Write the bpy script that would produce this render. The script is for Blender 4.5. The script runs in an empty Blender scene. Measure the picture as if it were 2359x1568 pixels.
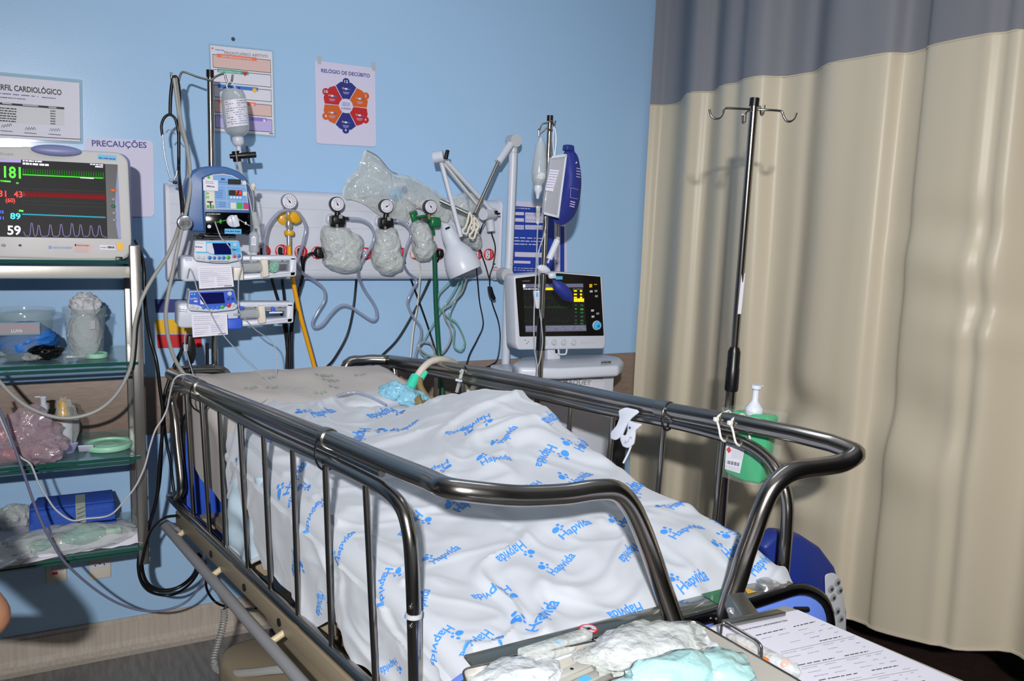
import bpy, bmesh, math, random
import numpy as np
from mathutils import Vector, Matrix, noise
random.seed(7)
S = bpy.context.scene
COL = S.collection
# ---------------------------------------------------------------- camera
IW, IH, FPX = 2359.0, 1568.0, 1900.0
_d = np.array([-481., 13000., FPX]); _d /= np.linalg.norm(_d)
_x = np.array([3620., -144., FPX]); _x -= _d*np.dot(_x, _d); _x /= np.linalg.norm(_x)
_y = np.cross(-_d, _x)
RW = np.array([_x, _y, -_d])                      # world = RW @ (right, down, forward)
CAM = np.array([0., -3.0784, 1.5743])
cd = bpy.data.cameras.new('camera'); cam = bpy.data.objects.new('camera', cd); COL.objects.link(cam)
cd.sensor_width = 36.0; cd.lens = 36.0*FPX/IW; cd.clip_start = .02
M = Matrix((( RW[0][0], -RW[0][1], -RW[0][2], CAM[0]), (RW[1][0], -RW[1][1], -RW[1][2], CAM[1]),
            (RW[2][0], -RW[2][1], -RW[2][2], CAM[2]), (0, 0, 0, 1)))
cam.matrix_world = M
S.camera = cam
def ray(px, py): return RW @ np.array([(px-IW/2)/FPX, (py-IH/2)/FPX, 1.])
def hit(px, py, P0, N):
    r = ray(px, py); t = np.dot(np.array(P0)-CAM, N)/np.dot(r, N); return Vector(CAM+t*r)
def oY(px, py, Y=0.): return hit(px, py, (0, Y, 0), np.array([0., 1., 0.]))
def oX(px, py, X): return hit(px, py, (X, 0, 0), np.array([1., 0., 0.]))
def oZ(px, py, Z): return hit(px, py, (0, 0, Z), np.array([0., 0., 1.]))
def aD(px, py, d): return Vector(CAM+ray(px, py)*d)
def proj(P):
    v = RW.T @ (np.array(P)-CAM); return IW/2+FPX*v[0]/v[2], IH/2+FPX*v[1]/v[2]
# ---------------------------------------------------------------- view, world, lights
S.view_settings.view_transform = 'Standard'; S.view_settings.look = 'None'
S.view_settings.exposure = 0.0; S.view_settings.gamma = 1.0
S.view_settings.use_curve_mapping = False
w = bpy.data.worlds.new('world'); S.world = w; w.use_nodes = True
w.node_tree.nodes['Background'].inputs[0].default_value = (.5, .62, .8, 1)
w.node_tree.nodes['Background'].inputs[1].default_value = .12
def area(name, loc, rot, sx, sy, power, color=(1, 1, 1)):
    l = bpy.data.lights.new(name, 'AREA'); l.shape = 'RECTANGLE'; l.size = sx; l.size_y = sy
    l.energy = power; l.color = color
    o = bpy.data.objects.new(name, l); COL.objects.link(o); o.location = loc; o.rotation_euler = rot; return o
fl = area('camera_flash', (0, 0, 0), (0, 0, 0), .07, .04, 43, (1.0, .98, .96))
fl.matrix_world = M @ Matrix.Translation((-.03, .30, .75)) @ Matrix.Rotation(math.radians(-7), 4, 'X')
fl.data.spread = math.radians(115)
area('ceiling_tube_light', (1.0, -1.2, 2.72), (0, 0, 0), 1.2, .3, 4.5, (.88, .95, 1.0))
area('ceiling_tube_light', (-.3, -4.2, 2.72), (0, 0, 0), 1.2, .3, 7, (.88, .95, 1.0))
# ---------------------------------------------------------------- materials
MATS = {}
def lin(c):
    if isinstance(c, str):
        c = [int(c[i:i+2], 16)/255 for i in (0, 2, 4)]
    return [(v/12.92 if v <= .04045 else ((v+.055)/1.055)**2.4) for v in c]+[1.]
def mat(name, c='808080', rough=.5, metal=0., coat=0., trans=0., emit=0., alpha=1., bump=None, sheen=0., spec=.5, var=None, ior=1.45):
    m = bpy.data.materials.new(name); m.use_nodes = True; MATS[name] = m
    nt = m.node_tree; b = nt.nodes['Principled BSDF']; I = b.inputs
    I['Base Color'].default_value = lin(c); I['Roughness'].default_value = rough; I['Metallic'].default_value = metal
    I['Coat Weight'].default_value = coat; I['Coat Roughness'].default_value = .08
    I['Transmission Weight'].default_value = trans; I['Alpha'].default_value = alpha
    I['Sheen Weight'].default_value = sheen; I['Specular IOR Level'].default_value = spec; I['IOR'].default_value = ior
    if emit: I['Emission Color'].default_value = lin(c); I['Emission Strength'].default_value = emit
    tc = None
    if bump or var:
        tc = nt.nodes.new('ShaderNodeTexCoord')
    if bump:
        sc, st, dist = bump[:3]
        n = nt.nodes.new('ShaderNodeTexNoise'); n.inputs['Scale'].default_value = sc; n.inputs['Detail'].default_value = 4
        bp = nt.nodes.new('ShaderNodeBump'); bp.inputs['Strength'].default_value = st; bp.inputs['Distance'].default_value = dist
        nt.links.new(tc.outputs['Object'], n.inputs['Vector']); nt.links.new(n.outputs[0], bp.inputs['Height']); nt.links.new(bp.outputs[0], I['Normal'])
    if var:
        c2, sc, stretch = var
        mp = nt.nodes.new('ShaderNodeMapping'); mp.inputs['Scale'].default_value = stretch
        n = nt.nodes.new('ShaderNodeTexNoise'); n.inputs['Scale'].default_value = sc; n.inputs['Detail'].default_value = 6
        r = nt.nodes.new('ShaderNodeValToRGB'); r.color_ramp.elements[0].position = .35; r.color_ramp.elements[1].position = .7
        r.color_ramp.elements[0].color = lin(c); r.color_ramp.elements[1].color = lin(c2)
        nt.links.new(tc.outputs['Object'], mp.inputs[0]); nt.links.new(mp.outputs[0], n.inputs['Vector'])
        nt.links.new(n.outputs[0], r.inputs[0]); nt.links.new(r.outputs[0], I['Base Color'])
    return m
def film(name, c, clear=.5, rough=.15, gloss=.35, bump=(25, .9, .01)):
    """thin plastic film: part see-through, part milky, with a shiny crinkled surface"""
    m = mat(name, c, rough=rough, bump=bump); nt = m.node_tree
    b = nt.nodes['Principled BSDF']; b.inputs['Coat Weight'].default_value = gloss*2 if gloss < .5 else 1
    out = [n for n in nt.nodes if n.type == 'OUTPUT_MATERIAL'][0]
    t = nt.nodes.new('ShaderNodeBsdfTransparent'); mx = nt.nodes.new('ShaderNodeMixShader'); mx.inputs[0].default_value = clear
    nt.links.new(b.outputs[0], mx.inputs[1]); nt.links.new(t.outputs[0], mx.inputs[2]); nt.links.new(mx.outputs[0], out.inputs[0])
    return m
mat('steel', 'a6a19c', .21, 1.0); mat('steel_dull', '9b9a96', .35, 1.0, bump=(60, .05, .002)); mat('steel_sheet', 'c6c4be', .38, .45, bump=(30, .12, .002))
mat('wall', 'a2c6ea', .3, spec=.35, coat=.1, bump=(220, .10, .0015)); mat('band', '8e7c70', .5, var=('7e6d62', 30, (1, 1, 6)))
mat('skirt', 'bfb5aa', .35, var=('ada398', 30, (3, 3, .15)))
mat('floor', '86827f', .4, var=('6b6866', 60, (1, .15, 1))); mat('floor_shaded', '4a3934', .45, var=('3c2e2a', 30, (1, 1, 1))); mat('ceiling', 'd8dde0', .8)
mat('wall_plain', '76828a', .5)
mat('curtain', 'c6bca8', .4, bump=(500, .1, .0006), spec=.4)
mat('white', 'c9cedb', .35); mat('monitor_shell', 'c9c7c8', .4); mat('paper', 'd9d8e6', .5); mat('paper2', 'cfcbe4', .45); mat('cream', 'd8d2c6', .4); mat('beige', '918570', .45)
mat('beige_lt', 'c9ba97', .45); mat('grey', '8e8e92', .4); mat('ltgrey', 'b9bcc2', .4); mat('dkgrey', '3a3c42', .4); mat('black', '0e0e12', .35); mat('black_gloss', '050508', .12)
mat('navy', '1c2f7c', .45); mat('blue', '2c6cb8', .4); mat('pumpblue', '40659b', .4); mat('pumpblue2', '6f9fd6', .4); mat('sky', '58b4e4', .4); mat('panelblue', '6c8ff0', .4, coat=.4)
mat('royal', '2a55c8', .5); mat('signblue', '1f3fa4', .4); mat('red', 'c9202c', .4); mat('orange', 'd8662a', .45); mat('clockred', 'b81c26', .45); mat('clockorange', 'cc5b1e', .45); mat('clocknavy', '232a80', .45)
mat('yellow', 'e0a916', .35, coat=.3); mat('hoseyellow', 'e6a010', .4); mat('green', '0f6a3c', .35, coat=.3); mat('hosegreen', '0c5a40', .4); mat('ltgreen', '9fd8ba', .4); mat('brightgreen', '2fa82f', .4)
mat('magenta', 'b83a78', .4); mat('teal', '2fae9c', .4, trans=.2); mat('gel', '10a86c', .2, coat=.6); mat('aqua', '8ec9dc', .5)
mat('screen', '07080f', .5, spec=.25); mat('screenblue', '0b1050', .15, coat=.5); mat('ink', '2b2c34', .6); mat('inkblue', '5c62a8', .6); mat('inknavy', '2a3c90', .5); mat('logo', '3f8fe8', .75)
mat('e_green', '46ff22', .5, emit=.9); mat('e_dgreen', '1f9a12', .5, emit=.45); mat('e_red', 'ff2a1c', .5, emit=.8); mat('e_dred', 'a01c24', .5, emit=.4); mat('e_cyan', '38d4f0', .5, emit=.8)
mat('e_white', 'e8e8ff', .5, emit=.9); mat('e_lav', '9a8cc8', .5, emit=.5); mat('e_yellow', 'e8d010', .5, emit=.6); mat('e_dim', '2a5a34', .5, emit=.25); mat('e_blue', '3a62ff', .5, emit=.5)
mat('sheet', 'babfc8', .8, sheen=.3, bump=(900, .15, .0006)); mat('rack_steel', '908e8c', .3, .85, bump=(30, .1, .002)); film('wrap_thin', 'd4dad8', .72, .08, .5, (16, 1, .02)); mat('bedsheet', 'bfb9b6', .85, bump=(500, .2, .001)); mat('bedprint', 'a3aea6', .85); mat('pad', 'c0d6e6', .5, coat=.1)
mat('skin', 'b88365', .5); mat('scrub', '2c5a66', .8); mat('hair', '1c1512', .7)
mat('cable_grey', '9a9a98', .4); mat('cable_lav', '6b6f8a', .35); mat('silver', 'd0d0d4', .25, .8); mat('cotton', 'c9ccd2', .9, bump=(80, .6, .01)); mat('corrug', 'cfc8bd', .4); mat('bronze', '96835a', .3, trans=.3)
mat('glass_edge', '1e5048', .1, coat=.5)
film('tube_clear', '9aa4c0', .45, .1, .5, (5, 0, .001)); film('tube_green', '7fb8a0', .4, .1, .5, (5, 0, .001)); film('tube_thin', 'b9bfca', .35, .12, .5, (5, 0, .001))
film('film_clear', 'd4dad8', .55, .08, .5, (16, 1, .03)); film('film_grey', 'd2d8d8', .36, .12, .5, (34, 1, .02)); film('film_pink', 'b9a2ae', .5, .12, .5, (30, .9, .012)); film('film_white', 'd2d8de', .2, .15, .5, (34, .9, .01))
film('film_aqua', 'a8d4d6', .12, .15, .5, (22, .8, .01)); film('glass_shelf', '7fb0a8', .72, .03, .5, (5, 0, .001)); film('acrylic', 'b8dcea', .7, .05, .5, (5, 0, .001)); film('jar', 'a8babc', .8, .12, .5, (5, 0, .001))
film('bottle_clear', 'b5bec6', .3, .12, .5, (5, 0, .001)); film('mesh_net', '86878f', .2, .7, 0, (5, 0, .001)); film('bag_grey', 'b6b8c4', .25, .2, .5, (12, .3, .01))
film('blister', 'b8ccc4', .93, .06, .5, (14, .3, .01)); film('syringe', 'c4c8cb', .6, .12, .5, (5, 0, .001))
# ---------------------------------------------------------------- mesh builder
def V(*a): return Vector(a)
class MB:
    def __init__(s): s.v = []; s.f = []; s.fm = []; s.fs = []; s.mats = []; s.M = None
    def mi(s, m):
        if m not in s.mats: s.mats.append(m)
        return s.mats.index(m)
    def add(s, vs, fs, m, smooth=False):
        n = len(s.v)
        for p in vs:
            p = Vector(p)
            if s.M is not None: p = s.M @ p
            s.v.append(p)
        k = s.mi(m)
        for f in fs: s.f.append([i+n for i in f]); s.fm.append(k); s.fs.append(smooth)
        return s
    def addbm(s, bm, m, smooth=False):
        bm.verts.ensure_lookup_table(); bm.verts.index_update()
        s.add([v.co.copy() for v in bm.verts], [[v.index for v in f.verts] for f in bm.faces], m, smooth); bm.free(); return s
    def box(s, c, d, m, bev=0., rot=None, seg=2):
        bm = bmesh.new(); bmesh.ops.create_cube(bm, size=1)
        for v in bm.verts: v.co = Vector((v.co.x*d[0], v.co.y*d[1], v.co.z*d[2]))
        if bev: bmesh.ops.bevel(bm, geom=list(bm.edges), offset=min(bev, min(d)*.45), segments=seg, affect='EDGES', profile=.5)
        T = Matrix.Translation(c)
        if rot is not None: T = T @ rot.to_4x4()
        bmesh.ops.transform(bm, matrix=T, verts=bm.verts); return s.addbm(bm, m, bool(bev))
    def prism(s, pts, ext, m, bev=0., seg=2):
        """closed polygon pts (world), extruded by vector ext"""
        bm = bmesh.new(); ext = Vector(ext)
        a = [bm.verts.new(Vector(p)) for p in pts]; b = [bm.verts.new(Vector(p)+ext) for p in pts]; n = len(a)
        bm.faces.new(a); bm.faces.new(b[::-1])
        for i in range(n): bm.faces.new((a[i], b[i], b[(i+1) % n], a[(i+1) % n]))
        bmesh.ops.recalc_face_normals(bm, faces=bm.faces)
        if bev:
            es = [e for e in bm.edges if len(e.link_faces) == 2 and e.calc_face_angle(0) > .5]
            bmesh.ops.bevel(bm, geom=es, offset=bev, segments=seg, affect='EDGES', profile=.5)
        return s.addbm(bm, m, bool(bev))
    def tube(s, path, r, m, n=10, closed=False, caps=True):
        P = [Vector(p) for p in path]; k = len(P)
        if not hasattr(r, '__len__'): r = [r]*k
        vs, fs = [], []; up = None
        for i in range(k):
            a = P[(i-1) % k] if (closed or i > 0) else P[i]; b = P[(i+1) % k] if (closed or i < k-1) else P[i]
            t = (b-a)
            if t.length < 1e-9: t = Vector((0, 0, 1))
            t.normalize()
            if up is None: up = t.orthogonal().normalized()
            up = (up-t*up.dot(t))
            if up.length < 1e-6: up = t.orthogonal()
            up.normalize(); q = t.cross(up)
            for j in range(n):
                an = 2*math.pi*j/n; vs.append(P[i]+(up*math.cos(an)+q*math.sin(an))*r[i])
        for i in range(k if closed else k-1):
            for j in range(n):
                a, b = i*n+j, i*n+(j+1) % n; c, d = ((i+1) % k)*n+(j+1) % n, ((i+1) % k)*n+j
                fs.append((a, b, c, d))
        if caps and not closed: fs.append(tuple(range(n))[::-1]); fs.append(tuple((k-1)*n+j for j in range(n)))
        return s.add(vs, fs, m, True)
    def cyl(s, a, b, r, m, n=16, r2=None): return s.tube([a, b], [r, r2 if r2 is not None else r], m, n)
    def lathe(s, prof, org, axis, m, n=24):
        """prof: list of (radius, distance along axis)"""
        ax = Vector(axis).normalized(); u = ax.orthogonal().normalized(); q = ax.cross(u); org = Vector(org)
        vs, fs = [], []
        for (r, h) in prof:
            for j in range(n):
                an = 2*math.pi*j/n; vs.append(org+ax*h+(u*math.cos(an)+q*math.sin(an))*max(r, 1e-5))
        for i in range(len(prof)-1):
            for j in range(n):
                fs.append((i*n+j, i*n+(j+1) % n, (i+1)*n+(j+1) % n, (i+1)*n+j))
        fs.append(tuple(range(n))[::-1]); fs.append(tuple((len(prof)-1)*n+j for j in range(n)))
        return s.add(vs, fs, m, True)
    def ball(s, c, r, m, n=12, sq=(1, 1, 1)):
        bm = bmesh.new(); bmesh.ops.create_uvsphere(bm, u_segments=n, v_segments=max(6, n//2+2), radius=1)
        for v in bm.verts: v.co = Vector((v.co.x*r*sq[0], v.co.y*r*sq[1], v.co.z*r*sq[2]))+Vector(c)
        return s.addbm(bm, m, True)
    def quad(s, a, b, c, d, m): return s.add([a, b, c, d], [(0, 1, 2, 3)], m)
    def disc(s, c, r, nrm, m, n=24):
        nrm = Vector(nrm).normalized(); u = nrm.orthogonal().normalized(); q = nrm.cross(u)
        return s.add([Vector(c)+(u*math.cos(2*math.pi*j/n)+q*math.sin(2*math.pi*j/n))*r for j in range(n)], [tuple(range(n))], m)
    def text(s, st, a, b, up, m, h=None, sx=None):
        """lettering whose baseline runs from a to b, raised along up; h = cap height"""
        vs, fs, wd, ch = glyphs(st); a, b = Vector(a), Vector(b); x = (b-a); L = x.length; x.normalize()
        up = Vector(up); up = (up-x*up.dot(x)).normalized(); kx = L/wd; ky = (h/ch) if h else kx
        return s.add([a+x*p[0]*kx+up*p[1]*ky for p in vs], fs, m)
    def grid(s, fn, nu, nv, m, closed_u=False):
        vs = [fn(i/(nu-(0 if closed_u else 1)), j/(nv-1)) for j in range(nv) for i in range(nu)]; fs = []
        for j in range(nv-1):
            for i in range(nu if closed_u else nu-1):
                fs.append((j*nu+i, j*nu+(i+1) % nu, (j+1)*nu+(i+1) % nu, (j+1)*nu+i))
        return s.add(vs, fs, m, True)
    def build(s, name, parent=None, org=None, label=None, cat=None, group=None, kind=None):
        if org is None:
            if parent is not None: org = parent.matrix_world.translation.copy() if False else WL[parent.name]
            else:
                A = np.array([list(p) for p in s.v]); org = Vector(((A[:, 0].min()+A[:, 0].max())/2, (A[:, 1].min()+A[:, 1].max())/2, A[:, 2].min()))
        org = Vector(org); me = bpy.data.meshes.new(name)
        me.from_pydata([tuple(p-org) for p in s.v], [], s.f); 
        for mm in s.mats: me.materials.append(MATS[mm])
        me.polygons.foreach_set('material_index', s.fm); me.polygons.foreach_set('use_smooth', s.fs); me.update()
        o = bpy.data.objects.new(name, me); COL.objects.link(o)
        if parent is not None: o.parent = parent; o.location = org-WL[parent.name]
        else: o.location = org
        WL[o.name] = org
        if any(s.fs): 
            try: me.set_sharp_from_angle(angle=math.radians(50))
            except Exception: pass
        tag(o, label, cat, group, kind); return o
WL = {}
def tag(o, label=None, cat=None, group=None, kind=None):
    if label: o['label'] = label
    if cat: o['category'] = cat
    if group: o['group'] = group
    if kind: o['kind'] = kind
def thing(name, label, cat, loc, group=None):
    o = bpy.data.objects.new(name, None); COL.objects.link(o); o.empty_display_size = .05
    o.location = loc; WL[o.name] = Vector(loc); tag(o, label, cat, group); return o
GL = {}
def glyphs(st):
    if st in GL: return GL[st]
    cu = bpy.data.curves.new('lettering', 'FONT'); cu.body = st; cu.size = 1; cu.offset = .02; cu.resolution_u = 3
    ob = bpy.data.objects.new('lettering', cu); me = bpy.data.meshes.new_from_object(ob)
    vs = [v.co.copy() for v in me.vertices]; fs = [tuple(p.vertices) for p in me.polygons]
    x0 = min(v.x for v in vs); x1 = max(v.x for v in vs)
    for v in vs: v.x -= x0
    GL[st] = (vs, fs, x1-x0, .70); bpy.data.objects.remove(ob); bpy.data.curves.remove(cu); bpy.data.meshes.remove(me)
    return GL[st]
def spl(P, n=6, closed=False):
    """Catmull-Rom through points"""
    P = [Vector(p) for p in P]; k = len(P); out = []
    if k < 3: return P
    for i in range(k if closed else k-1):
        p0 = P[(i-1) % k] if (closed or i > 0) else P[0]*2-P[1]
        p1 = P[i]; p2 = P[(i+1) % k]; p3 = P[(i+2) % k] if (closed or i < k-2) else P[-1]*2-P[-2]
        for j in range(n):
            t = j/n; out.append(.5*((2*p1)+(-p0+p2)*t+(2*p0-5*p1+4*p2-p3)*t*t+(-p0+3*p1-3*p2+p3)*t*t*t))
    if not closed: out.append(P[-1])
    return out
def rnd(pts, r, n=4):
    """round the corners of a polygon/polyline given as closed list of points"""
    P = [Vector(p) for p in pts]; out = []; k = len(P)
    for i in range(k):
        a, b, c = P[i-1], P[i], P[(i+1) % k]; u = (a-b); w_ = (c-b); rr = min(r, u.length*.45, w_.length*.45)
        u.normalize(); w_.normalize(); p, q = b+u*rr, b+w_*rr
        for j in range(n+1):
            t = j/n; out.append(p*(1-t)**2+b*2*t*(1-t)+q*t*t)
    return out
def bend(pts, r, n=6):
    """open polyline with rounded corners"""
    P = [Vector(p) for p in pts]; out = [P[0]]
    for i in range(1, len(P)-1):
        a, b, c = P[i-1], P[i], P[i+1]; u = (a-b); w_ = (c-b); rr = min(r, u.length*.49, w_.length*.49)
        u.normalize(); w_.normalize(); p, q = b+u*rr, b+w_*rr
        for j in range(n+1):
            t = j/n; out.append(p*(1-t)**2+b*2*t*(1-t)+q*t*t)
    out.append(P[-1]); return out
def pw(pts, Y): return [oY(x, y, Y) for x, y in pts]
def pp(pts, Y, r=0.): 
    q = pw(pts, Y); return rnd(q, r) if r else q
def crumple(c, dims, m, seed=0, amp=.18, freq=2.6, mb=None, n=28, rot=None, flat=0.):
    """closed irregular bag shape"""
    mb = mb or MB(); bm = bmesh.new(); bmesh.ops.create_icosphere(bm, subdivisions=4, radius=1)
    for v in bm.verts:
        p = v.co.copy(); sv = Vector((seed*7.1, seed*3.3, 0)); k = 1+amp*.75*noise.noise(p*freq*.7+sv)+amp*.55*((1-2*abs(noise.noise(p*freq*.9+sv*.7)))**3)-amp*.25*abs(noise.noise(p*freq*2.2+sv))
        q = Vector((p.x*dims[0]*.5, p.y*dims[1]*.5, p.z*dims[2]*.5))*k
        if flat and p.z < -flat: q.z = -flat*dims[2]*.5
        if rot is not None: q = rot @ q
        v.co = q+Vector(c)
    return mb.addbm(bm, m, True)
def lines(mb, a, b, c, rows, m, t=.25, seed=1, gaps=True):
    """rows of small dashes filling the parallelogram a (top-left), b (top-right), c (bottom-left)"""
    a, b, c = Vector(a), Vector(b), Vector(c); R = random.Random(seed)
    for i in range(rows):
        o = a+(c-a)*(i/rows); dn = (c-a)/rows*t; x = 0.
        while x < 1:
            L = min(R.uniform(.06, .22), 1-x) if gaps else 1-x
            if L > .02: mb.quad(o+(b-a)*x, o+(b-a)*(x+L), o+(b-a)*(x+L)+dn, o+(b-a)*x+dn, m)
            x += L+R.uniform(.02, .06)
# ================================================================ the room
def struct(mb, name): return mb.build(name, org=(0, 0, 0), kind='structure')
b = MB(); b.box((1.0, .06, 1.4), (6.8, .12, 2.8), 'wall'); struct(b, 'wall_back')
b = MB(); b.box((1.0, -3.0, -.05), (6.8, 6.2, .1), 'floor'); b.box((3.35, -3.0, .0005), (2.06, 6.0, .001), 'floor_shaded'); struct(b, 'floor')  # shade on the floor beyond the curtain, painted as a darker brown strip
b = MB(); b.box((1.0, -3.0, 2.85), (6.8, 6.2, .1), 'ceiling'); struct(b, 'ceiling')
b = MB(); b.box((-2.46, -3.0, 1.4), (.12, 6.2, 2.8), 'wall_plain'); struct(b, 'wall_left')
b = MB(); b.box((4.46, -3.0, 1.4), (.12, 6.2, 2.8), 'wall_plain'); struct(b, 'wall_right')
b = MB(); b.box((1.0, -6.16, 1.4), (6.8, .12, 2.8), 'wall_plain'); struct(b, 'wall_front')
b = MB(); b.box((1.0, -.007, .886), (6.79, .014, .202), 'band', .003); struct(b, 'trim_1')
b = MB()   # coved vinyl skirting
prof = [(0, .118), (-.006, .118), (-.006, .104), (-.010, .102), (-.011, .035), (-.016, .016), (-.032, .004), (-.06, .0005), (0, .0005)]
b.prism([(-2.38, y, z) for y, z in prof], (6.7, 0, 0), 'skirt'); struct(b, 'baseboard_back')
b = MB(); b.box((2.234, -1.5, 2.785), (.03, 2.9, .03), 'silver'); struct(b, 'trim_2')
for i, (x, y) in enumerate([(1.0, -1.2), (-.3, -4.2)]):
    t = thing('ceiling_light', ['long ceiling tube light over the bed', 'long ceiling tube light behind the camera'][i], 'light', (x, y, 2.745), 'ceiling tube lights')
    a = MB()
    for sy in (-1, 1): a.box((x, y+sy*.17, 2.772), (1.26, .02, .055), 'white', .004)
    for sx in (-1, 1): a.box((x+sx*.62, y, 2.772), (.02, .36, .055), 'white', .004)
    a.build('frame', t)
b = MB(); b.lathe([(.0055, 0), (.0065, .002), (.005, .005)], oY(537, 90), (0, -1, 0), 'dkgrey'); b.build('wall_plug', label='small dark plug in the blue wall above the affective record sheet', cat='plug')
# curtain ---------------------------------------------------------
cp = [(1483, 244), (1512, 242), (1538, 243), (1571, 238), (1583, 216), (1612, 212), (1644, 211), (1664, 197), (1699, 191), (1709, 181), (1750, 175), (1806, 177), (1850, 170), (1880, 165), (1896, 144), (1949, 128), (2002, 124), (2050, 122), (2091, 123), (2132, 113), (2144, 105), (2180, 86), (2221, 76), (2270, 75), (2315, 75), (2359, 68)]
ZB = 2.10
cl = [oZ(x, y, ZB).xy for x, y in cp]
cl = [Vector((min(max(p.x, 2.13), 2.33), p.y)) for p in cl]
y0 = cl[-1].y
for k in range(1, 13): cl.append(Vector((2.234+.05*math.sin(k*1.3), y0-.075*k)))
cl = [Vector((p.x, p.y, 0)) for p in cl]; cl[0].y = -.02
for i in range(1, len(cl)): cl[i].y = min(cl[i].y, cl[i-1].y-.004)
cs = spl(cl, 5); NC = len(cs)
def hemz(Y): return .31+max(0, min(1.2, (-1.25-Y)*.19))
def curtain_pt(u, z):
    p = cs[min(NC-1, int(round(u*(NC-1))))]; k = (ZB-z)
    sway = .02*math.sin(p.y*7+1)*max(0, k)*.6+.012*noise.noise(Vector((p.y*3, z*1.6, 4)))*max(0, k)
    # soft dents where the cloth buckles
    for cy, cz, a, ry, rz in [(-1.12, .93, .045, .13, .11), (-1.12, .70, .03, .15, .10), (-1.55, .98, .03, .12, .16), (-1.6, 1.55, .02, .14, .10), (-1.8, 1.35, .02, .2, .08)]:
        d = ((p.y-cy)/ry)**2+((z-cz)/rz)**2
        sway += a*math.exp(-d)*math.sin((z-cz)/rz*2.2)
    x = 2.234+(p.x-2.234)*(1-.25*max(0, min(1, k/1.6)))+sway
    return Vector((x, p.y, z))
t = thing('privacy_curtain', 'cream privacy curtain with grey net top hanging beside the bed', 'curtain', (2.234, -1.5, .36))
b = MB(); b.grid(lambda u, v: curtain_pt(u, ZB+(hemz(cs[min(NC-1, int(round(u*(NC-1))))].y)-ZB)*v), NC, 60, 'curtain'); b.build('fabric_panel', t)
b = MB()
b.tube([curtain_pt(u/79, hemz(cs[int(round(u/79*(NC-1)))].y)+.004) for u in range(80)], .006, 'curtain', 6); b.build('hem', t)
b = MB(); b.grid(lambda u, v: curtain_pt(u, ZB+(2.77-ZB)*v), NC, 12, 'mesh_net'); b.build('net_top', t, label='grey see-through net')
b = MB(); b.tube([curtain_pt(u/119, ZB) for u in range(120)], .003, 'curtain', 5); b.build('seam', t)
# ================================================================ the bed
nh, fh, nf, ff = V(.241, -.324, 1.06), V(.988, -.265, 1.06), V(.536, -1.91, 1.14), V(1.352, -2.005, 1.14)
def plane(a, b2, sgn):
    d = (b2-a); d.z = 0; d.normalize(); return np.array([d.y*sgn, -d.x*sgn, 0.])
NN = plane(nh, nf, 1.); FN = plane(fh, ff, -1.); XN = plane(nf, ff, -1.)      # outward normals: near, far; foot
if NN[0] > 0: NN = -NN
if FN[0] < 0: FN = -FN
if XN[1] > 0: XN = -XN
def onN(px, py, off=0.): return hit(px, py, np.array(nh)+NN*off, NN)
def onF(px, py, off=0.): return hit(px, py, np.array(fh)+FN*off, FN)
def onT(px, py, off=0.): return hit(px, py, np.array(nf)+XN*off, XN)
def nearxy(Y, off=0.):     # point of the near line at this Y
    k = (Y-nh.y)/(nf.y-nh.y); return nh.x+(nf.x-nh.x)*k-off
def farxy(Y, off=0.):
    k = (Y-fh.y)/(ff.y-fh.y); return fh.x+(ff.x-fh.x)*k+off
bed = thing('hospital_bed', 'steel framed hospital bed with tall side rails along the blue wall', 'bed', (.8, -1.1, 0))
# upper hand rails
RR = .0185
hd = (fh-nh)
p = [nh+hd*.25+V(0, 0, -.30), nh+hd*.25+V(0, 0, .0), nh+V(0, 0, 0)]
p += [onN(460, 891), onN(754, 1008), onN(900, 1069), onN(985, 1103)]
p = bend(p, .055, 6)
fp = [onT(1120, 1136), onT(1200, 1142), onT(1300, 1138), onT(1370, 1128), onT(1418, 1130), onT(1450, 1160), onT(1476, 1212), onT(1500, 1275), onT(1522, 1340), onT(1545, 1405), onT(1562, 1455)]
near_path = p[:-1]+spl([p[-1], onN(1030, 1122)*.6+onT(1040, 1128)*.4]+fp, 5)
b = MB(); b.tube(near_path, RR, 'steel', 16); b.build('hand_rail', bed)
p = [fh-hd*.24+V(0, 0, -.28), fh-hd*.22+V(0, 0, -.03), fh-hd*.12+V(0, 0, 0), fh]
p = spl([onF(745, 850)*0+p[0], p[1], p[2], fh+V(0, -.03, 0)], 5)
fq = [onF(1000, 842), onF(1125, 860), onF(1330, 901), onF(1541, 944), onF(1700, 973), onF(1835, 1000), onF(1915, 1020)]
fr = [onT(1965, 1052), onT(1940, 1066), onT(1889, 1075), onT(1840, 1082), onT(1808, 1095), onT(1778, 1125), onT(1756, 1170), onT(1738, 1220), onT(1718, 1275), onT(1700, 1335), onT(1680, 1390), onT(1664, 1440)]
tip = onT(1972, 1046)
far_path = p+fq+spl([fq[-1], onF(1955, 1035), tip]+fr[1:], 5)[1:]
b = MB(); b.tube(far_path, RR, 'steel', 16); b.build('hand_rail', bed)
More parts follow.
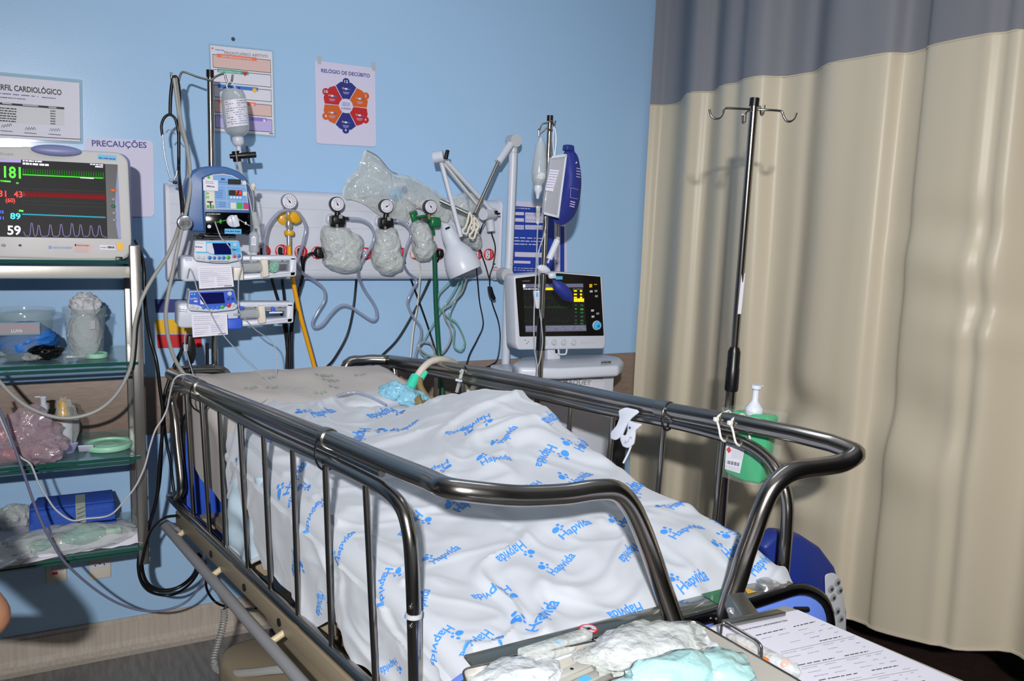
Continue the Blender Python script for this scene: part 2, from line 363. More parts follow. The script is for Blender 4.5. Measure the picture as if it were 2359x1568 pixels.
# near guard with its bars
GZ = .662
def gpt(px, py): return onN(px, py, .004)
top = [gpt(407, 892), gpt(604, 990), gpt(746, 1055), gpt(842, 1102)]
q = nearxy(-1.80); foot_low = V(nearxy(-1.80, .004), -1.80, GZ); head_low = V(nearxy(-.45, .004), -.45, GZ)
gp = [top[0]]+top[1:]+[gpt(890, 1130), gpt(925, 1168), gpt(942, 1225), gpt(949, 1300), gpt(954, 1430), gpt(957, 1560), foot_low+V(0, 0, .03), foot_low+V(-.006, .04, 0), head_low+V(0, -.02, 0), head_low+V(-.01, .01, .03), gpt(418, 1120), gpt(405, 985)]
b = MB(); b.tube(spl(gp, 5, True), .0135, 'steel', 12, closed=True); g = b.build('guard_frame', bed)
def railz(px, py): return gpt(px, py)
for (x, y, x2, y2) in [(429, 905, 446, 1190), (464, 924, 483, 1223), (506, 945, 520, 1260), (552, 967, 572, 1306), (607, 993, 624, 1357), (674, 1024, 688, 1418), (749, 1060, 765, 1491), (842, 1108, 866, 1580)]:
    a = gpt(x, y); c = gpt(x2, y2); k = (GZ-c.z)/(c.z-a.z); c = c+(c-a)*k
    b = MB(); b.cyl(a, c, .0068, 'steel', 10); b.build('guard_bar', bed)
b = MB(); b.tube([onN(418, 884), onN(604, 964), onN(754, 1032), onN(880, 1090)], .008, 'steel', 10); b.build('sliding_tube', bed)
for (x, y) in [(460, 891), (754, 1008)]:
    c = onN(x, y); d = (onN(x+20, y+8)-c).normalized(); b = MB()
    b.tube([c-d*.012, c+d*.012], RR+.0028, 'steel_dull', 18); u = V(0, 0, 1)
    b.tube([c+V(0, 0, -.012)+(u*math.cos(a)*.044+d.cross(u)*math.sin(a)*.028)+V(0, 0, -.014) for a in [i*math.pi/9 for i in range(18)]], .0022, 'black', 6, closed=True)
    b.build('clamp_ring', bed)
b = MB(); c = gpt(953, 1415); b.tube([c+V(0, 0, -.004), c+V(0, 0, .004)], .0155, 'ltgrey', 16); b.build('spacer_ring', bed)
for dy in (-22, 22):
    c = gpt(960, 1415+dy)+Vector(NN)*.013; b = MB(); b.ball(c, .004, 'steel', 8); b.build('rivet', bed)
# far guard
def fpt(px, py): return onF(px, py, .004)
fz = .662
ftop = [fpt(905, 845), fpt(1006, 861), fpt(1200, 902), fpt(1380, 942), fpt(1541, 973), fpt(1648, 999)]
fc = spl(ftop+[fpt(1715, 1020), fpt(1768, 1055), fpt(1800, 1105), fpt(1814, 1160), fpt(1812, 1230)], 4)
Yl = fc[-1].y
fc += [V(farxy(Yl, .004), Yl, .75), V(farxy(Yl, .004), Yl, fz+.02), V(farxy(Yl+.03, .004), Yl+.03, fz), V(farxy(-.45, .004), -.45, fz), V(farxy(-.40, .004), -.40, fz+.05)]
b = MB(); b.tube(fc, .0135, 'steel', 12, closed=True); b.build('guard_frame', bed)
for (x, y) in [(1005, 862), (1068, 876), (1140, 891), (1226, 909), (1316, 928), (1413, 951), (1531, 973), (1667, 1008)]:
    a = fpt(x, y); c = V(farxy(a.y+.015, .004), a.y+.015, fz); b = MB(); b.cyl(a, c, .0068, 'steel', 10); b.build('guard_bar', bed)
c = onF(1541, 944); d = (onF(1560, 948)-c).normalized(); b = MB(); b.tube([c-d*.035, c+d*.002], RR+.003, 'steel_dull', 18)
b.tube([c+V(0, 0, -.016)+(V(0, 0, 1)*math.cos(a)*.034+d.cross(V(0, 0, 1))*math.sin(a)*.024) for a in [i*math.pi/9 for i in range(18)]], .0028, 'black', 6, closed=True); b.build('clamp_ring', bed)
b = MB(); b.tube([onF(990, 852), onF(1300, 913), onF(1700, 992)], .007, 'steel', 8); b.build('sliding_tube', bed)
# frame below
def side(Y, off, z): return V(nearxy(Y, off), Y, z)
b = MB()
pf = [(.0, .560), (.0, .640), (-.012, .640), (-.012, .560)]
for (o1, z1, o2, z2) in [(.0, .545, .0, .635)]:
    A, B = side(-.42, .012, 0), side(-1.95, .012, 0)
    b.prism([A+V(0, 0, .592), A+V(0, 0, .640), A+V(.025, 0, .640), A+V(.025, 0, .592)], B-A, 'beige', .003)
A, B = V(farxy(-.42), -.42, 0), V(farxy(-1.9), -1.9, 0)
b.prism([A+V(0, 0, .592), A+V(0, 0, .640), A+V(-.025, 0, .640), A+V(-.025, 0, .592)], B-A, 'beige', .003)
for Y in (-.45, -.85, -1.25, -1.65, -1.93):
    A, B = side(Y, -.01, .60), V(farxy(Y, -.02), Y+.0, .60); b.prism([A+V(0, -.02, -.02), A+V(0, .02, -.02), A+V(0, .02, .02), A+V(0, -.02, .02)], B-A, 'beige')
b.build('side_beam', bed)
for Y in (-.75, -1.0, -1.22, -1.55, -1.78): b = MB(); b.lathe([(.010, 0), (.010, .002)], side(Y, .0135, .616), NN, 'black'); b.build('beam_hole', bed)
b = MB()
bp = [oZ(373, 1204, .575), oZ(691, 1568, .575)]; bd = (bp[1]-bp[0]); bp.append(bp[0]+bd*1.6)
r0 = side(-.43, .012, .575)
b.tube(bend([r0, bp[0]+V(.0, .015, 0), bp[2]], .04, 6), .0145, 'grey', 12); b.build('bumper_bar', bed)
for k in (.14, .44, .83, 1.2):
    a = bp[0]+bd*k; c = V(nearxy(a.y, .0), a.y, .600); b = MB(); b.cyl(a, c, .0085, 'beige_lt', 10); b.build('bumper_peg', bed)
# inner deck and lifting gear
b = MB()
for Y, z, L in [(-.55, .63, .34), (-1.0, .66, .36), (-1.5, .66, .4)]:
    A, B, A2, B2 = side(Y, -.05, z), V(farxy(Y, -.05), Y, z), side(Y-L, -.05, z), V(farxy(Y-L, -.05), Y-L, z); b.prism([A, B, B2, A2], (0, 0, .02), 'beige', .003)
b.build('mattress_deck', bed)
b = MB(); b.prism([side(-.9, -.06, .50), side(-1.2, -.06, .42), side(-1.55, -.06, .42), side(-1.55, -.06, .50), side(-1.2, -.06, .56)], (.5, .04, 0), 'beige', .01); b.build('lift_arm', bed)
b = MB(); b.cyl((.85, -.7, .5), (.95, -1.5, .42), .03, 'cream', 16); b.cyl((.85, -.7, .5), (.84, -.6, .51), .02, 'black', 12); b.build('actuator', bed)
b = MB(); b.prism(rnd([(.30, -.75, .20), (1.15, -.66, .20), (1.30, -1.80, .20), (.47, -1.80, .20)], .10), (0, 0, .14), 'beige', .02); b.build('base_cover', bed)
b = MB(); b.prism([(.45, -.8, .34), (.62, -.8, .34), (.75, -1.3, .34), (.58, -1.3, .34)], (0, 0, .05), 'dkgrey', .01); b.box((.52, -.95, .42), (.12, .2, .12), 'beige', .02); b.box((.62, -1.35, .44), (.2, .22, .1), 'cream', .02); b.build('motor_housing', bed)
for (x, y) in [(.36, -.72), (1.1, -.66), (.56, -1.75), (1.25, -1.75)]:
    b = MB(); b.cyl((x, y, .10), (x, y, .21), .02, 'steel_dull', 12); c0 = (x, y, .062)
    b.lathe([(.03, -.018), (.06, -.016), (.062, 0), (.06, .016), (.03, .018)], c0, (1, .2, 0), 'dkgrey', 24); b.build('castor', bed)
# headboard and footboard
b = MB()
def hb(z, k): return V(nearxy(-.38, -.03), -.385, z).lerp(V(farxy(-.38, -.03), -.36, z), k)
b.prism(rnd([hb(.50, 0), hb(.97, 0), hb(.97, 1), hb(.50, 1)], .1), (0, .03, 0), 'royal', .006)
b.build('headboard', bed)
b = MB(); b.tube(rnd([hb(.50, 0)+V(0, .015, 0), hb(.97, 0)+V(0, .015, 0), hb(.97, 1)+V(0, .015, 0), hb(.50, 1)+V(0, .015, 0)], .1), .014, 'black', 8, closed=True); b.build('edge_bumper', bed)
FY = -1.92
foot = thing if False else None
b = MB()
fb = [(.50, .42), (.50, .80), (.60, .838), (1.02, .830), (1.30, .848), (1.375, .80), (1.395, .70), (1.39, .42)]
b.prism(rnd([V(x, FY-.035, z) for x, z in fb], .07), (0, .05, 0), 'panelblue', .006); b.build('footboard', bed)
b = MB(); b.tube(rnd([V(x, FY-.030, z+.004) for x, z in fb], .07), .013, 'black_gloss', 8, closed=True); b.build('edge_bumper', bed)
b = MB(); b.prism([V(.56, FY+.030, .832), V(1.29, FY+.030, .846), V(1.29, FY-.022, .846), V(.56, FY-.022, .832)], (0, 0, .008), 'coverplate' if 'coverplate' in MATS else (mat('coverplate', '6a6e68', .12, .6, .5), 'coverplate')[1], .003)
for (x0, x1, m) in [(1.08, 1.15, 'green')]:
    zz = lambda x: .8402+(x-.56)*.0192
    b.quad(V(x0, FY+.03, zz(x0)+.0008), V(x1, FY+.03, zz(x1)+.0008), V(x1, FY-.015, zz(x1)+.0008), V(x0, FY-.015, zz(x0)+.0008), m)
b.add([V(1.165, FY-.01, .8525), V(1.19, FY-.01, .853), V(1.178, FY+.015, .853)], [(0, 1, 2)], 'yellow')
b.disc(V(.80, FY+.01, .8454), .018, (-.019, 0, 1), 'red'); b.disc(V(.80, FY+.01, .8458), .0145, (-.019, 0, 1), 'white'); b.quad(V(.79, FY+.021, .8462), V(.794, FY+.021, .8462), V(.81, FY-.002, .8466), V(.806, FY-.002, .8466), 'red')
b.ball(V(.80, FY+.01, .846), .005, 'black', 8, (1.3, 1, .1)); b.build('top_cover', bed)
b = MB(); b.lathe([(.024, 0), (.024, .006), (.016, .010), (.006, .010)], V(1.235, FY+.006, .852), (0, 0, 1), 'silver', 20); b.build('socket', bed)
b = MB(); c = oY(1843, 1402, FY-.04); b.cyl(c+V(-.018, -.004, .004), c+V(.018, -.004, -.003), .006, 'black', 10); b.build('latch_knob', bed)
# navy keypad wing
b = MB()
kw = [(1760, 1262), (1800, 1226), (1850, 1234), (1893, 1262), (1925, 1305), (1943, 1360), (1953, 1410), (1955, 1480), (1940, 1600), (1900, 1600), (1850, 1420)]
KY = -1.80
b.prism(pp(kw, KY), (.0, .045, 0), 'navy', .01); b.build('keypad_wing', bed)
b = MB(); b.prism(pp([(1899, 1322), (1918, 1317), (1931, 1326), (1941, 1370), (1947, 1420), (1946, 1500), (1935, 1560), (1905, 1500)], KY-.001, .01), (0, -.003, 0), 'ltgrey', .001)
for (x, y) in [(1929, 1341), (1914, 1356), (1934, 1359), (1919, 1376), (1928, 1407), (1936, 1425)]:
    c = oY(x, y, KY-.005); b.lathe([(.0095, 0), (.0095, .002), (.006, .003)], c, (0, -1, 0), 'grey', 16); b.lathe([(.0045, 0), (.0045, .001)], c+V(0, -.003, 0), (0, -1, 0), 'dkgrey', 10)
b.build('keypad', bed, label='grey keypad with round buttons')
# ---------------------------------------------------------------- mattress with bottom sheet
def rbf(pts):
    P = np.array([(x, y) for x, y, z in pts]); Z = np.array([z for x, y, z in pts]); n = len(P)
    d = np.sqrt(((P[:, None]-P[None])**2).sum(-1)); K = np.sqrt(d**2+.12**2)
    A = np.block([[K+np.eye(n)*.002, np.ones((n, 1))], [np.ones((1, n)), np.zeros((1, 1))]]); wgt = np.linalg.solve(A, np.append(Z, 0))
    def f(x, y):
        r = np.sqrt((P[:, 0]-x)**2+(P[:, 1]-y)**2+.12**2); return float((r*wgt[:n]).sum()+wgt[n])
    return f
def mz(Y):
    ks = [(-.30, 1.055), (-.38, 1.052), (-.55, 1.015), (-.75, .945), (-.95, .86), (-1.2, .80), (-1.9, .775)]
    for (a, za), (c, zc) in zip(ks, ks[1:]):
        if Y >= c: 
            k = (a-Y)/(a-c); k = max(0, k); return za+(zc-za)*k
    return ks[-1][1]
W0 = .035
def mattress_pt(u, v):
    """u runs round the section near-bottom .. near-top .. far-top .. far-bottom, v along the bed"""
    Y = -.345-v*1.49; xa, xb = nearxy(Y, -W0), farxy(Y, -.045); zt = mz(Y)+.006*noise.noise(Vector((u*9, Y*5, 0)))+.005*math.exp(-(noise.noise(Vector((u*7+Y*3, Y*6-u*5, 4)))/.12)**2)
    zb = .675 if v > .55 else (.86-.10*min(1, v/.12) if v < .12 else .76-.05*(v-.12)/.43)
    rr = .045
    if u < .2: k = u/.2; return V(xa-.004*math.sin(Y*24), Y, zb+(zt-rr-zb)*k)
    if u < .3: k = (u-.2)/.1*math.pi/2; return V(xa+rr*(1-math.cos(k)), Y, zt-rr*(1-math.sin(k)))
    if u < .7: 
        k = (u-.3)/.4; return V(xa+rr+(xb-xa-2*rr)*k, Y-.012*math.sin(k*math.pi)*0, zt+.004*noise.noise(Vector((k*6, Y*6, 5))))
    if u < .8: k = (u-.7)/.1*math.pi/2; return V(xb-rr*(1-math.sin(k)), Y, zt-rr*(1-math.cos(k)))
    k = (u-.8)/.2; return V(xb, Y, zt-rr-(zt-rr-.68)*k)
matt = thing('mattress', 'mattress with raised head end in a greyish printed bottom sheet', 'mattress', (.8, -1.1, .67))
b = MB(); b.grid(mattress_pt, 61, 70, 'bedsheet')
def cap(v, zlow):
    pts = [mattress_pt(u/30, v) for u in range(31)]; b.add(pts, [tuple(range(31))], 'bedsheet', True)
cap(0, 0); cap(1, 0)
R = random.Random(3)
for i in range(30):     # faded green print
    u = R.uniform(.32, .66); v = R.uniform(.03, .3); c = mattress_pt(u, v); d1 = (mattress_pt(u+.01, v)-c).normalized(); d2 = (mattress_pt(u, v+.01)-c).normalized(); n_ = d1.cross(d2); n_ = n_ if n_.z > 0 else -n_
    for k in range(3):
        o = c+n_*.0045+d1*(k*.014)+d2*(k%2)*.006; b.quad(o, o+d1*.008+d2*.004, o+d1*.006+d2*.02, o-d1*.002+d2*.016, 'bedprint')
b.build('bottom_sheet', matt)
# ---------------------------------------------------------------- top sheet
H = rbf([(.33, -.55, .985), (.36, -.75, .955), (.41, -1.0, .925), (.45, -1.25, .90), (.50, -1.5, .875), (.54, -1.75, .845), (.56, -1.9, .815),
         (.62, -.56, 1.012), (.85, -.56, 1.0), (1.0, -.62, .985), (.62, -.8, .975), (.85, -.8, .985), (1.02, -.82, 1.03), (.65, -1.05, .945), (.85, -1.05, 1.0), (1.03, -1.03, 1.088), (1.1, -.95, 1.06),
         (1.08, -1.2, 1.065), (.9, -1.25, 1.0), (.68, -1.3, .92), (1.13, -1.37, .995), (.9, -1.5, .935), (.7, -1.55, .885), (1.18, -1.5, .96), (1.2, -1.65, .935), (.95, -1.7, .90), (.75, -1.75, .855),
         (1.24, -1.78, .92), (1.0, -1.86, .85), (.8, -1.9, .825), (1.3, -1.92, .865), (1.15, -1.93, .835)])
Y0, Y1 = -.555, -1.905
DR = .30
def headedge(t, a=0.): return Y0-.10*math.sin(t*math.pi)*.2-(.13*max(0, t-.72)/.28)+(.03*math.sin(t*9))-.17*max(0, 1-t/.28)**1.3-max(0, -a)*1.15
def sheet_pt(a, s):
    """a: metres across, negative hangs down the near side; s: 0 head .. 1 foot"""
    wtot = farxy(-1.2)-nearxy(-1.2); t = max(0, a/wtot)
    ye = Y1-.012*math.sin(t*7)-.02*max(0, t-.8)*5; Y = headedge(t, a)+(ye-headedge(t, a))*s
    xa = nearxy(Y, -.020); xb = farxy(Y, -.02); rr = .035
    wr = .006*noise.noise(Vector((a*7, Y*5+a*5, 1)))+.0035*noise.noise(Vector((a*9-Y*14, Y*8, 7)))+.004*math.sin((a*1.2-Y)*26+3*noise.noise(Vector((a*3, Y*3, 2))))*noise.noise(Vector((a*4, Y*4, 11)))
    wx, wy = a+.10*noise.noise(Vector((a*5, Y*5, 21))), Y+.10*noise.noise(Vector((a*5, Y*5, 27))); q1 = (noise.noise(Vector((wx*2.2+wy*2.6, wy*5.5-wx*4.2, 3)))); q2 = (noise.noise(Vector((wx*7-wy*5, wy*9+wx*8, 8))))
    wr = wr*1.1+.0085*math.exp(-(q1/.13)**2)+.0026*math.exp(-(q2/.15)**2)
    if a >= 0:
        X = xa+rr+(xb-xa-rr)*t; z = H(X, Y)+wr*1.5
        if t > .93: z -= .09*((t-.93)/.07)**2*(1 if s < .93 else .4)
        if s > .97: z -= .010*(s-.97)/.03
        if s < .04: z -= .012*(1-s/.04)
        return V(X, Y, z)
    zt = H(xa+rr, Y); d = -a; fold = .014*math.sin(Y*23+3*noise.noise(Vector((Y*3, 0, 0))))*min(1, d/.15)+wr*2.0*min(1, d/.05)
    th = min(d/rr, math.pi/2)
    X = xa+rr-rr*math.sin(th); z = zt-rr*(1-math.cos(th))
    rest = d-rr*math.pi/2
    if rest > 0:
        botz = .675+.03*max(0, (s-.8)/.2)
        botz += .018*math.sin(s*17)+.012*math.sin(s*31+1)
        full = DR-rr*math.pi/2; z = z-(z-botz)*rest/full; X -= fold*.5+.004
    return V(X, Y, z)
wt = farxy(-1.2)-nearxy(-1.2)
NA, NS = 190, 230
t = thing('top_sheet', 'white cotton sheet with blue printed logos covering the person in bed', 'sheet', (.8, -1.2, .72))
b = MB(); b.grid(lambda u, v: sheet_pt(-DR+u*(DR+wt), v), NA, NS, 'sheet')
# logo prints set along the cloth
SP = [[sheet_pt(-DR+i/(NA-1)*(DR+wt), j/(NS-1)) for i in range(NA)] for j in range(NS)]
PX = np.array([[proj(p) for p in row] for row in SP])
def nearest(x, y):
    d = (PX[:, :, 0]-x)**2+(PX[:, :, 1]-y)**2
    # of all points near this pixel take the one closest to the lens
    j, i = np.unravel_index(np.argmin(d), d.shape); best = None
    ok = np.argwhere(d < d[j, i]+9)
    for (jj, ii) in ok:
        dist = (SP[jj][ii]-Vector(CAM)).length
        if best is None or dist < best[0]: best = (dist, jj, ii)
    return -DR+best[2]/(NA-1)*(DR+wt), best[1]/(NS-1)
SL = 1.37
def surf(a, l):
    s = min(max(l/SL, 0), .999); a = min(max(a, -DR+.002), wt-.002); p = sheet_pt(a, s); e = .004
    d1 = sheet_pt(min(a+e, wt), s)-p; d2 = sheet_pt(a, min(s+e, 1))-p; n_ = d1.cross(d2)
    if n_.length > 1e-9: n_.normalize()
    if n_.z < 0 and a >= 0: n_ = -n_
    if a < 0 and n_.x > 0: n_ = -n_
    return p+n_*.0016
def logo(x0, y0, x1, y1, L=.092, flip=False):
    """word from pixel 0 to pixel 1 across the cloth, emblem above its first letter"""
    a0, s0 = nearest(x0, y0); a1, s1 = nearest(x1, y1); d = Vector((a1-a0, -(s1-s0)*SL)); L = min(max(d.length, .075), .125); d.normalize(); n_ = Vector((-d.y, d.x))
    vs, fs, wd, ch = glyphs('Hapvida'); L *= 1.12; k = L/wd
    bm = bmesh.new(); bv = [bm.verts.new((v.x*k, v.y*k*1.05, 0)) for v in vs]
    for f in fs:
        try: bm.faces.new([bv[i] for i in f])
        except ValueError: pass
    for cx, cy, r, qx in [(.010, .047, .0092, 1.2), (.0235, .056, .0052, 1.), (.027, .0435, .0045, 1), (.0195, .0375, .0036, 1.)]:
        cx, cy, r = cx*L/.092-.004, cy*L/.092-.010, r*L/.092*.86; ring = [bm.verts.new((cx+r*qx*math.cos(2*math.pi*j/14), cy+r*math.sin(2*math.pi*j/14), 0)) for j in range(14)]; bm.faces.new(ring)
    st = .012; kx = -.02
    while kx < L+.02:
        bmesh.ops.bisect_plane(bm, geom=list(bm.verts)+list(bm.edges)+list(bm.faces), plane_co=(kx, 0, 0), plane_no=(1, 0, 0)); kx += st
    ky = -.03
    while ky < .1:
        bmesh.ops.bisect_plane(bm, geom=list(bm.verts)+list(bm.edges)+list(bm.faces), plane_co=(0, ky, 0), plane_no=(0, 1, 0)); ky += st
    for v in bm.verts:
        q = d*v.co.x+n_*v.co.y; v.co = surf(a0+q.x, s0*SL-q.y)
    b.addbm(bm, 'logo', False)
for q in [(1240, 1452, 1283, 1398), (1118, 1448, 1074, 1494), (1474, 1384, 1412, 1404), (1578, 1372, 1604, 1340), (1276, 1326, 1314, 1294), (1168, 1346, 1118, 1364), (1004, 1300, 1052, 1266), (1196, 1246, 1158, 1270),
          (1300, 1240, 1340, 1212), (1460, 1252, 1430, 1280), (1556, 1244, 1590, 1220), (1552, 1174, 1580, 1140), (1470, 1102, 1438, 1142), (1332, 1118, 1366, 1094), (1264, 1022, 1236, 1068), (1344, 1040, 1370, 1014),
          (1158, 1020, 1190, 988), (1090, 975, 1045, 992), (1128, 950, 1090, 970), (918, 996, 960, 970), (898, 938, 850, 952), (724, 960, 770, 948), (830, 984, 800, 1022), (1030, 1056, 985, 1080), (1114, 1070, 1150, 1056),
          (1292, 936, 1262, 956), (1060, 1180, 1092, 1146), (700, 1108, 668, 1140), (664, 1138, 704, 1074), (742, 1146, 706, 1206), (776, 1306, 810, 1232), (890, 1308, 876, 1366), (960, 1172, 922, 1226), (970, 1420, 990, 1362), (1238, 1106, 1200, 1130),
          (736, 1360, 728, 1402), (676, 1250, 672, 1306), (1736, 1186, 1700, 1216), (1740, 1330, 1765, 1300), (1850, 1270, 1820, 1300), (908, 1514, 880, 1538), (1030, 1440, 1000, 1470), (1680, 1290, 1710, 1262), (610, 1010, 604, 1060), (1440, 1210, 1462, 1180)]:
    try: logo(*q)
    except Exception as e: print('logo', q, e)
b.build('cloth', t)
b = MB()
for sgn in (0,):    # hem at the foot
    pts = [sheet_pt(-.02+i/80*(wt+.02), 1.0)+V(0, -.001, -.001) for i in range(81)]; b.tube(pts, .0028, 'sheet', 6)
b.build('hem', t)
# ================================================================ things on the wall
def sheetbox(mb, pts, Y, m, r=0., th=.003): mb.prism(pp(pts, Y, r), (0, th, 0), m)
def T(mb, s, x0, y0, x1, y1, Y, m, h=None, up=(0, 0, 1)): mb.text(s, oY(x0, y0, Y), oY(x1, y1, Y), up, m, h)
def rect(mb, x0, y0, x1, y1, Y, m, sl=None, x2=None, y2=None, x3=None, y3=None):
    """axis-like rectangle on a wall plane: slope sl of its horizontals in the photo"""
    if sl is None: sl = -( ((y0+y1)/2)-640)/(4750-(x0+x1)/2)
    mb.quad(oY(x0, y0, Y), oY(x1, y0+(x1-x0)*sl, Y), oY(x1, y1+(x1-x0)*sl, Y), oY(x0, y1, Y), m)
# cardiology sheet in acrylic holder
t = thing('acrylic_sheet_holder', 'clear acrylic holder with the printed cardiology profile sheet above the left monitor', 'notice', oY(60, 330, -.01))
b = MB(); sheetbox(b, [(-160, 150), (189, 183), (191, 331), (-160, 318)], -.010, 'acrylic', .004, .006); b.build('holder', t)
Y = -.0115; b = MB()
sheetbox(b, [(-150, 161), (183, 191), (185, 326), (-150, 312)], Y+.0006, 'paper', 0, .0005)
T(b, 'PERFIL CARDIOLÓGICO', -13, 205, 142, 219, Y, 'ink', .0165)
for (x0, y0, x1, y1, m) in [(-10, 213, 88, 222, 'inkblue'), (97, 223, 128, 226, 'inkblue'), (-8, 222, 28, 226, 'ink'), (30, 225, 60, 229, 'inkblue')]:
    lines(b, oY(x0, y0, Y), oY(x1, y0+(x1-x0)*.085, Y), oY(x0, y0+6, Y), 1, m, .35, seed=x1)
b.quad(oY(-60, 231, Y), oY(148, 247, Y), oY(148, 252, Y), oY(-60, 236, Y), 'ink')
for (a_, c_) in [((5, 236), (27, 238)), ((52, 240), (88, 243)), ((112, 245), (130, 246.5))]: b.quad(oY(a_[0], a_[1]+.6, Y-.0003), oY(c_[0], c_[1]+.6, Y-.0003), oY(c_[0], c_[1]+2.6, Y-.0003), oY(a_[0], a_[1]+2.6, Y-.0003), 'paper')
b.quad(oY(-60, 236.5, Y), oY(148, 252.5, Y), oY(148, 289, Y), oY(-60, 277, Y), 'ltgrey')
lines(b, oY(0, 247, Y-.0003), oY(38, 250, Y-.0003), oY(0, 282, Y-.0003), 6, 'ink', .45, seed=4); lines(b, oY(116, 254, Y-.0003), oY(128, 255, Y-.0003), oY(116, 289, Y-.0003), 6, 'ink', .45, seed=9)
for cx, cy in [(15, 291), (70, 296), (126, 299)]:
    b.tube(spl([oY(cx-12+k*3, cy+(-1)**k*3.5-.5*k*(cx < 30), Y) for k in range(9)], 3), .0006, 'inkblue' if cx > 100 else 'ink', 4); b.quad(oY(cx-14, cy+9, Y), oY(cx+14, cy+11, Y), oY(cx+14, cy+12.4, Y), oY(cx-14, cy+10.4, Y), 'ink')
b.quad(oY(-60, 306, Y), oY(186, 320, Y), oY(186, 321.5, Y), oY(-60, 307.5, Y), 'ink'); b.build('printed_sheet', t)
# precautions sign
b = MB(); sheetbox(b, [(197, 316), (353, 324), (356, 499), (199, 499)], -.004, 'paper2', .016, .003); T(b, 'PRECAUÇÕES', 212, 336, 338, 340.5, -.0045, 'inknavy', .0185)
b.build('precautions_sign', label='pale lilac precautions sign with rounded corners behind the left monitor', cat='sign')
# affective record sheet
Y = -.0045
t = thing('care_record_sheet', 'paper record sheet of coloured bars in a clear sleeve behind the drip bottle', 'notice', oY(558, 310, 0))
b = MB(); sheetbox(b, [(480.5, 99), (630, 115), (636, 317), (489, 304)], -.0036, 'acrylic', .003, .002); b.build('clear_sleeve', t)
b = MB(); sheetbox(b, [(484, 104), (627, 119), (631.5, 312), (492, 301)], -.0045+.0004, 'paper', 0, .0004)
def pq(u, v): # sheet coordinates 0..1
    return (oY(484, 104, Y).lerp(oY(627, 119, Y), u)).lerp(oY(492, 301, Y).lerp(oY(631.5, 312, Y), u), v)
def pr(mb, u0, v0, u1, v1, m, e=0.): mb.quad(*[pq(u, v)+V(0, -e, 0) for u, v in ((u0, v0), (u1, v0), (u1, v1), (u0, v1))], m)
def pf_(mb, u0, v0, u1, v1, m, w_=.006):
    pr(mb, u0, v0, u1, v0+w_, m, .0002); pr(mb, u0, v1-w_, u1, v1, m, .0002); pr(mb, u0, v0, u0+w_, v1, m, .0002); pr(mb, u1-w_, v0, u1, v1, m, .0002)
mat('peach', 'd8b8b4', .6); mat('lilac', 'b8aee0', .6); mat('salmon', 'e87858', .55); mat('mintgreen', '3ea58a', .55); mat('barblue', '2a72c8', .5); mat('barpurple', '8878c8', .55); mat('sun', 'f0b818', .5)
for i, (v0, v1, m, fm, u1) in enumerate([(.10, .255, 'salmon', 'peach', .74), (.275, .425, 'mintgreen', None, .60), (.455, .60, 'barblue', None, .75), (.635, .78, 'salmon', 'peach', .70), (.81, .965, 'barpurple', 'lilac', .88)]):
    if fm: pr(b, .03, v0, .97, v1, fm)
    pf_(b, .03, v0, .97, v1, 'ink'); pr(b, .10, v0-.012, u1, v0+.03, m, .0004)
for s_, v in [('COMO MINHA FAMÍLIA ME CHAMA', .122), ('QUEM ME ESPERA EM CASA', .297)]: b.text(s_, pq(.17 if v < .2 else .12, v)+V(0, -.0006, 0), pq(.66 if v < .2 else .47, v)+V(0, -.0006, 0), (0, 0, 1), 'paper', .0052)
b.text('MÚSICA QUE ACALMA O NENÉM', pq(.12, .83)+V(0, -.0006, 0), pq(.62, .83)+V(0, -.0006, 0), (0, 0, 1), 'paper', .0048)
b.disc(pq(.69, .478)+V(0, -.0006, 0), .0075, (0, -1, 0), 'sun', 16)
for du in (-.018, .018): b.disc(pq(.54+du, .285)+V(0, -.0006, 0), .0042, (0, -1, 0), 'red', 14)
b.add([pq(.507, .29)+V(0, -.0007, 0), pq(.573, .29)+V(0, -.0007, 0), pq(.54, .325)+V(0, -.0007, 0)], [(0, 1, 2)], 'red')
b.disc(pq(.65, .655)+V(0, -.0006, 0), .006, (0, -1, 0), 'peach', 14); pr(b, .82, .815, .86, .845, 'paper', .0008)
b.text('PRONTUÁRIO AFETIVO', pq(.22, .085)+V(0, -.0003, 0), pq(.93, .075)+V(0, -.0003, 0), (0, 0, 1), 'grey', .0092)
b.text('Hapvida', pq(.075, .05)+V(0, -.0003, 0), pq(.22, .05)+V(0, -.0003, 0), (0, 0, 1), 'royal', .004); b.disc(pq(.035, .033), .004, (0, -1, 0), 'orange', 4); pr(b, .92, .975, .985, .985, 'ink')
b.build('printed_sheet', t)
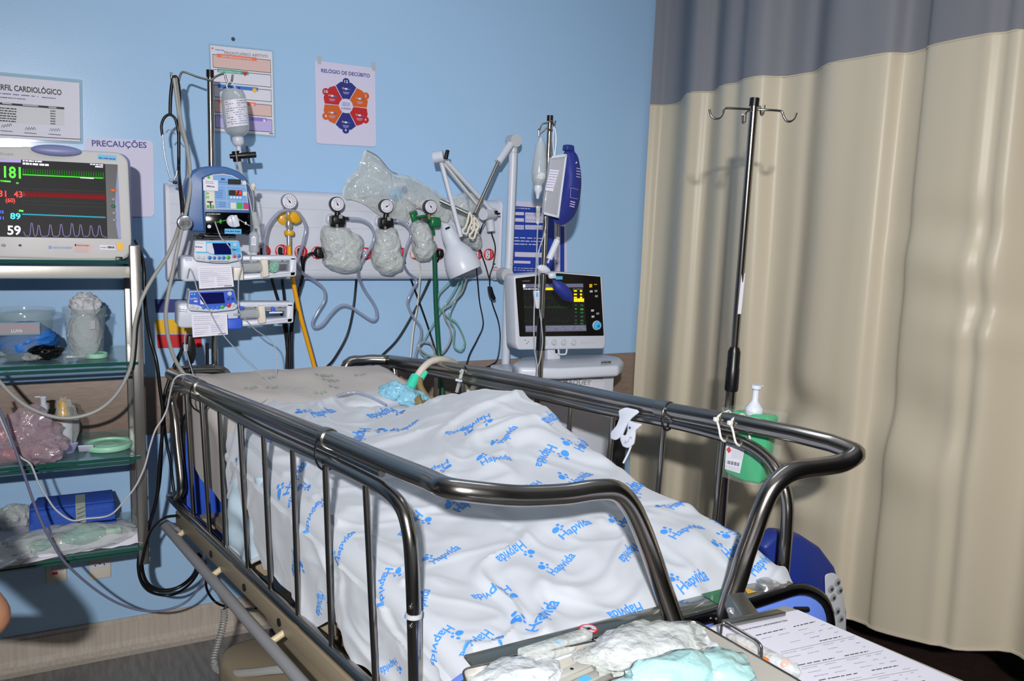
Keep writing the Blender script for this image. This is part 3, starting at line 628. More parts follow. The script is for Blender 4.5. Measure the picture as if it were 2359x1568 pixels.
# decubitus clock
Y = -.0045; b = MB(); sheetbox(b, [(725, 139), (864, 157), (866.5, 338), (729, 330)], Y+.0005, 'paper2', .012, .002)
for (x, y) in [(736, 136), (861, 151)]: b.quad(oY(x-4, y-8, Y), oY(x+4, y-7, Y), oY(x+4, y+12, Y), oY(x-4, y+11, Y), 'tape') if 'tape' in MATS else (mat('tape', 'b0b6b8', .4), b.quad(oY(x-4, y-8, Y), oY(x+4, y-7, Y), oY(x+4, y+12, Y), oY(x-4, y+11, Y), 'tape'))
T(b, 'RELÓGIO DE DECÚBITO', 740, 166, 852, 178.5, Y-.0002, 'inknavy', .0125)
C0 = oY(797, 244, Y)
for k in range(6):
    m = ['clocknavy', 'clockorange', 'clockred', 'clocknavy', 'clockorange', 'clockred'][k]; a0 = math.pi/2-k*math.pi/3
    def pt(a, r): return C0+V(math.cos(a)*r, 0, math.sin(a)*r)
    rr = .0865; w_ = .012; P = [pt(a0+.49, .028), pt(a0+.505, rr*.92), pt(a0+.25, rr), pt(a0+.14, rr)]+[pt(a0, rr*1.0)+V(math.cos(a0+g)*.0135, 0, math.sin(a0+g)*.0135) for g in (1.3, .8, .3, -.3, -.8, -1.3)]+[pt(a0-.14, rr), pt(a0-.25, rr), pt(a0-.505, rr*.92), pt(a0-.49, .028)]
    b.add(P, [tuple(range(len(P)))], m)
    num = ['12', '2', '4', '6', '8', '10'][k]; c = pt(a0, rr*1.0); wd = .0135 if len(num) == 2 else .0065
    b.text(num, c+V(-wd/2, -.0005, -.004), c+V(wd/2, -.0005, -.004), (0, 0, 1), 'paper', .0095)
    c = pt(a0, .060); b.ball(c+V(-.011, -.0005, .002), .0042, 'skin', 8, (1, .1, 1)); b.ball(c+V(.0, -.0005, .001), .005, 'paper', 8, (1.3, .1, .7)); b.ball(c+V(.011, -.0005, .0), .005, 'blue', 8, (1.4, .1, .5))
    for i in range(2): b.quad(c+V(-.012+.003*i, -.0004, -.010-.005*i), c+V(.012-.003*i, -.0004, -.010-.005*i), c+V(.012-.003*i, -.0004, -.012-.005*i), c+V(-.012+.003*i, -.0004, -.012-.005*i), 'lilac')
b.disc(C0+V(0, -.0006, 0), .026, (0, -1, 0), 'paper2', 28); b.text('2 HORAS', C0+V(-.018, -.001, -.0125), C0+V(.018, -.001, -.0125), (0, 0, 1), 'inknavy', .0062)
lines(b, C0+V(-.014, -.001, .012), C0+V(.014, -.001, .012), C0+V(-.014, -.001, -.003), 3, 'inkblue', .4, 5)
b.build('repositioning_clock_poster', label='lilac poster of a round red, orange and navy turning clock on the wall', cat='poster')
# blue notice board
Y = -.004; t = thing('notice_board', 'blue and white laminated notice board on the wall behind the drip pole', 'notice', oY(1245, 640, 0))
b = MB(); sheetbox(b, [(1170, 462), (1304, 470), (1308, 690), (1166, 690)], Y, 'paper2', 0, .003); b.build('board', t)
b = MB(); y2 = Y-.0006
b.prism(pp([(1180, 474), (1268, 480), (1277, 492), (1277, 660), (1174, 660)], y2), (0, .0004, 0), 'signblue'); b.quad(oY(1291, 520, y2), oY(1300, 522, y2), oY(1300, 690, y2), oY(1290, 690, y2), 'signblue')
y3 = y2-.0004
def wq(x0, y0, x1, y1, m='paper2'): b.quad(oY(x0, y0, y3), oY(x1, y0+(x1-x0)*.03, y3), oY(x1, y1+(x1-x0)*.03, y3), oY(x0, y1, y3), m)
for r_ in [(1186, 488, 1207, 495), (1186, 502, 1207, 510), (1186, 518, 1207, 528), (1210, 489, 1252, 512), (1210, 518, 1252, 528), (1186, 580, 1256, 591), (1184, 600, 1222, 606)]: wq(*r_)
lines(b, oY(1184, 546, y3), oY(1250, 548, y3), oY(1184, 568, y3), 3, 'paper2', .3, 5); lines(b, oY(1186, 478, y3), oY(1222, 480, y3), oY(1186, 484, y3), 1, 'paper2', .3, 8); lines(b, oY(1184, 616, y3), oY(1240, 618, y3), oY(1184, 626, y3), 2, 'paper2', .25, 8)
for (x0, y0, x1, y1) in [(1212, 491, 1249, 499), (1212, 502, 1249, 510), (1188, 519, 1206, 527), (1213, 519, 1250, 527)]:
    b.tube([oY(x0+(x1-x0)*k/14, (y0+y1)/2+(-1)**k*(y1-y0)*.4+(x1-x0)*k/14*.03, y3-.0004) for k in range(15)], .0009, 'inkblue', 4)
for x, y in [(1284, 520), (1287, 590), (1283, 607), (1287, 628)]: b.disc(oY(x, y, y3), .004, (0, -1, 0), 'red' if y == 607 else 'peach', 10)
b.build('printed_form', t)
for nm, m, pts in [('blue', 'navy', [(356.5, 689), (430, 689), (431, 719), (359.5, 720)]), ('yellow', 'sun', [(357.5, 737), (440, 736), (441, 766), (360.5, 768)]), ('red', 'red', [(360.5, 771), (464, 769.5), (465, 799), (363.5, 802)])]:
    b = MB(); sheetbox(b, pts, -.0015, m, 0, .001); b.build('colour_sticker', label=f'{nm} square-cornered colour sticker on the wall behind the syringe pumps', cat='sticker', group='colour stickers on the wall')
# sockets low on the wall
for (pts, kind) in [([(103, 1278), (152, 1272), (152, 1333), (104, 1338)], 'switch'), ([(203, 1268), (254, 1262), (255, 1324), (204, 1328)], 'socket')]:
    q = [oY(x, y, -.006) for x, y in pts]; x0, x1 = q[0].x, q[1].x; z1 = q[2].z; c = V((x0+x1)/2, 0, z1+.045)
    if kind == 'switch':
        t = thing('wall_switch', 'white wall plate with grey switches and a small red light under the shelves', 'switch', c)
        b = MB(); b.box(c+V(0, -.004, 0), (x1-x0, .008, .105), 'cream', .004); b.build('plate', t)
        b = MB(); b.box(c+V(-.004, -.009, .008), (.017, .005, .04), 'ltgrey', .001); b.box(c+V(.015, -.009, .008), (.013, .005, .04), 'ltgrey', .001); b.build('rocker', t)
        b = MB(); b.box(c+V(-.004, -.009, -.018), (.017, .004, .009), 'red', .001); b.build('indicator', t)
    else:
        t = thing('wall_socket', 'white three-hole wall socket under the shelves beside the rack post', 'socket', c)
        b = MB(); b.box(c+V(0, -.004, 0), (x1-x0, .008, .105), 'cream', .004)
        w_, h_ = .028, .012; oc = [V(-w_, 0, -h_*.3), V(-w_, 0, h_), V(w_, 0, h_), V(w_, 0, -h_*.3), V(w_*.65, 0, -h_), V(-w_*.65, 0, -h_)]
        b.prism([c+V(0, -.0095, .0)+p for p in oc], (0, .003, 0), 'paper', .001)
        for dx, dz in ((-.014, -.001), (0, .003), (.014, -.001)): b.lathe([(.0026, 0), (.0026, .0004)], c+V(dx, -.0096, dz), (0, -1, 0), 'black', 8)
        b.build('plate', t)
# ================================================================ bedhead service panel
PY = -.085
x0, x1 = oY(387, 500, PY).x, oY(1152, 560, PY).x; zt, zb = oY(800, 445, PY+.02).z, oY(800, 644, PY+.02).z
t = thing('gas_service_panel', 'long white bedhead panel with gas outlets and red ringed sockets', 'service panel', ((x0+x1)/2, 0, zb))
pr_ = rnd([V(0, 0, zt), V(0, PY, zt), V(0, PY, zb), V(0, 0, zb)], .045, 6)
b = MB(); b.prism([V(x0, p.y, p.z) for p in pr_], (x1-x0, 0, 0), 'white')
for zz in (.12, .32, .60, .80): b.box(((x0+x1)/2, PY-.0002, zb+(zt-zb)*zz), (x1-x0-.01, .0012, .0016), 'ltgrey')
b.build('housing', t)
for xx in (x0, x1):
    b = MB(); b.prism([V(xx-.006, p.y*1.02, p.z) for p in rnd([V(0, 0, zt+.004), V(0, PY, zt+.004), V(0, PY, zb-.004), V(0, 0, zb-.004)], .045, 6)], (.012, 0, 0), 'paper'); b.build('end_cap', t)
socks = [(608, 579, 'p'), (649, 578, 'p'), (693, 580, 'p'), (731, 582, 'p'), (843, 584, 's'), (923, 584, 'p'), (957, 584, 'b'), (1010, 585, 'p'), (1099, 585, 's'), (1126, 586, 's')]
for i, (x, y, k) in enumerate(socks):
    c = oY(x, y, PY-.001); b = MB(); b.lathe([(.0235, 0), (.0235, .002), (.022, .003)], c, (0, -1, 0), 'red', 28)
    c2 = c+V(-.005, -.0035, 0); hx = [c2+V(dx, 0, dz) for dx, dz in ((-.011, -.012), (-.011, .012), (-.003, .019), (.009, .014), (.009, -.014), (-.003, -.019))]
    b.prism(hx, (0, .002, 0), 'white'); b.prism([p*.82+c2*.18+V(0, -.0008, 0) for p in hx], (0, .001, 0), {'p': 'black', 's': 'white', 'b': 'cream'}[k])
    if k == 's':
        for dx, dz in ((-.002, .009), (.001, 0), (-.002, -.009)): b.lathe([(.0022, 0), (.0022, .0006)], c2+V(dx, -.0012, dz), (0, -1, 0), 'black', 8)
    for j, ch in enumerate('220V'):
        b.text(ch, c+V(.0115-.002*abs(j-1.5), -.0034, .0105-.008*j), c+V(.0155-.002*abs(j-1.5), -.0034, .0105-.008*j), (0, 0, 1), 'white', .006)
    b.build('power_socket', t)
b = MB(); T(b, 'wilson', 1135, 617, 1148, 618, PY-.001, 'ink', .006); T(b, 'linea', 1136, 623, 1149, 624, PY-.001, 'red', .006); b.box(oY(1139, 608, PY-.001), (.008, .001, .006), 'ink'); b.build('maker_mark', t)
# ---- gauges
def gauge(mb, c, r, rim, ang, m2='ltgrey', tilt=0.):
    c = Vector(c); ax = V(0, -1, 0)
    mb.lathe([(r, 0), (r*1.02, .006), (r*1.02, .022), (r*.9, .025)], c, ax, rim, 28); f = c+ax*.0255
    mb.disc(f, r*.9, ax, 'paper', 28); f2 = f+ax*.0004
    for k in range(13):
        a = math.radians(-135+k*22.5)-math.pi/2+math.pi; d = V(math.sin(a), 0, math.cos(a)); mb.box(f2+d*r*.68, (.0013, .0004, .005), 'ink', rot=Matrix.Rotation(a, 3, 'Y'))
    mb.tube([f2+V(math.cos(q)*r*.45, 0, math.sin(q)*r*.45) for q in [i*math.pi/10 for i in range(-2, 13)]], .0006, 'grey', 4)
    d = V(math.cos(ang), 0, math.sin(ang)); mb.tube([f2-d*r*.25, f2+d*r*.6], [.0016, .0004], 'black', 5); mb.lathe([(.003, 0), (.003, .001)], f2, ax, 'black', 10)
def flange(mb, c, m, r=.022): mb.lathe([(r, 0), (r*.95, .010), (r*.7, .014)], c, (0, -1, 0), m, 24)
def jar(mb, pts, Y, depth, m, seed):
    """soft wrapped jar: outline polygon in photo pixels, rounded with real depth"""
    P = pw(pts, Y); P = spl(P, 5, True); c = sum(P, Vector())/len(P); n = len(P); rings = []
    bm = bmesh.new(); K = 9
    for i in range(-K, K+1):
        a = i/K*math.pi/2*.985; sc = math.cos(a)**.55; dy = math.sin(a)*depth*.5
        rings.append([bm.verts.new(c+(p-c)*(sc*(1+.05*noise.noise(Vector((j*.35, i*.5, seed)))))+V(.006*noise.noise(p*30+V(0, i*.5, seed)), dy+.006*noise.noise(p*24+V(i*.4, seed, 3)), .005*noise.noise(p*22+V(seed, 1, i*.5)))) for j, p in enumerate(P)])
    for i in range(len(rings)-1):
        for j in range(n): bm.faces.new((rings[i][j], rings[i][(j+1) % n], rings[i+1][(j+1) % n], rings[i+1][j]))
    bm.faces.new(rings[0][::-1]); bm.faces.new(rings[-1]); bmesh.ops.recalc_face_normals(bm, faces=bm.faces); mb.addbm(bm, m, True)
def hose(px, r, m, name, label, cat, n=6, Y=-.12, seg=8, group=None, parent=None):
    P = []
    for q in px:
        if isinstance(q, Vector): P.append(q)
        else: P.append(oY(q[0], q[1], q[2] if len(q) > 2 else Y))
    b = MB(); b.tube(spl(P, n), r, m, seg); return b.build(name, parent, label=label, cat=cat, group=group)
GY = -.135
# compressed air (yellow)
t = thing('air_outlet_valve', 'yellow air valve with round gauge and yellow knob on the bedhead panel', 'valve', oY(666, 560, -.12))
b = MB(); flange(b, oY(655, 502, PY), 'yellow', .026); b.build('wall_flange', t)
b = MB(); gauge(b, oY(663, 464, GY), .0265, 'silver', 2.2); b.cyl(oY(663, 480, GY-.012), oY(664, 494, GY-.012), .007, 'silver'); b.build('gauge', t)
b = MB(); c = oY(673, 499, GY); b.lathe([(.016, -.01), (.024, 0), (.025, .012), (.023, .026), (.016, .03)], c, (.35, -1, 0), 'yellow', 8); b.lathe([(.012, -.03), (.012, 0)], c, (.35, -1, 0), 'silver', 14); b.build('knob', t)
b = MB(); b.lathe([(.010, 0), (.012, .010), (.012, .022), (.008, .028), (.010, .034), (.006, .05), (.009, .056), (.007, .088)], oY(665, 508, GY-.004), (0, 0, -1), 'silver', 14); b.build('connector', t)
b = MB(); b.lathe([(.016, 0), (.0175, .004), (.0175, .013), (.016, .016)], oY(666, 531, GY-.004), (0, 0, -1), 'yellow', 20); b.build('collar', t)
# vacuum regulators with wrapped jars
def vac(gx, gy, bx, by, pts, label, ang, seed, strip):
    t = thing('vacuum_regulator', label, 'regulator', oY(bx, pts[0][1]+100, -.13))
    b = MB(); flange(b, oY(bx-14, by+2, PY), 'white', .022); b.build('wall_flange', t)
    b = MB(); gauge(b, oY(gx, gy, GY), .0255, 'dkgrey', ang); b.build('gauge', t)
    b = MB(); b.cyl(oY(gx+4, gy+14, GY), oY(bx, by-4, GY), .010, 'black'); b.box(oY(bx, by+4, GY), (.05, .05, .034), 'black', .008); b.lathe([(.026, 0), (.026, .014)], oY(bx, by+13, GY), (0, 0, -1), 'black', 20)
    b.cyl(oY(bx+12, by, GY-.01), oY(bx+26, by, GY-.012), .006, 'black', 10); b.box(oY(bx+8, by-4, GY-.028), (.014, .006, .014), 'grey', .003); b.build('regulator_head', t)
    b = MB(); b.lathe([(.029, 0), (.031, .004), (.029, .009)], oY(bx, by+22, GY), (0, 0, -1), 'silver', 24); b.build('metal_ring', t)
    b = MB(); jar(b, pts, GY, .10, 'film_grey', seed); b.build('wrapped_jar', t)
    b = MB(); sx, sy, sa = strip; c = oY(sx, sy, GY-.056)
    R3 = Matrix.Rotation(sa, 3, 'Y'); b.box(c, (.017, .0005, .026), 'paper', rot=R3)
    for k in range(5): b.box(c+R3 @ V(-.006+.003*k, -.0006, 0), (.0011, .0004, .022), 'ink', rot=R3)
    b.build('barcode_label', t)
vac(773, 470, 777, 503, [(765, 521), (792, 521), (812, 534), (832, 546), (834, 570), (829, 596), (830, 616), (812, 627), (786, 628), (757, 616), (743, 604), (748, 592), (741, 570), (739, 545), (745, 523)], 'black vacuum regulator over the left, squarest plastic-wrapped jar', 2.0, 1, (777, 567, .35))
vac(886, 475, 888, 508, [(877, 524), (904, 524), (915, 540), (918, 560), (921, 580), (928, 603), (922, 622), (903, 632), (884, 632), (866, 620), (857, 605), (858, 580), (861, 555), (866, 532)], 'black vacuum regulator over the narrow-necked wrapped jar in the middle', .6, 4, (908, 584, -.7))
# oxygen
t = thing('oxygen_valve', 'green oxygen valve with gauge, green knob and a wrapped humidifier jar', 'valve', oY(985, 620, -.12))
b = MB(); gauge(b, oY(987, 476, GY), .0255, 'dkgrey', -1.0); b.cyl(oY(988, 493, GY-.01), oY(989, 505, GY-.01), .006, 'bronze'); b.build('gauge', t)
b = MB(); b.box(oY(1001, 512, GY-.012), (.044, .036, .040), 'green', .010); b.build('knob', t)
b = MB(); b.box(oY(953, 502, GY), (.020, .02, .034), 'green', .005, Matrix.Rotation(-.3, 3, 'Y')); b.box(oY(952, 490, GY), (.028, .018, .012), 'green', .003, Matrix.Rotation(-.3, 3, 'Y')); b.cyl(oY(960, 500, GY), oY(986, 496, GY), .005, 'green', 10); b.build('lever', t)
b = MB(); b.cyl(oY(995, 505, PY), oY(995, 505, GY), .014, 'green'); b.box(oY(975, 507, GY), (.03, .03, .02), 'dkgrey', .004); b.box(oY(993, 534, GY), (.026, .022, .02), 'green', .004); b.cyl(oY(990, 520, GY), oY(993, 530, GY), .009, 'dkgrey'); b.cyl(oY(995, 540, GY), oY(997, 556, GY), .004, 'bronze', 8); b.build('connector', t)
b = MB(); jar(b, [(955, 510), (976, 509), (987, 528), (993, 550), (1003, 566), (998, 586), (984, 600), (966, 601), (955, 586), (951, 565), (946, 545), (946, 522)], GY-.01, .09, 'film_grey', 8); b.build('wrapped_jar', t)
b = MB(); c = oY(965, 578, GY-.060)
for k in range(5): b.box(c+V(-.006+.0032*k, 0, -.001*k), (.0015, .0004, .02), 'paper', rot=Matrix.Rotation(.2, 3, 'Y'))
b.build('barcode_label', t)
t = thing('flow_meter', 'small wrapped flow meter bottle hidden behind the desk lamp head', 'flow meter', oY(1090, 575, -.12))
b = MB(); jar(b, [(1068, 520), (1095, 520), (1104, 545), (1104, 562), (1097, 575), (1084, 570), (1068, 555), (1062, 538)], GY, .08, 'film_grey', 12); b.build('wrapped_jar', t)
b = MB(); b.cyl(oY(1083, 478, GY), oY(1083, 520, GY), .012, 'tube_green'); b.box(oY(1080, 510, GY), (.04, .02, .03), 'green', .006); b.cyl(oY(1083, 505, PY), oY(1083, 505, GY), .012, 'green'); b.build('flow_column', t)
# ---- hanging plastic bags
def bagshape(mb, pts, Y, depth, m, seed, K=10, wr=.022):
    P = pw(pts, Y); P = spl(P, 5, True); n = len(P); c = sum(P, Vector())/n
    bm = bmesh.new(); rings = []
    for sgn in (-1, 1):
        rr = []
        for i in range(K+1):
            sc = 1-i/K*.96; row = []
            for j, p in enumerate(P):
                q = c+(p-c)*sc; dd = (1-sc**2.2)*depth*.5
                nn = noise.noise(Vector((q.x*16, q.z*16, seed)))*.6+noise.noise(Vector((q.x*40, q.z*26, seed+5)))*.4
                row.append(bm.verts.new(q+V(0, sgn*dd+nn*wr*(1 if i else .3), 0)))
            rr.append(row)
        for i in range(K):
            for j in range(n): bm.faces.new((rr[i][j], rr[i][(j+1) % n], rr[i+1][(j+1) % n], rr[i+1][j]))
        bm.faces.new(rr[-1]); rings.append(rr)
    for j in range(n): bm.faces.new((rings[0][0][j], rings[0][0][(j+1) % n], rings[1][0][(j+1) % n], rings[1][0][j]))
    bmesh.ops.recalc_face_normals(bm, faces=bm.faces); mb.addbm(bm, m, True)
t = thing('clear_plastic_bag', 'large crinkled clear plastic bag draped over the bedhead panel', 'plastic bag', oY(930, 500, -.11))
b = MB(); bagshape(b, [(842, 345), (868, 358), (888, 378), (900, 396), (940, 404), (975, 420), (1008, 442), (1030, 462), (1038, 490), (1030, 512), (1000, 500), (960, 480), (935, 512), (905, 506), (880, 500), (862, 488), (838, 470), (812, 460), (796, 458), (789, 440), (800, 412), (822, 390), (832, 368)], -.116, .055, 'film_clear', 3); b.build('bag_film', t)
b = MB(); b.tube(spl([oY(903, 398, -.146), oY(910, 430, -.146), oY(920, 460, -.146), (oY(932, 490, -.146)), oY(940, 512, -.14)], 5), .0018, 'film_white', 5); b.tube(spl([oY(845, 346, -.143), oY(870, 360, -.143), oY(898, 392, -.143), oY(915, 400, -.143)], 4), .0016, 'silver', 5); b.build('seam', t)
b = MB(); crumple(oY(912, 448, -.117), (.045, .02, .04), 'sky', 2, .3, mb=b); crumple(oY(932, 436, -.117), (.018, .015, .026), 'blue', 3, .3, mb=b); crumple(oY(980, 470, -.12), (.07, .03, .045), 'cotton', 5, .3, mb=b); b.build('contents', t)
t = thing('clear_plastic_bag', 'smaller clear plastic bag with a blue stripe behind the lamp arms', 'plastic bag', oY(1070, 500, -.12))
b = MB(); bagshape(b, [(1034, 462), (1052, 448), (1078, 443), (1100, 452), (1112, 475), (1104, 505), (1086, 520), (1060, 520), (1042, 505), (1030, 485)], -.14, .05, 'film_clear', 9); b.build('bag_film', t)
b = MB(); b.tube([oY(1076, 452, -.15), oY(1080, 478, -.15), oY(1082, 500, -.15)], .004, 'blue', 6); b.build('contents', t)
# ---- desk lamp on its arms
t = thing('desk_lamp', 'white anglepoise lamp with bell shade over the bedhead panel', 'lamp', oY(1125, 545, -.16))
LY = -.24
b = MB(); b.cyl(oY(999, 363, LY), oY(1022, 359, LY-.02), .021, 'white', 20); b.build('elbow_joint', t)
b = MB(); b.box(oY(1029, 356, LY-.022), (.012, .016, .034), 'black', .003, Matrix.Rotation(.2, 3, 'Y')); b.build('elbow_knob', t)
b = MB(); b.cyl(oY(1016, 372, LY), oY(1062, 545, LY-.02), .0085, 'white', 10); b.build('upper_arm', t)
b = MB(); b.cyl(oY(1026, 368, LY+.02), oY(1134, 486, -.18), .0085, 'white', 10); b.build('lower_arm', t)
b = MB(); b.cyl(oY(1021, 374, LY+.01), oY(1110, 484, -.18), .0055, 'cream', 8); b.build('tension_rod', t)
b = MB(); b.cyl(oY(1113, 494, -.20), oY(1136, 492, -.16), .021, 'white', 20); b.cyl(oY(1136, 484, -.17), oY(1140, 492, -.17), .014, 'white', 14); b.build('base_joint', t)
b = MB(); b.box(oY(1142, 489, -.185), (.016, .012, .014), 'black', .003); b.box(oY(1148, 492, -.185), (.016, .006, .008), 'black', .002); b.build('joint_knob', t)
b = MB(); b.cyl(oY(1128, 505, -.16), oY(1131, 532, -.16), .016, 'white', 20); b.build('mount_socket', t)
b = MB(); b.cyl(oY(1131, 520, -.16), oY(1129, 520, -.08), .010, 'white', 12); b.build('wall_bracket', t)
ctr, dwn = oY(1031, 532, LY-.03), oY(1073, 628, LY-.07); ax = (dwn-ctr).normalized(); L = (dwn-ctr).length
pf3 = [(.010, -.028), (.022, -.012), (.027, 0), (.030, .02), (.031, .052), (.038, .064), (.052, .084), (.062, .112), (.066, .15), (.063, L), (.060, L), (.061, .145), (.034, .06), (.02, .03)]
b = MB(); b.lathe(pf3, ctr, ax, 'white', 40); b.build('shade', t)
b = MB(); b.lathe([(.01, .05), (.025, .075), (.03, .10), (.02, .13), (.005, .135)], ctr, ax, 'paper', 20); b.build('bulb', t)
b = MB(); b.box(oY(1031, 525, LY-.058), (.018, .006, .006), 'black', .001, Matrix.Rotation(-.4, 3, 'Y')); b.build('switch', t)
# ---- white stand tube with jointed arm holding clips
t = thing('circuit_support_arm', 'tall white jointed support arm holding breathing-tube clips beside the panel', 'support arm', oY(1165, 860, -.17))
AY = -.17
b = MB(); b.cyl(oY(1183, 335, AY), oY(1171, 640, AY), .0165, 'white', 20); b.cyl(oY(1170, 640, AY), oY(1164, 862, AY), .0165, 'white', 20); b.build('column', t)
b = MB()
for (x, y) in [(1182, 351), (1173, 608), (1169, 655)]: c = oY(x, y, AY); b.cyl(c+V(0, 0, -.003), c+V(0, 0, .003), .0172, 'ltgrey', 20)
b.build('column_band', t)
b = MB(); c = oY(1181, 325, AY); b.cyl(c+V(0, .02, 0), c+V(0, -.03, 0), .024, 'ltgrey', 24); b.build('top_joint', t)
b = MB(); c = oY(1164, 632, AY-.02); b.cyl(c+V(0, .03, 0), c+V(0, -.02, 0), .026, 'ltgrey', 24); b.cyl(oY(1158, 634, PY), c, .02, 'white', 16); b.build('lower_joint', t)
b = MB(); b.cyl(oY(1176, 332, AY-.03), oY(1147, 374, AY-.05), .015, 'white', 16); b.build('arm_sleeve', t)
b = MB(); b.cyl(oY(1149, 370, AY-.05), oY(1094, 492, AY-.10), .007, 'steel', 12); b.cyl(oY(1014, 462, AY-.06), oY(1092, 498, AY-.10), .0075, 'steel_dull', 12); b.build('rod', t)
for (x, y, s_) in [(1083, 515, 1), (1093, 520, -1)]:
    b = MB(); P = [(x+3*s_-4, y-26), (x-6, y-4), (x-12, y+10), (x-17, y+14), (x-15, y+22), (x-7, y+22), (x-3, y+10), (x+4, y-8)]
    P = [(px+ (6 if s_ < 0 else 0), py+(6 if s_ < 0 else 0)) for px, py in P]
    b.tube(spl(pw(P, AY-.115), 5, True), .0042, 'cream', 8, closed=True); b.tube(spl(pw([(x+2, y-8), (x+8, y+4), (x+2, y+10), (x+8, y+16)], AY-.11), 4), .004, 'cream', 6); b.build('tube_clip', t)
# ---- hoses and flexes in front of the wall
hose([(612, 604, -.33), (609, 560, -.20), (618, 520, -.17), (640, 492, -.16), (662, 484, -.16), (688, 492, -.16), (704, 520, -.16), (700, 552, -.16), (690, 585, -.15), (684, 608, -.14), (696, 628, -.12), (722, 645, -.08), (745, 665, -.07), (748, 690, -.07), (732, 718, -.07), (720, 742, -.07), (724, 754, -.07), (742, 748, -.07), (765, 720, -.07), (785, 704, -.07), (806, 706, -.07), (835, 725, -.07), (858, 738, -.07), (868, 728, -.07), (862, 702, -.07), (838, 665, -.08), (826, 635, -.12), (828, 612, -.15), (842, 588, -.16), (858, 562, -.16), (862, 540, -.16), (852, 518, -.16), (832, 506, -.16), (805, 503, -.16)], .0062, 'tube_clear', 'suction_tube', 'clear suction tube looping from the left wrapped jar across the wall', 'tube', 6)
hose([(904, 509, -.15), (920, 510, -.16), (935, 518, -.16), (944, 530, -.16), (946, 545, -.16), (938, 565, -.16), (931, 590, -.15), (930, 608, -.14), (940, 628, -.10), (955, 640, -.08), (959, 652, -.08), (950, 668, -.08), (940, 690, -.08), (940, 705, -.08), (952, 730, -.08), (968, 752, -.08), (970, 775, -.08), (962, 800, -.08), (957, 820, -.09), (955, 845, -.10), (958, 875, -.1)], .0058, 'tube_clear', 'suction_tube', 'clear wavy suction tube hanging below the middle wrapped jar', 'tube', 6)
hose([(666, 552, GY), (667, 590, GY), (674, 640, -.14), (690, 720, -.13), (712, 800, -.12), (730, 870, -.12), (745, 960, -.12)], .0078, 'hoseyellow', 'air_hose', 'straight yellow air hose running down from the yellow valve', 'hose', 5, seg=12)
hose([(997, 556, GY), (1001, 590, GY), (1004, 700, -.12), (1010, 800, -.12), (1016, 860, -.14), (1022, 960, -.16)], .0092, 'hosegreen', 'oxygen_hose', 'thick dark green oxygen hose hanging from the green valve', 'hose', 5, seg=12)
hose([(1046, 640, -.14), (1030, 655, -.12), (1012, 675, -.11), (1008, 695, -.11), (1015, 712, -.11), (1032, 730, -.11), (1050, 742, -.11), (1062, 762, -.11), (1070, 785, -.11), (1067, 802, -.11), (1058, 807, -.11), (1046, 798, -.11), (1045, 778, -.11), (1046, 756, -.11), (1038, 742, -.11), (1036, 722, -.11), (1050, 690, -.11), (1062, 662, -.12), (1066, 638, -.14)], .0038, 'tube_green', 'oxygen_tube', 'thin green-tinted tube looped below the lamp shade', 'tube', 6)
hose([(1076, 638, -.15), (1064, 672, -.12), (1040, 698, -.11), (1022, 712, -.11), (1025, 732, -.11), (1036, 755, -.11), (1038, 780, -.11), (1026, 805, -.11), (1008, 818, -.12), (990, 819, -.12), (972, 808, -.12), (966, 796, -.12), (974, 787, -.12), (990, 790, -.12), (1000, 806, -.12), (1002, 824, -.12), (1003, 850, -.14)], .0036, 'cable_grey', 'grey_tube', 'thin grey tube coiling beside the green oxygen hose', 'tube', 6)
hose([(1062, 640, -.13), (1040, 680, -.11), (1018, 712, -.10), (975, 785, -.11), (964, 800, -.11), (975, 818, -.12), (996, 822, -.12), (1002, 840, -.13)], .003, 'tube_green', 'oxygen_tube', 'thinnest green-tinted tube crossing behind the grey coil', 'tube', 6)
hose([(957, 588, PY-.01), (966, 605, -.10), (968, 630, -.08), (962, 700, -.05), (952, 760, -.05), (946, 820, -.06), (944, 860, -.06)], .0035, 'cream', 'power_flex', 'beige flex hanging down from the beige plugged socket', 'cable')
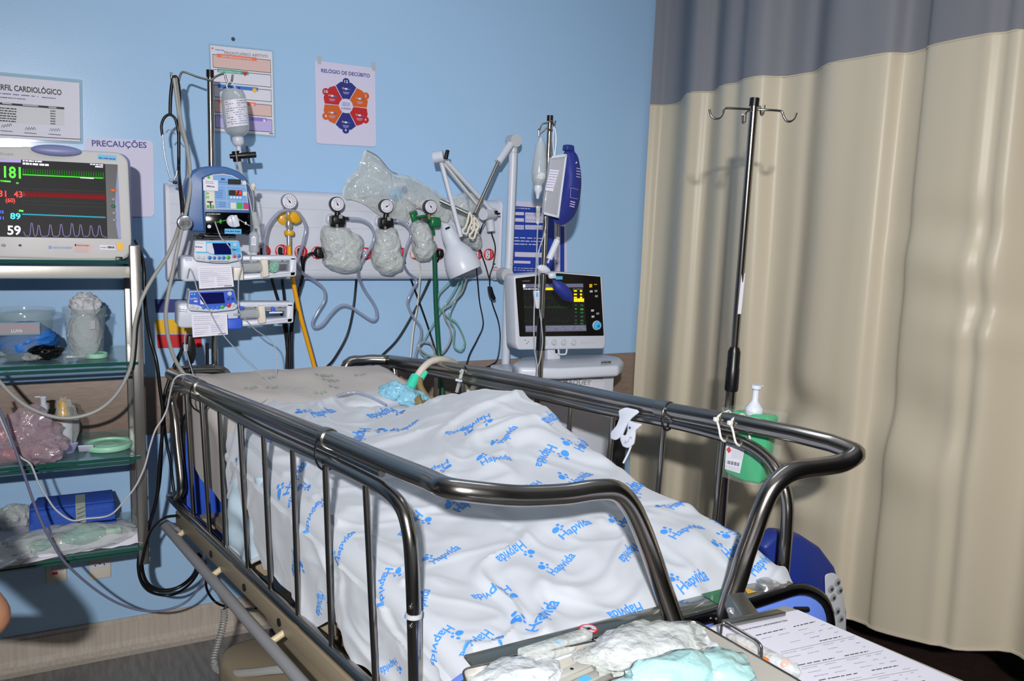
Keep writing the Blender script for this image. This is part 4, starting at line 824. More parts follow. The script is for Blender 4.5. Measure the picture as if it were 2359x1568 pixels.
for pts, r, lab in [([(651, 585, PY-.01), (650, 640, -.06), (655, 690, -.05), (662, 780, -.05), (658, 880, -.06)], .005, 'black flex falling behind the pump arms, second socket from the left'),
                    ([(615, 588, PY-.01), (628, 650, -.06), (648, 720, -.05), (660, 790, -.05), (664, 880, -.06)], .005, 'black flex slanting behind the pump arms from the leftmost socket'),
                    ([(695, 590, PY-.01), (696, 640, -.07), (680, 700, -.06), (668, 780, -.06), (668, 880, -.07)], .0052, 'black flex from the third red socket down behind the bed'),
                    ([(728, 582, PY-.02), (712, 586, -.12), (700, 602, -.11), (697, 640, -.08), (684, 690, -.07), (672, 770, -.07), (672, 880, -.08)], .0055, 'black flex with a right-angled plug in the fourth socket'),
                    ([(821, 612, -.10), (820, 650, -.05), (812, 720, -.05), (798, 775, -.05), (770, 825, -.06), (752, 845, -.07)], .004, 'black flex curving down from behind the left wrapped jar'),
                    ([(928, 590, PY-.01), (940, 625, -.07), (960, 680, -.05), (985, 750, -.05), (1008, 825, -.07), (1020, 880, -.08)], .004, 'black flex slanting right behind the green hose'),
                    ([(1012, 592, PY-.01), (1000, 620, -.07), (968, 690, -.05), (920, 775, -.05), (880, 818, -.05), (850, 850, -.06)], .004, 'black flex slanting down left across the beige flex'),
                    ([(1097, 610, -.20), (1104, 690, -.08), (1113, 745, -.06), (1100, 780, -.06), (1082, 815, -.08), (1074, 842, -.1), (1068, 860, -.15)], .0027, 'thin black lamp flex with a kink to the left'),
                    ([(1131, 532, -.16), (1141, 570, -.10), (1136, 610, -.10), (1128, 640, -.10), (1132, 690, -.08), (1148, 740, -.07), (1152, 780, -.07), (1146, 825, -.08), (1132, 840, -.08), (1112, 848, -.10)], .0027, 'thin black lamp flex running through the inline switch'),
                    ([(1118, 508, -.19), (1108, 528, -.18), (1102, 560, -.14), (1118, 610, -.10), (1128, 645, -.10)], .0027, 'short thin black flex joining at the inline switch')]:
    hose(pts, r, 'black', 'power_flex', lab, 'cable')
b = MB(); b.prism(rnd(pw([(1122, 660), (1129, 659), (1133, 674), (1138, 686), (1134, 691), (1127, 686), (1123, 672)], -.10), .004), (0, -.02, 0), 'black', .002); b.build('inline_switch', label='small black inline switch on the lamp flex left of the white column', cat='switch')
b = MB(); b.box(oY(736, 582, PY-.012), (.034, .022, .04), 'black', .008); b.build('power_plug', label='black power plug in the fourth red-ringed socket', cat='plug')
b = MB(); b.box(oY(1014, 584, PY-.012), (.026, .022, .036), 'black', .008); b.build('power_plug', label='black power plug in the socket under the oxygen valve', cat='plug')
b = MB(); b.box(oY(952, 584, PY-.010), (.024, .022, .034), 'cream', .008); b.build('power_plug', label='beige power plug beneath the oxygen humidifier jar', cat='plug')
# ================================================================ glass shelf rack on the left
RX, RY = .150, -.385
t = thing('shelf_rack', 'wall rack of steel posts with four green-edged glass shelves left of the bed', 'shelf rack', (-.3, -.2, .46))
for (x, y) in [(RX+.005, RY), (RX+.005, -.02), (-.86, RY), (-.86, -.02)]:
    b = MB(); b.box((x, y, (.468+1.46)/2), (.031, .025, .992), 'rack_steel', .003); b.build('post', t)
SZ = [1.405, 1.104, .812, .520]
for i, z in enumerate(SZ):
    b = MB(); b.box((-.36, -.215, z+.004), (1.02, .33, .008), 'glass_shelf'); b.build('glass_shelf', t)
    b = MB(); b.box((-.36, -.3815-.018*(i > 0), z+.004), (1.03, .003, .010), 'glass_edge'); b.build('shelf_edge', t, label='dark green glass edge')
    b = MB(); zz = z-.016
    b.box((-.36, RY+.012, zz-(.010 if i == 0 else 0)), (1.0, .012, .034 if i == 0 else .008), 'steel_sheet' if i == 0 else 'glass_edge', .001); b.box((RX+.005, -.2, zz), (.012, .36, .012), 'steel_dull'); b.box((-.86, -.2, zz), (.012, .36, .012), 'steel_dull'); b.build('shelf_rail', t)
for i, z in enumerate(SZ): SZ[i] = z+.0085
def on(px, py, z): return oZ(px, py, z)
# ---- patient monitor
Y = -.375
t = thing('patient_monitor', 'large cream patient monitor with heart and breathing traces on the top shelf', 'monitor', oY(110, 598, Y))
b = MB(); b.prism(rnd(pw([(-70, 340), (60, 338), (285, 352), (302, 366), (307, 575), (298, 597), (-70, 598)], Y+.02), .02), (-.012, .14, 0), 'monside' if 'monside' in MATS else (mat('monside', '7f86b4', .4), 'monside')[1], .008); b.build('back_shell', t)
b = MB(); b.prism(rnd(pw([(-72, 338), (60, 336), (278, 350), (297, 368), (304, 560), (297, 588), (280, 598), (150, 598), (-72, 592)], Y), .016), (0, .024, 0), 'monitor_shell', .006); b.build('bezel', t)
b = MB(); c = oY(130, 345, Y-.004); b.ball(c, 1, 'monside', 20, (.064, .012, .016)); b.build('alarm_lamp', t)
yb = Y-.0012
b = MB(); b.prism(pw([(-60, 361), (272, 378), (279, 550), (-60, 544)], yb), (0, .001, 0), 'screen'); b.build('screen', t)
y2 = yb-.0006; b = MB()
b.prism(pw([(243, 377), (272, 378.5), (268, 430), (266, 470), (268, 520), (273, 549.5), (248, 549)], y2), (0, .0002, 0), 'dkgrey'); b.add(pw([(272, 380), (279, 549.5), (273, 549.5), (268, 520), (266, 470), (268, 430)], y2-.0002), [tuple(range(6))], 'monside')
b.build('key_strip', t)
for x, y, m in [(262, 438, 'orange'), (262, 459, 'grey'), (262, 475, 'green'), (263, 491, 'grey'), (264, 507, 'grey')]:
    b = MB(); b.ball(oY(x, y, y2-.001), 1, m, 12, (.0088 if m == 'orange' else .006, .002, .005)); b.build('key', t)
y3 = y2-.0004; b = MB()
T(b, '181', 8, 407.5, 47, 410, y3, 'e_green', .0305); T(b, '43', 31, 453.5, 51, 454.5, y3, 'e_red', .0165); T(b, '31', -4, 452, 13.5, 453, y3, 'e_red', .0165); T(b, '(60)', 12, 465, 34, 466, y3, 'e_red', .011)
T(b, '89', 23, 504, 47, 505, y3, 'e_cyan', .0165); T(b, '59', 17, 540, 48, 540.5, y3, 'e_white', .0245); T(b, '35', -4, 491, 8, 491.5, y3, 'e_blue', .008); T(b, '31', -4, 505, 8, 505.5, y3, 'e_blue', .008)
b.quad(oY(-60, 362.5, y3), oY(47, 366, y3), oY(47, 373.5, y3), oY(-60, 370, y3), 'e_lav')
lines(b, oY(51, 367.5, y3), oY(98, 370, y3), oY(51, 371, y3), 1, 'e_white', .8, 3); lines(b, oY(51, 373, y3), oY(112, 377, y3), oY(51, 378, y3), 1, 'e_white', .9, 4); lines(b, oY(208, 376, y3), oY(238, 378, y3), oY(208, 379, y3), 1, 'e_white', .8, 5); lines(b, oY(220, 381, y3), oY(238, 382, y3), oY(220, 385, y3), 1, 'e_white', .8, 6)
T(b, 'o', 36, 422.5, 42, 423, y3, 'e_green', .006); lines(b, oY(0, 414, y3), oY(24, 416, y3), oY(0, 419, y3), 1, 'e_green', .7, 8); b.quad(oY(43, 483, y3), oY(53, 484, y3), oY(53, 488, y3), oY(43, 487, y3), 'e_green'); b.quad(oY(185, 407, y3), oY(216, 409, y3), oY(216, 411.5, y3), oY(185, 409.5, y3), 'e_white')
def trace(P, r, m): b.tube([oY(x, y, y3) for x, y in P], r, m, 4)
P = []; 
for k in range(34):
    x = 51+k*5.65; y = 400+(x-50)*.045; P += [(x, y), (x+1.2, y-13), (x+2, y+3.5), (x+3, y)]
trace(P, .0006, 'e_dgreen'); trace([(x, y+1.4) for x, y in P[::4]], .0012, 'e_green')
for off, amp in ((0, 7), (2, 6), (4.2, 4)):
    P = [];
    for k in range(41): x = 53+k*4.65+off*.4; y = 446+off*1.1+(x-50)*.038; P += [(x, y+amp*.6), (x+1.4, y-amp), (x+2.8, y)]
    trace(P, .00055, 'e_dred')
trace([q for k in range(44) for q in ((50+k*4.4, 492+k*.17), (52.5+k*4.4, 495+k*.17), (54+k*4.4, 492+k*.17))], .0006, 'e_cyan')
P = [(54, 533), (58, 543)]
for x, h in ((73, 31), (89, 26), (116, 27), (141, 28), (166, 30), (186, 27), (210, 25), (229.5, 25)): P += [(x-7, 544), (x-4, 540), (x-1.5, 544-h), (x+1, 544-h+1), (x+5, 541), (x+9, 545)]
P += [(246, 547)]; trace(P, .0007, 'e_lav')
for y in (434, 462, 470): trace([(50, y), (240, y+7)], .0002, 'e_dim')
b.build('display_graphics', t)
b = MB(); T(b, 'Life Scope', -24, 354, 29, 356, yb, 'grey', .007); T(b, 'NIHON KOHDEN', 122, 572.5, 166, 573, yb, 'blue', .006); b.quad(oY(112, 566, yb), oY(119, 566.2, yb), oY(119, 573, yb), oY(112, 573, yb), 'blue'); b.ball(oY(46, 565, yb), .003, 'black', 8, (1.3, .2, 1)); b.ball(oY(8, 565, yb), .004, 'grey', 8, (1.4, .2, 1)); b.build('lettering', t)
b = MB(); b.quad(oY(226, 354, yb), oY(269.5, 357, yb), oY(269.5, 368.5, yb), oY(226, 365.5, yb), 'sky'); lines(b, oY(228, 360.5, yb-.0003), oY(268, 364, yb-.0003), oY(228, 364, yb-.0003), 1, 'inknavy', .8, 2); b.build('sticker', t)
b = MB(); b.quad(oY(171, 560, yb), oY(209, 561, yb), oY(210, 582, yb), oY(171, 580, yb), 'peach'); T(b, 'NIHON KOHDEN', 178, 566.5, 205, 567.5, yb-.0003, 'ink', .004); b.quad(oY(172.5, 562, yb-.0003), oY(176, 562, yb-.0003), oY(176, 567, yb-.0003), oY(172.5, 567, yb-.0003), 'ink'); lines(b, oY(173, 570.5, yb-.0003), oY(205, 571.5, yb-.0003), oY(173, 582, yb-.0003), 3, 'grey', .3, 7); b.build('sticker', t)
b = MB(); b.quad(oY(229.5, 564, yb), oY(266, 565, yb), oY(266, 576, yb), oY(229.5, 575, yb), 'paper'); lines(b, oY(232, 569, yb-.0003), oY(246, 569.5, yb-.0003), oY(232, 571, yb-.0003), 1, 'ink', .8, 9); lines(b, oY(248, 567, yb-.0003), oY(264, 567.5, yb-.0003), oY(248, 573, yb-.0003), 1, 'ink', .8, 11); b.build('sticker', t)
b = MB(); b.quad(oY(270, 558.5, yb), oY(283, 559, yb), oY(283.5, 576, yb), oY(270, 576, yb), 'sun'); b.build('sticker', t)
b = MB(); b.prism(pw([(-60, 575), (60, 579), (150, 588), (270, 583), (300, 575), (295, 592), (278, 600), (-60, 600)], Y+.004), (0, .1, 0), 'monitor_shell', .004); b.box(oY(274, 596, Y-.002), (.018, .01, .012), 'black', .001); b.build('base', t)
# ---- jars
def pot(x0, x1, ytop, ybot, z, name, label, lidrim=True):
    c = on((x0+x1)/2, ybot, z); sc = (Vector(CAM)-c).length/FPX; r = (x1-x0)/2*sc*1.0; 
    top = oY((x0+x1)/2, ytop, c.y); h = top.z-z
    t = thing(name, label, 'jar', c); b = MB()
    b.lathe([(r*.80, .002), (r*.82, 0), (r*.84, h*.5), (r*.87, h*.52), (r*.93, h*.80), (r*1.04, h*.82), (r*1.0, h*.85), (r*.97, h*.98), (r*1.0, h), (r*.95, h), (r*.93, h*.85), (r*.88, h*.8), (r*.78, .004)], c, (0, 0, 1), 'jar', 32); b.build('jar_body', t)
    return t, c, r, h
t, c, r, h = pot(-2, 116, 711, 821, SZ[1], 'storage_jar', 'wide clear plastic jar holding blue cloth caps on the second shelf')
b = MB(); crumple(c+V(.006, 0, h*.36), (r*1.72, r*1.66, h*.70), 'barblue', 3, .25, 2.2, b); b.build('blue_cloth', t)
b = MB(); fr = c+V(-.012, -r*.93, h*.66); b.box(fr, (r*1.3, .001, h*.25), 'acrylic'); b.box(fr+V(0, -.001, 0), (r*1.24, .0006, h*.2), 'peachgrey' if 'peachgrey' in MATS else (mat('peachgrey', '9a8f98', .5), 'peachgrey')[1]); b.text('LUVA', fr+V(-.014, -.002, -.010), fr+V(.014, -.002, -.010), (0, 0, 1), 'paper', .009); b.build('label_card', t)
t, c, r, h = pot(157, 239, 707, 820, SZ[1], 'storage_jar', 'narrower clear plastic jar overflowing with white gauze on the second shelf')
b = MB(); crumple(c+V(0, 0, h*.45), (r*1.55, r*1.5, h*.95), 'cotton', 5, .15, 3, b); crumple(c+V(.004, 0, h*1.02), (r*1.3, r*1.2, h*.5), 'cotton', 8, .35, 3, b); b.build('gauze', t)
b = MB(); b.box(c+V(.021, -r*.86, h*.68), (.016, .001, .026), 'ltgrey', rot=Matrix.Rotation(.5, 3, 'Z')); b.build('label_card', t)
c = on(102, 829, SZ[1]); b = MB(); crumple(c+V(0, .01, .021), (.092, .055, .046), 'black_gloss', 4, .25, 2.5, b, flat=.85); crumple(c+V(-.030, 0, .012), (.05, .05, .024), 'film_clear', 6, .3, 3, b, flat=.85)
b.build('wrapped_pouch', label='small black pouch in clear plastic in front of the blue-filled jar', cat='pouch')
b = MB(); c = on(25, 824, SZ[1]); b.box(c+V(-.02, 0, .004), (.09, .012, .006), 'black', .002); b.build('marker_pen', label='black flat stick lying in front of the blue-filled jar', cat='pen')
c = on(222, 822, SZ[1]); b = MB(); b.lathe([(.031, 0), (.032, .002), (.032, .012), (.029, .013), (.028, .010)], c, (0, 0, 1), 'ltgreen', 28); b.build('jar_lid', label='small pale green jar lid lying beside the gauze jar', cat='lid')
c = on(181, 822, SZ[1]); b = MB(); b.box(c+V(-.006, 0, .004), (.055, .04, .007), 'film_white', .002); b.cyl(c+V(-.010, 0, .013), c+V(.02, -.006, .010), .007, 'film_clear', 10); b.build('ampoule_pack', label='clear plastic ampoule pack at the foot of the gauze jar', cat='ampoule')
# third shelf
z = SZ[2]
c = on(55, 1066, z); t = thing('plastic_bag', 'crumpled pinkish plastic bag with red things inside on the third shelf', 'plastic bag', c)
b = MB(); crumple(c+V(-.01, .03, .058), (.22, .12, .125), 'film_pink', 2, .4, 1.7, b, flat=.88); crumple(c+V(.045, -.01, .035), (.12, .09, .075), 'film_pink', 7, .4, 2, b, flat=.9); crumple(c+V(.02, .02, .11), (.10, .05, .10), 'film_pink', 9, .4, 2, b); b.build('bag_film', t)
b = MB(); crumple(c+V(-.04, .02, .088), (.052, .04, .032), 'red', 3, .4, 3, b); crumple(c+V(-.01, .01, .03), (.12, .06, .03), 'clockred', 4, .3, 3, b); b.build('contents', t)
c = on(112, 1035, z); t = thing('pump_bottle', 'blue and orange lotion bottle with white pump behind the pink bag', 'bottle', c)
b = MB(); b.prism(rnd([c+V(-.024, .012, 0), c+V(.020, .012, 0), c+V(.020, -.012, 0), c+V(-.024, -.012, 0)], .01), (0, 0, .10), 'blue', .003); b.box(c+V(.006, -.0125, .035), (.018, .001, .03), 'orange'); b.box(c+V(-.010, -.0125, .035), (.016, .001, .06), 'peach'); b.build('bottle_body', t)
b = MB(); b.lathe([(.009, .10), (.009, .118), (.0125, .120), (.0125, .142), (.008, .144), (.008, .162), (.010, .163), (.010, .170)], c+V(-.008, 0, 0), (0, 0, 1), 'white', 18); b.box(c+V(-.020, 0, .168), (.022, .009, .005), 'white', .002); b.build('pump_head', t)
c = on(152, 1040, z); t = thing('wrapped_bottle', 'yellow-tipped feeding bottle wrapped in clear film on the third shelf', 'bottle', c)
b = MB(); b.lathe([(.018, .0), (.020, .05), (.021, .10), (.016, .112), (.015, .125), (.010, .135), (.010, .152), (.005, .158)], c, (0, 0, 1), 'white', 18); b.build('bottle_body', t)
b = MB(); b.lathe([(.0175, .102), (.017, .115), (.0155, .128), (.0115, .137), (.011, .154), (.006, .160)], c+V(-.003, -.003, 0), (0, 0, 1), 'yellow', 16); b.build('cap', t)
b = MB(); crumple(c+V(.004, 0, .078), (.066, .055, .168), 'wrap_thin', 6, .25, 2.4, b); b.build('film_wrap', t)
for i, (x, y, m, m2, w_, h_, a, lab) in enumerate([(122, 1050, 'white', 'navy', .055, .035, .2, 'small white sachet with dark blue top at the shelf front'), (160, 1046, 'lilac', 'peach', .04, .05, .45, 'lilac sachet propped against the wrapped bottle'), (199, 1045, 'paper2', 'aqua', .042, .03, -.15, 'pale sachet with aqua blob left of the big green lid')]):
    c = on(x, y, z); R3 = Matrix.Rotation(a, 3, 'Z') @ Matrix.Rotation(-.9, 3, 'X'); b = MB(); b.box(c+V(0, .012, .014), (w_, h_, .004), m, .0015, R3); b.box(c+V(0, .012, .014)+R3 @ V(0, h_*.22, .0024), (w_*.8, h_*.42, .0006), m2, rot=R3); lines(b, c+V(0, .012, .014)+R3 @ V(-w_*.4, -h_*.12, .0026), c+V(0, .012, .014)+R3 @ V(w_*.4, -h_*.12, .0026), c+V(0, .012, .014)+R3 @ V(-w_*.4, -h_*.42, .0026), 2, 'inkblue', .35, i)
    b.build('sachet', label=lab, cat='sachet', group='sachets on the third shelf')
c = on(250, 1030, z); b = MB(); b.lathe([(.066, 0), (.069, .003), (.069, .014), (.066, .017), (.061, .016), (.060, .011), (.03, .011), (.028, .013), (.02, .013)], c, (0, 0, 1), 'ltgreen', 40); b.build('jar_lid', label='large pale green screw lid lying on the third shelf by the rack post', cat='lid')
# bottom shelf
z = SZ[3]
c = on(170, 1232, z); t = thing('wrapped_bundle', 'blue cloth-wrapped instrument bundle closed with a strip of indicator tape', 'bundle', c+V(0, .05, 0))
R3 = Matrix.Rotation(.03, 3, 'Z'); b = MB(); cc = c+V(.0, .07, .047)
b.box(cc, (.245, .12, .085), 'royalcloth' if 'royalcloth' in MATS else (mat('royalcloth', '2d56b8', .75, bump=(60, .5, .004)), 'royalcloth')[1], .016, R3, 3); b.prism([cc+V(-.12, -.055, .043), cc+V(.12, -.055, .043), cc+V(.118, .05, .046), cc+V(-.10, .05, .046)], (0, 0, .007), 'royalcloth', .003); b.prism([cc+V(-.122, -.062, .004), cc+V(.122, -.062, .012), cc+V(.122, -.062, -.038), cc+V(-.122, -.062, -.038)], (0, .01, 0), 'royalcloth', .003); b.build('cloth_wrap', t)
b = MB(); tp = [cc+V(.022, .03, .052), cc+V(.022, -.055, .0515), cc+V(.022, -.0638, .044), cc+V(.022, -.0638, -.03)]
for p_, q_ in zip(tp, tp[1:]): b.quad(p_+V(-.014, -.001, .001), p_+V(.014, -.001, .001), q_+V(.014, -.001, .001), q_+V(-.014, -.001, .001), 'tapegr' if 'tapegr' in MATS else (mat('tapegr', '9aa6a0', .5), 'tapegr')[1])
for k in range(5): b.quad(cc+V(.012, -.0652, .034-.014*k), cc+V(.034, -.0652, .042-.014*k), cc+V(.034, -.0652, .040-.014*k), cc+V(.012, -.0652, .032-.014*k), 'dkgrey')
b.build('indicator_tape', t)
c = on(150, 1292, z); t = thing('resuscitator_pack', 'clear and white sterile pack holding a green breathing bag on the bottom shelf', 'pack', c)
b = MB(); pts = [oZ(x, y, z+.006) for x, y in [(-20, 1240), (20, 1212), (280, 1195), (322, 1222), (328, 1243), (180, 1272), (60, 1300), (45, 1300)]]; b.prism(pts, (0, 0, .006), 'paper', .003)
def strip3(k): return None
b.grid(lambda u, v: oZ(-20+350*u, 1300-50*u-8*v, z+.012)+V(0, 0, .03*v+.006*noise.noise(Vector((u*12, v*3, 2)))), 40, 6, 'paper'); b.build('paper_backing', t)
b = MB(); m0 = oZ(195, 1250, z+.03); R4 = Matrix.Rotation(.16, 3, 'Y') @ Matrix.Rotation(0, 3, 'Z')
crumple(m0+V(-.005, .02, .018), (.125, .075, .06), 'teal', 4, .08, 1.5, b); b.cyl(m0+V(.06, .02, .02), m0+V(.10, .02, .022), .012, 'ltgreen', 12); b.cyl(m0+V(-.065, .02, .014), m0+V(-.09, .02, .008), .013, 'bronze', 12); crumple(m0+V(-.115, .015, .004), (.075, .06, .035), 'teal', 9, .15, 2, b); b.build('breathing_bag', t)
b = MB(); crumple(m0+V(-.03, .018, .012), (.35, .115, .085), 'film_clear', 11, .2, 2.2, b, flat=.8); crumple(m0+V(-.20, .0, -.006), (.16, .13, .055), 'film_white', 13, .35, 2.2, b, flat=.8); b.build('clear_cover', t)
c = on(30, 1235, z); b = MB(); crumple(c+V(0, .07, .038), (.11, .09, .08), 'film_grey', 15, .3, 2.4, b, flat=.9); b.build('grey_pouch', label='rounded grey see-through pouch left of the blue bundle', cat='pouch')
# ================================================================ left drip pole with pumps
PX0, PYY = .385, -.262
def vtube(px, y0, y1, Y, r, m, n=20):
    a = oY(px[0], y0, Y); c = oY(px[1], y1, Y); x = (a.x+c.x)/2; b_ = MB(); b_.cyl(V(x, Y, c.z), V(x, Y, a.z), r, m, n); return b_, V(x, Y, c.z), V(x, Y, a.z)
t = thing('drip_pole', 'steel drip pole with two hook arms rising at the head of the bed', 'drip pole', V(PX0, PYY, .4))
b, lo, hi = vtube((484, 497), 178, 1000, PYY, .0098, 'steel'); b.build('pole', t); X1 = lo.x
b = MB(); b.cyl(hi, hi+V(0, 0, .022), .0115, 'black', 18); b.build('cap', t)
b = MB(); b.tube(spl([V(X1, PYY-.01, oY(482, 186, PYY).z)]+pw([(455, 177), (424, 166), (416, 172), (412, 186), (404, 194), (396, 186), (394, 166)], PYY-.012), 5), .0034, 'steel', 8); b.build('hook_arm', t)
b = MB(); b.tube(spl([V(X1, PYY-.01, oY(482, 186, PYY).z)]+pw([(500, 175), (516, 170), (520, 180), (523, 190), (529, 193), (534, 186), (536, 172)], PYY-.012), 5), .0034, 'steel', 8); b.build('hook_arm', t)
# stethoscope
SY = PYY-.03
t = thing('stethoscope', 'black stethoscope hanging from the left hook of the drip pole', 'stethoscope', oY(420, 520, SY))
b = MB(); b.tube(spl(pw([(392, 262), (393, 225), (397, 188), (402, 177), (408, 182), (413, 215), (412, 290), (412, 360), (412, 390)], SY)+[oY(414, 420, -.36), oY(418, 462, -.41), oY(420, 490, -.425)], 5), .0052, 'black', 10)
b.tube(spl(pw([(374, 312), (372, 290), (378, 272), (390, 264), (402, 271), (408, 290), (413, 326)], SY), 5), .0042, 'black', 10); b.build('tubing', t)
b = MB(); b.tube(spl(pw([(375, 310), (377, 340), (383, 375), (392, 408)], SY-.004), 5), .0024, 'silver', 8); b.tube(spl(pw([(412, 324), (412, 360), (407, 400), (402, 412)], SY+.006), 5), .0024, 'silver', 8); b.tube(spl(pw([(382, 306), (388, 299), (396, 300), (404, 310)], SY), 4), .0018, 'silver', 6); b.cyl(oY(420, 488, -.425), oY(422, 506, -.43), .003, 'silver', 8); b.build('ear_tube', t)
for x, y in ((395, 415), (403, 420)): b = MB(); b.ball(oY(x, y, SY), .0075, 'ltgrey' if x == 395 else 'dkgrey', 12, (1, 1, .8)); b.build('ear_tip', t)
b = MB(); c = oY(425, 513, -.43); b.lathe([(.019, -.006), (.021, -.002), (.021, .006), (.012, .010), (.007, .018)], c, (.2, -1, 0), 'silver', 24); b.lathe([(.0215, -.004), (.0225, 0), (.0215, .003)], c, (.2, -1, 0), 'black', 24); b.build('chest_piece', t)
hose([(404, 180, -.31), (409, 215, -.31), (417, 280, -.33), (430, 335, -.35), (437, 385, -.37), (438, 430, -.385), (430, 480, -.405), (418, 530, -.43), (408, 575, -.45), (398, 625, -.45), (387, 680, -.45), (382, 725, -.45), (388, 780, -.44), (402, 825, -.43), (420, 856, -.42), (436, 872, -.44), (452, 883, -.47)], .0058, 'cable_grey', 'monitor_cable', 'thick grey lead hanging from the pole hook straight down to the bed rail', 'cable', 6, seg=10)
hose([(401, 180, -.32), (407, 225, -.32), (418, 300, -.33), (433, 345, -.35), (434, 400, -.36), (424, 470, -.37), (408, 535, -.40), (385, 590, -.42), (352, 640, -.44), (326, 690, -.45), (311, 745, -.45), (307, 795, -.45), (299, 850, -.45), (270, 905, -.45), (230, 942, -.45), (180, 960, -.45), (130, 961, -.45), (80, 945, -.45), (40, 920, -.45), (0, 880, -.45), (-40, 830, -.45)], .0055, 'cable_grey', 'monitor_cable', 'thick grey lead swinging in a wide loop across the glass shelves', 'cable', 6, seg=10)
hose([(452, 868, -.46), (436, 862, -.49), (414, 864, -.51), (400, 876, -.50), (392, 905, -.48), (385, 940, -.46), (374, 965, -.46), (358, 990, -.46), (345, 1030, -.46), (333, 1075, -.46), (312, 1120, -.46), (285, 1155, -.46), (262, 1180, -.46), (240, 1190, -.45), (200, 1194, -.45), (165, 1198, -.45), (130, 1175, -.45), (108, 1145, -.45), (90, 1115, -.45), (78, 1085, -.45), (68, 1066, -.45), (40, 1045, -.45), (10, 985, -.45), (-20, 915, -.45)], .0028, 'ltgrey', 'sensor_lead', 'slim pale grey sensor lead draped over the rail and across the lower shelves', 'cable', 6)
hose([(-20, 900, -.47), (10, 970, -.47), (35, 1035, -.47), (58, 1100, -.47), (90, 1190, -.47), (118, 1245, -.47), (150, 1295, -.46), (210, 1350, -.44), (270, 1388, -.42), (330, 1406, -.42), (385, 1404, -.42), (430, 1385, -.42), (460, 1350, -.44), (474, 1310, -.48), (470, 1270, -.55)], .0038, 'cable_lav', 'floor_cable', 'dark violet-grey cable sweeping low from the shelves to under the bed', 'cable', 6)
for pts, r, lab in [([(312, 555, -.2), (322, 575, -.3), (331, 615, -.35), (333, 670, -.36), (336, 720, -.36), (346, 780, -.36), (360, 830, -.38), (368, 890, -.38), (376, 960, -.38), (371, 1030, -.38), (366, 1090, -.38), (362, 1140, -.38), (350, 1190, -.38), (332, 1230, -.38), (324, 1262, -.38), (319, 1300, -.38), (325, 1335, -.38), (345, 1355, -.38), (385, 1360, -.38), (425, 1345, -.38), (452, 1315, -.42), (462, 1280, -.5)], .0055, 'thick black cable dropping from behind the left monitor and looping to the bed'),
                    ([(420, 800, -.33), (405, 850, -.33), (388, 900, -.34), (378, 960, -.35), (384, 1020, -.35), (392, 1060, -.36), (398, 1110, -.37), (405, 1160, -.4)], .0045, 'black cable passing behind the near head corner of the rail'),
                    ([(425, 790, -.30), (402, 845, -.30), (380, 905, -.31), (374, 970, -.32), (372, 1040, -.33), (366, 1120, -.34), (348, 1195, -.36), (334, 1250, -.37), (327, 1300, -.37), (338, 1340, -.37), (368, 1358, -.37), (410, 1352, -.37), (446, 1322, -.41), (458, 1275, -.5)], .0050, 'black cable running beside the thick one into the same floor loop'),
                    ([(408, 1187, -.55), (380, 1192, -.5), (355, 1212, -.45), (340, 1240, -.42), (328, 1290, -.42), (322, 1330, -.40), (345, 1362, -.40), (395, 1370, -.40), (440, 1342, -.45), (468, 1295, -.5)], .0042, 'black cable curling round from the grey bumper bar'),
                    ([(474, 1320, -.5), (476, 1355, -.45), (492, 1382, -.42), (515, 1395, -.45), (560, 1402, -.5), (590, 1400, -.6)], .0040, 'short black cable under the head end of the bumper bar')]:
    hose(pts, r, 'black', 'power_cable', lab, 'cable', 6)
# coiled hand-set cord
cp_ = spl([oY(x, y, Y_) for x, y, Y_ in [(516, 1402, -.62), (516, 1425, -.62), (510, 1455, -.64), (500, 1490, -.66), (493, 1520, -.68), (500, 1540, -.70), (530, 1550, -.86), (580, 1548, -1.0), (625, 1543, -1.12), (660, 1540, -1.2)]], 24)
P = []; L = 0
for i, p in enumerate(cp_):
    if i: L += (p-cp_[i-1]).length
    a = cp_[max(0, i-1)]; c = cp_[min(len(cp_)-1, i+1)]; d = (c-a).normalized(); u = V(1, 0, 0); u = (u-d*u.dot(d)).normalized(); q = d.cross(u)
    P.append((p, u, q, L))
Q = []
for k in range(int(L/.0075*9)):
    s = k/9*.0075; j = next((n for n in range(len(P)) if P[n][3] >= s), len(P)-1); p, u, q, l = P[j]; p0, _, _, l0 = P[max(0, j-1)]; f_ = (s-l0)/(l-l0) if l > l0 else 0; pos = p0.lerp(p, f_); an = k/9*2*math.pi; Q.append(pos+(u*math.cos(an)+q*math.sin(an))*.0085)
b = MB(); b.tube(Q, .0027, 'cable_grey', 5); b.build('coiled_cord', label='grey coiled cord hanging by the skirting below the bed frame', cat='cord')
hose([(520, 1385, -.6), (521, 1395, -.62), (516, 1404, -.62)], .004, 'dkgrey', 'cord_plug', 'short dark end piece of the coiled cord at the bed frame', 'cord')
# drip bottle
BY = PYY-.014
t = thing('drip_bottle', 'upside-down clear drip bottle with handwritten label on the left pole', 'bottle', oY(545, 330, BY))
tz, bz = oY(536, 204, BY), oY(549, 332, BY); ax = (bz-tz).normalized(); Ls = (bz-tz).length
b = MB(); b.lathe([(.010, 0), (.030, .004), (.037, .020), (.0395, .045), (.040, .10), (.0385, .125), (.030, .140), (.0165, .147), (.0155, .158)], tz, ax, 'bottle_clear', 28); b.build('bottle_body', t)
b = MB(); b.lathe([(.0175, .150), (.0185, .154), (.0175, .170), (.012, .176), (.008, .178), (.007, .195), (.010, .196), (.010, .204)], tz, ax, 'white', 18); b.build('neck_plug', t)
b = MB(); b.tube(spl(pw([(526, 206), (522, 198), (526, 189)], BY)+pw([(532, 189), (540, 198), (542, 206)], BY), 4), .0022, 'white', 6); b.build('hanger', t)
b = MB()
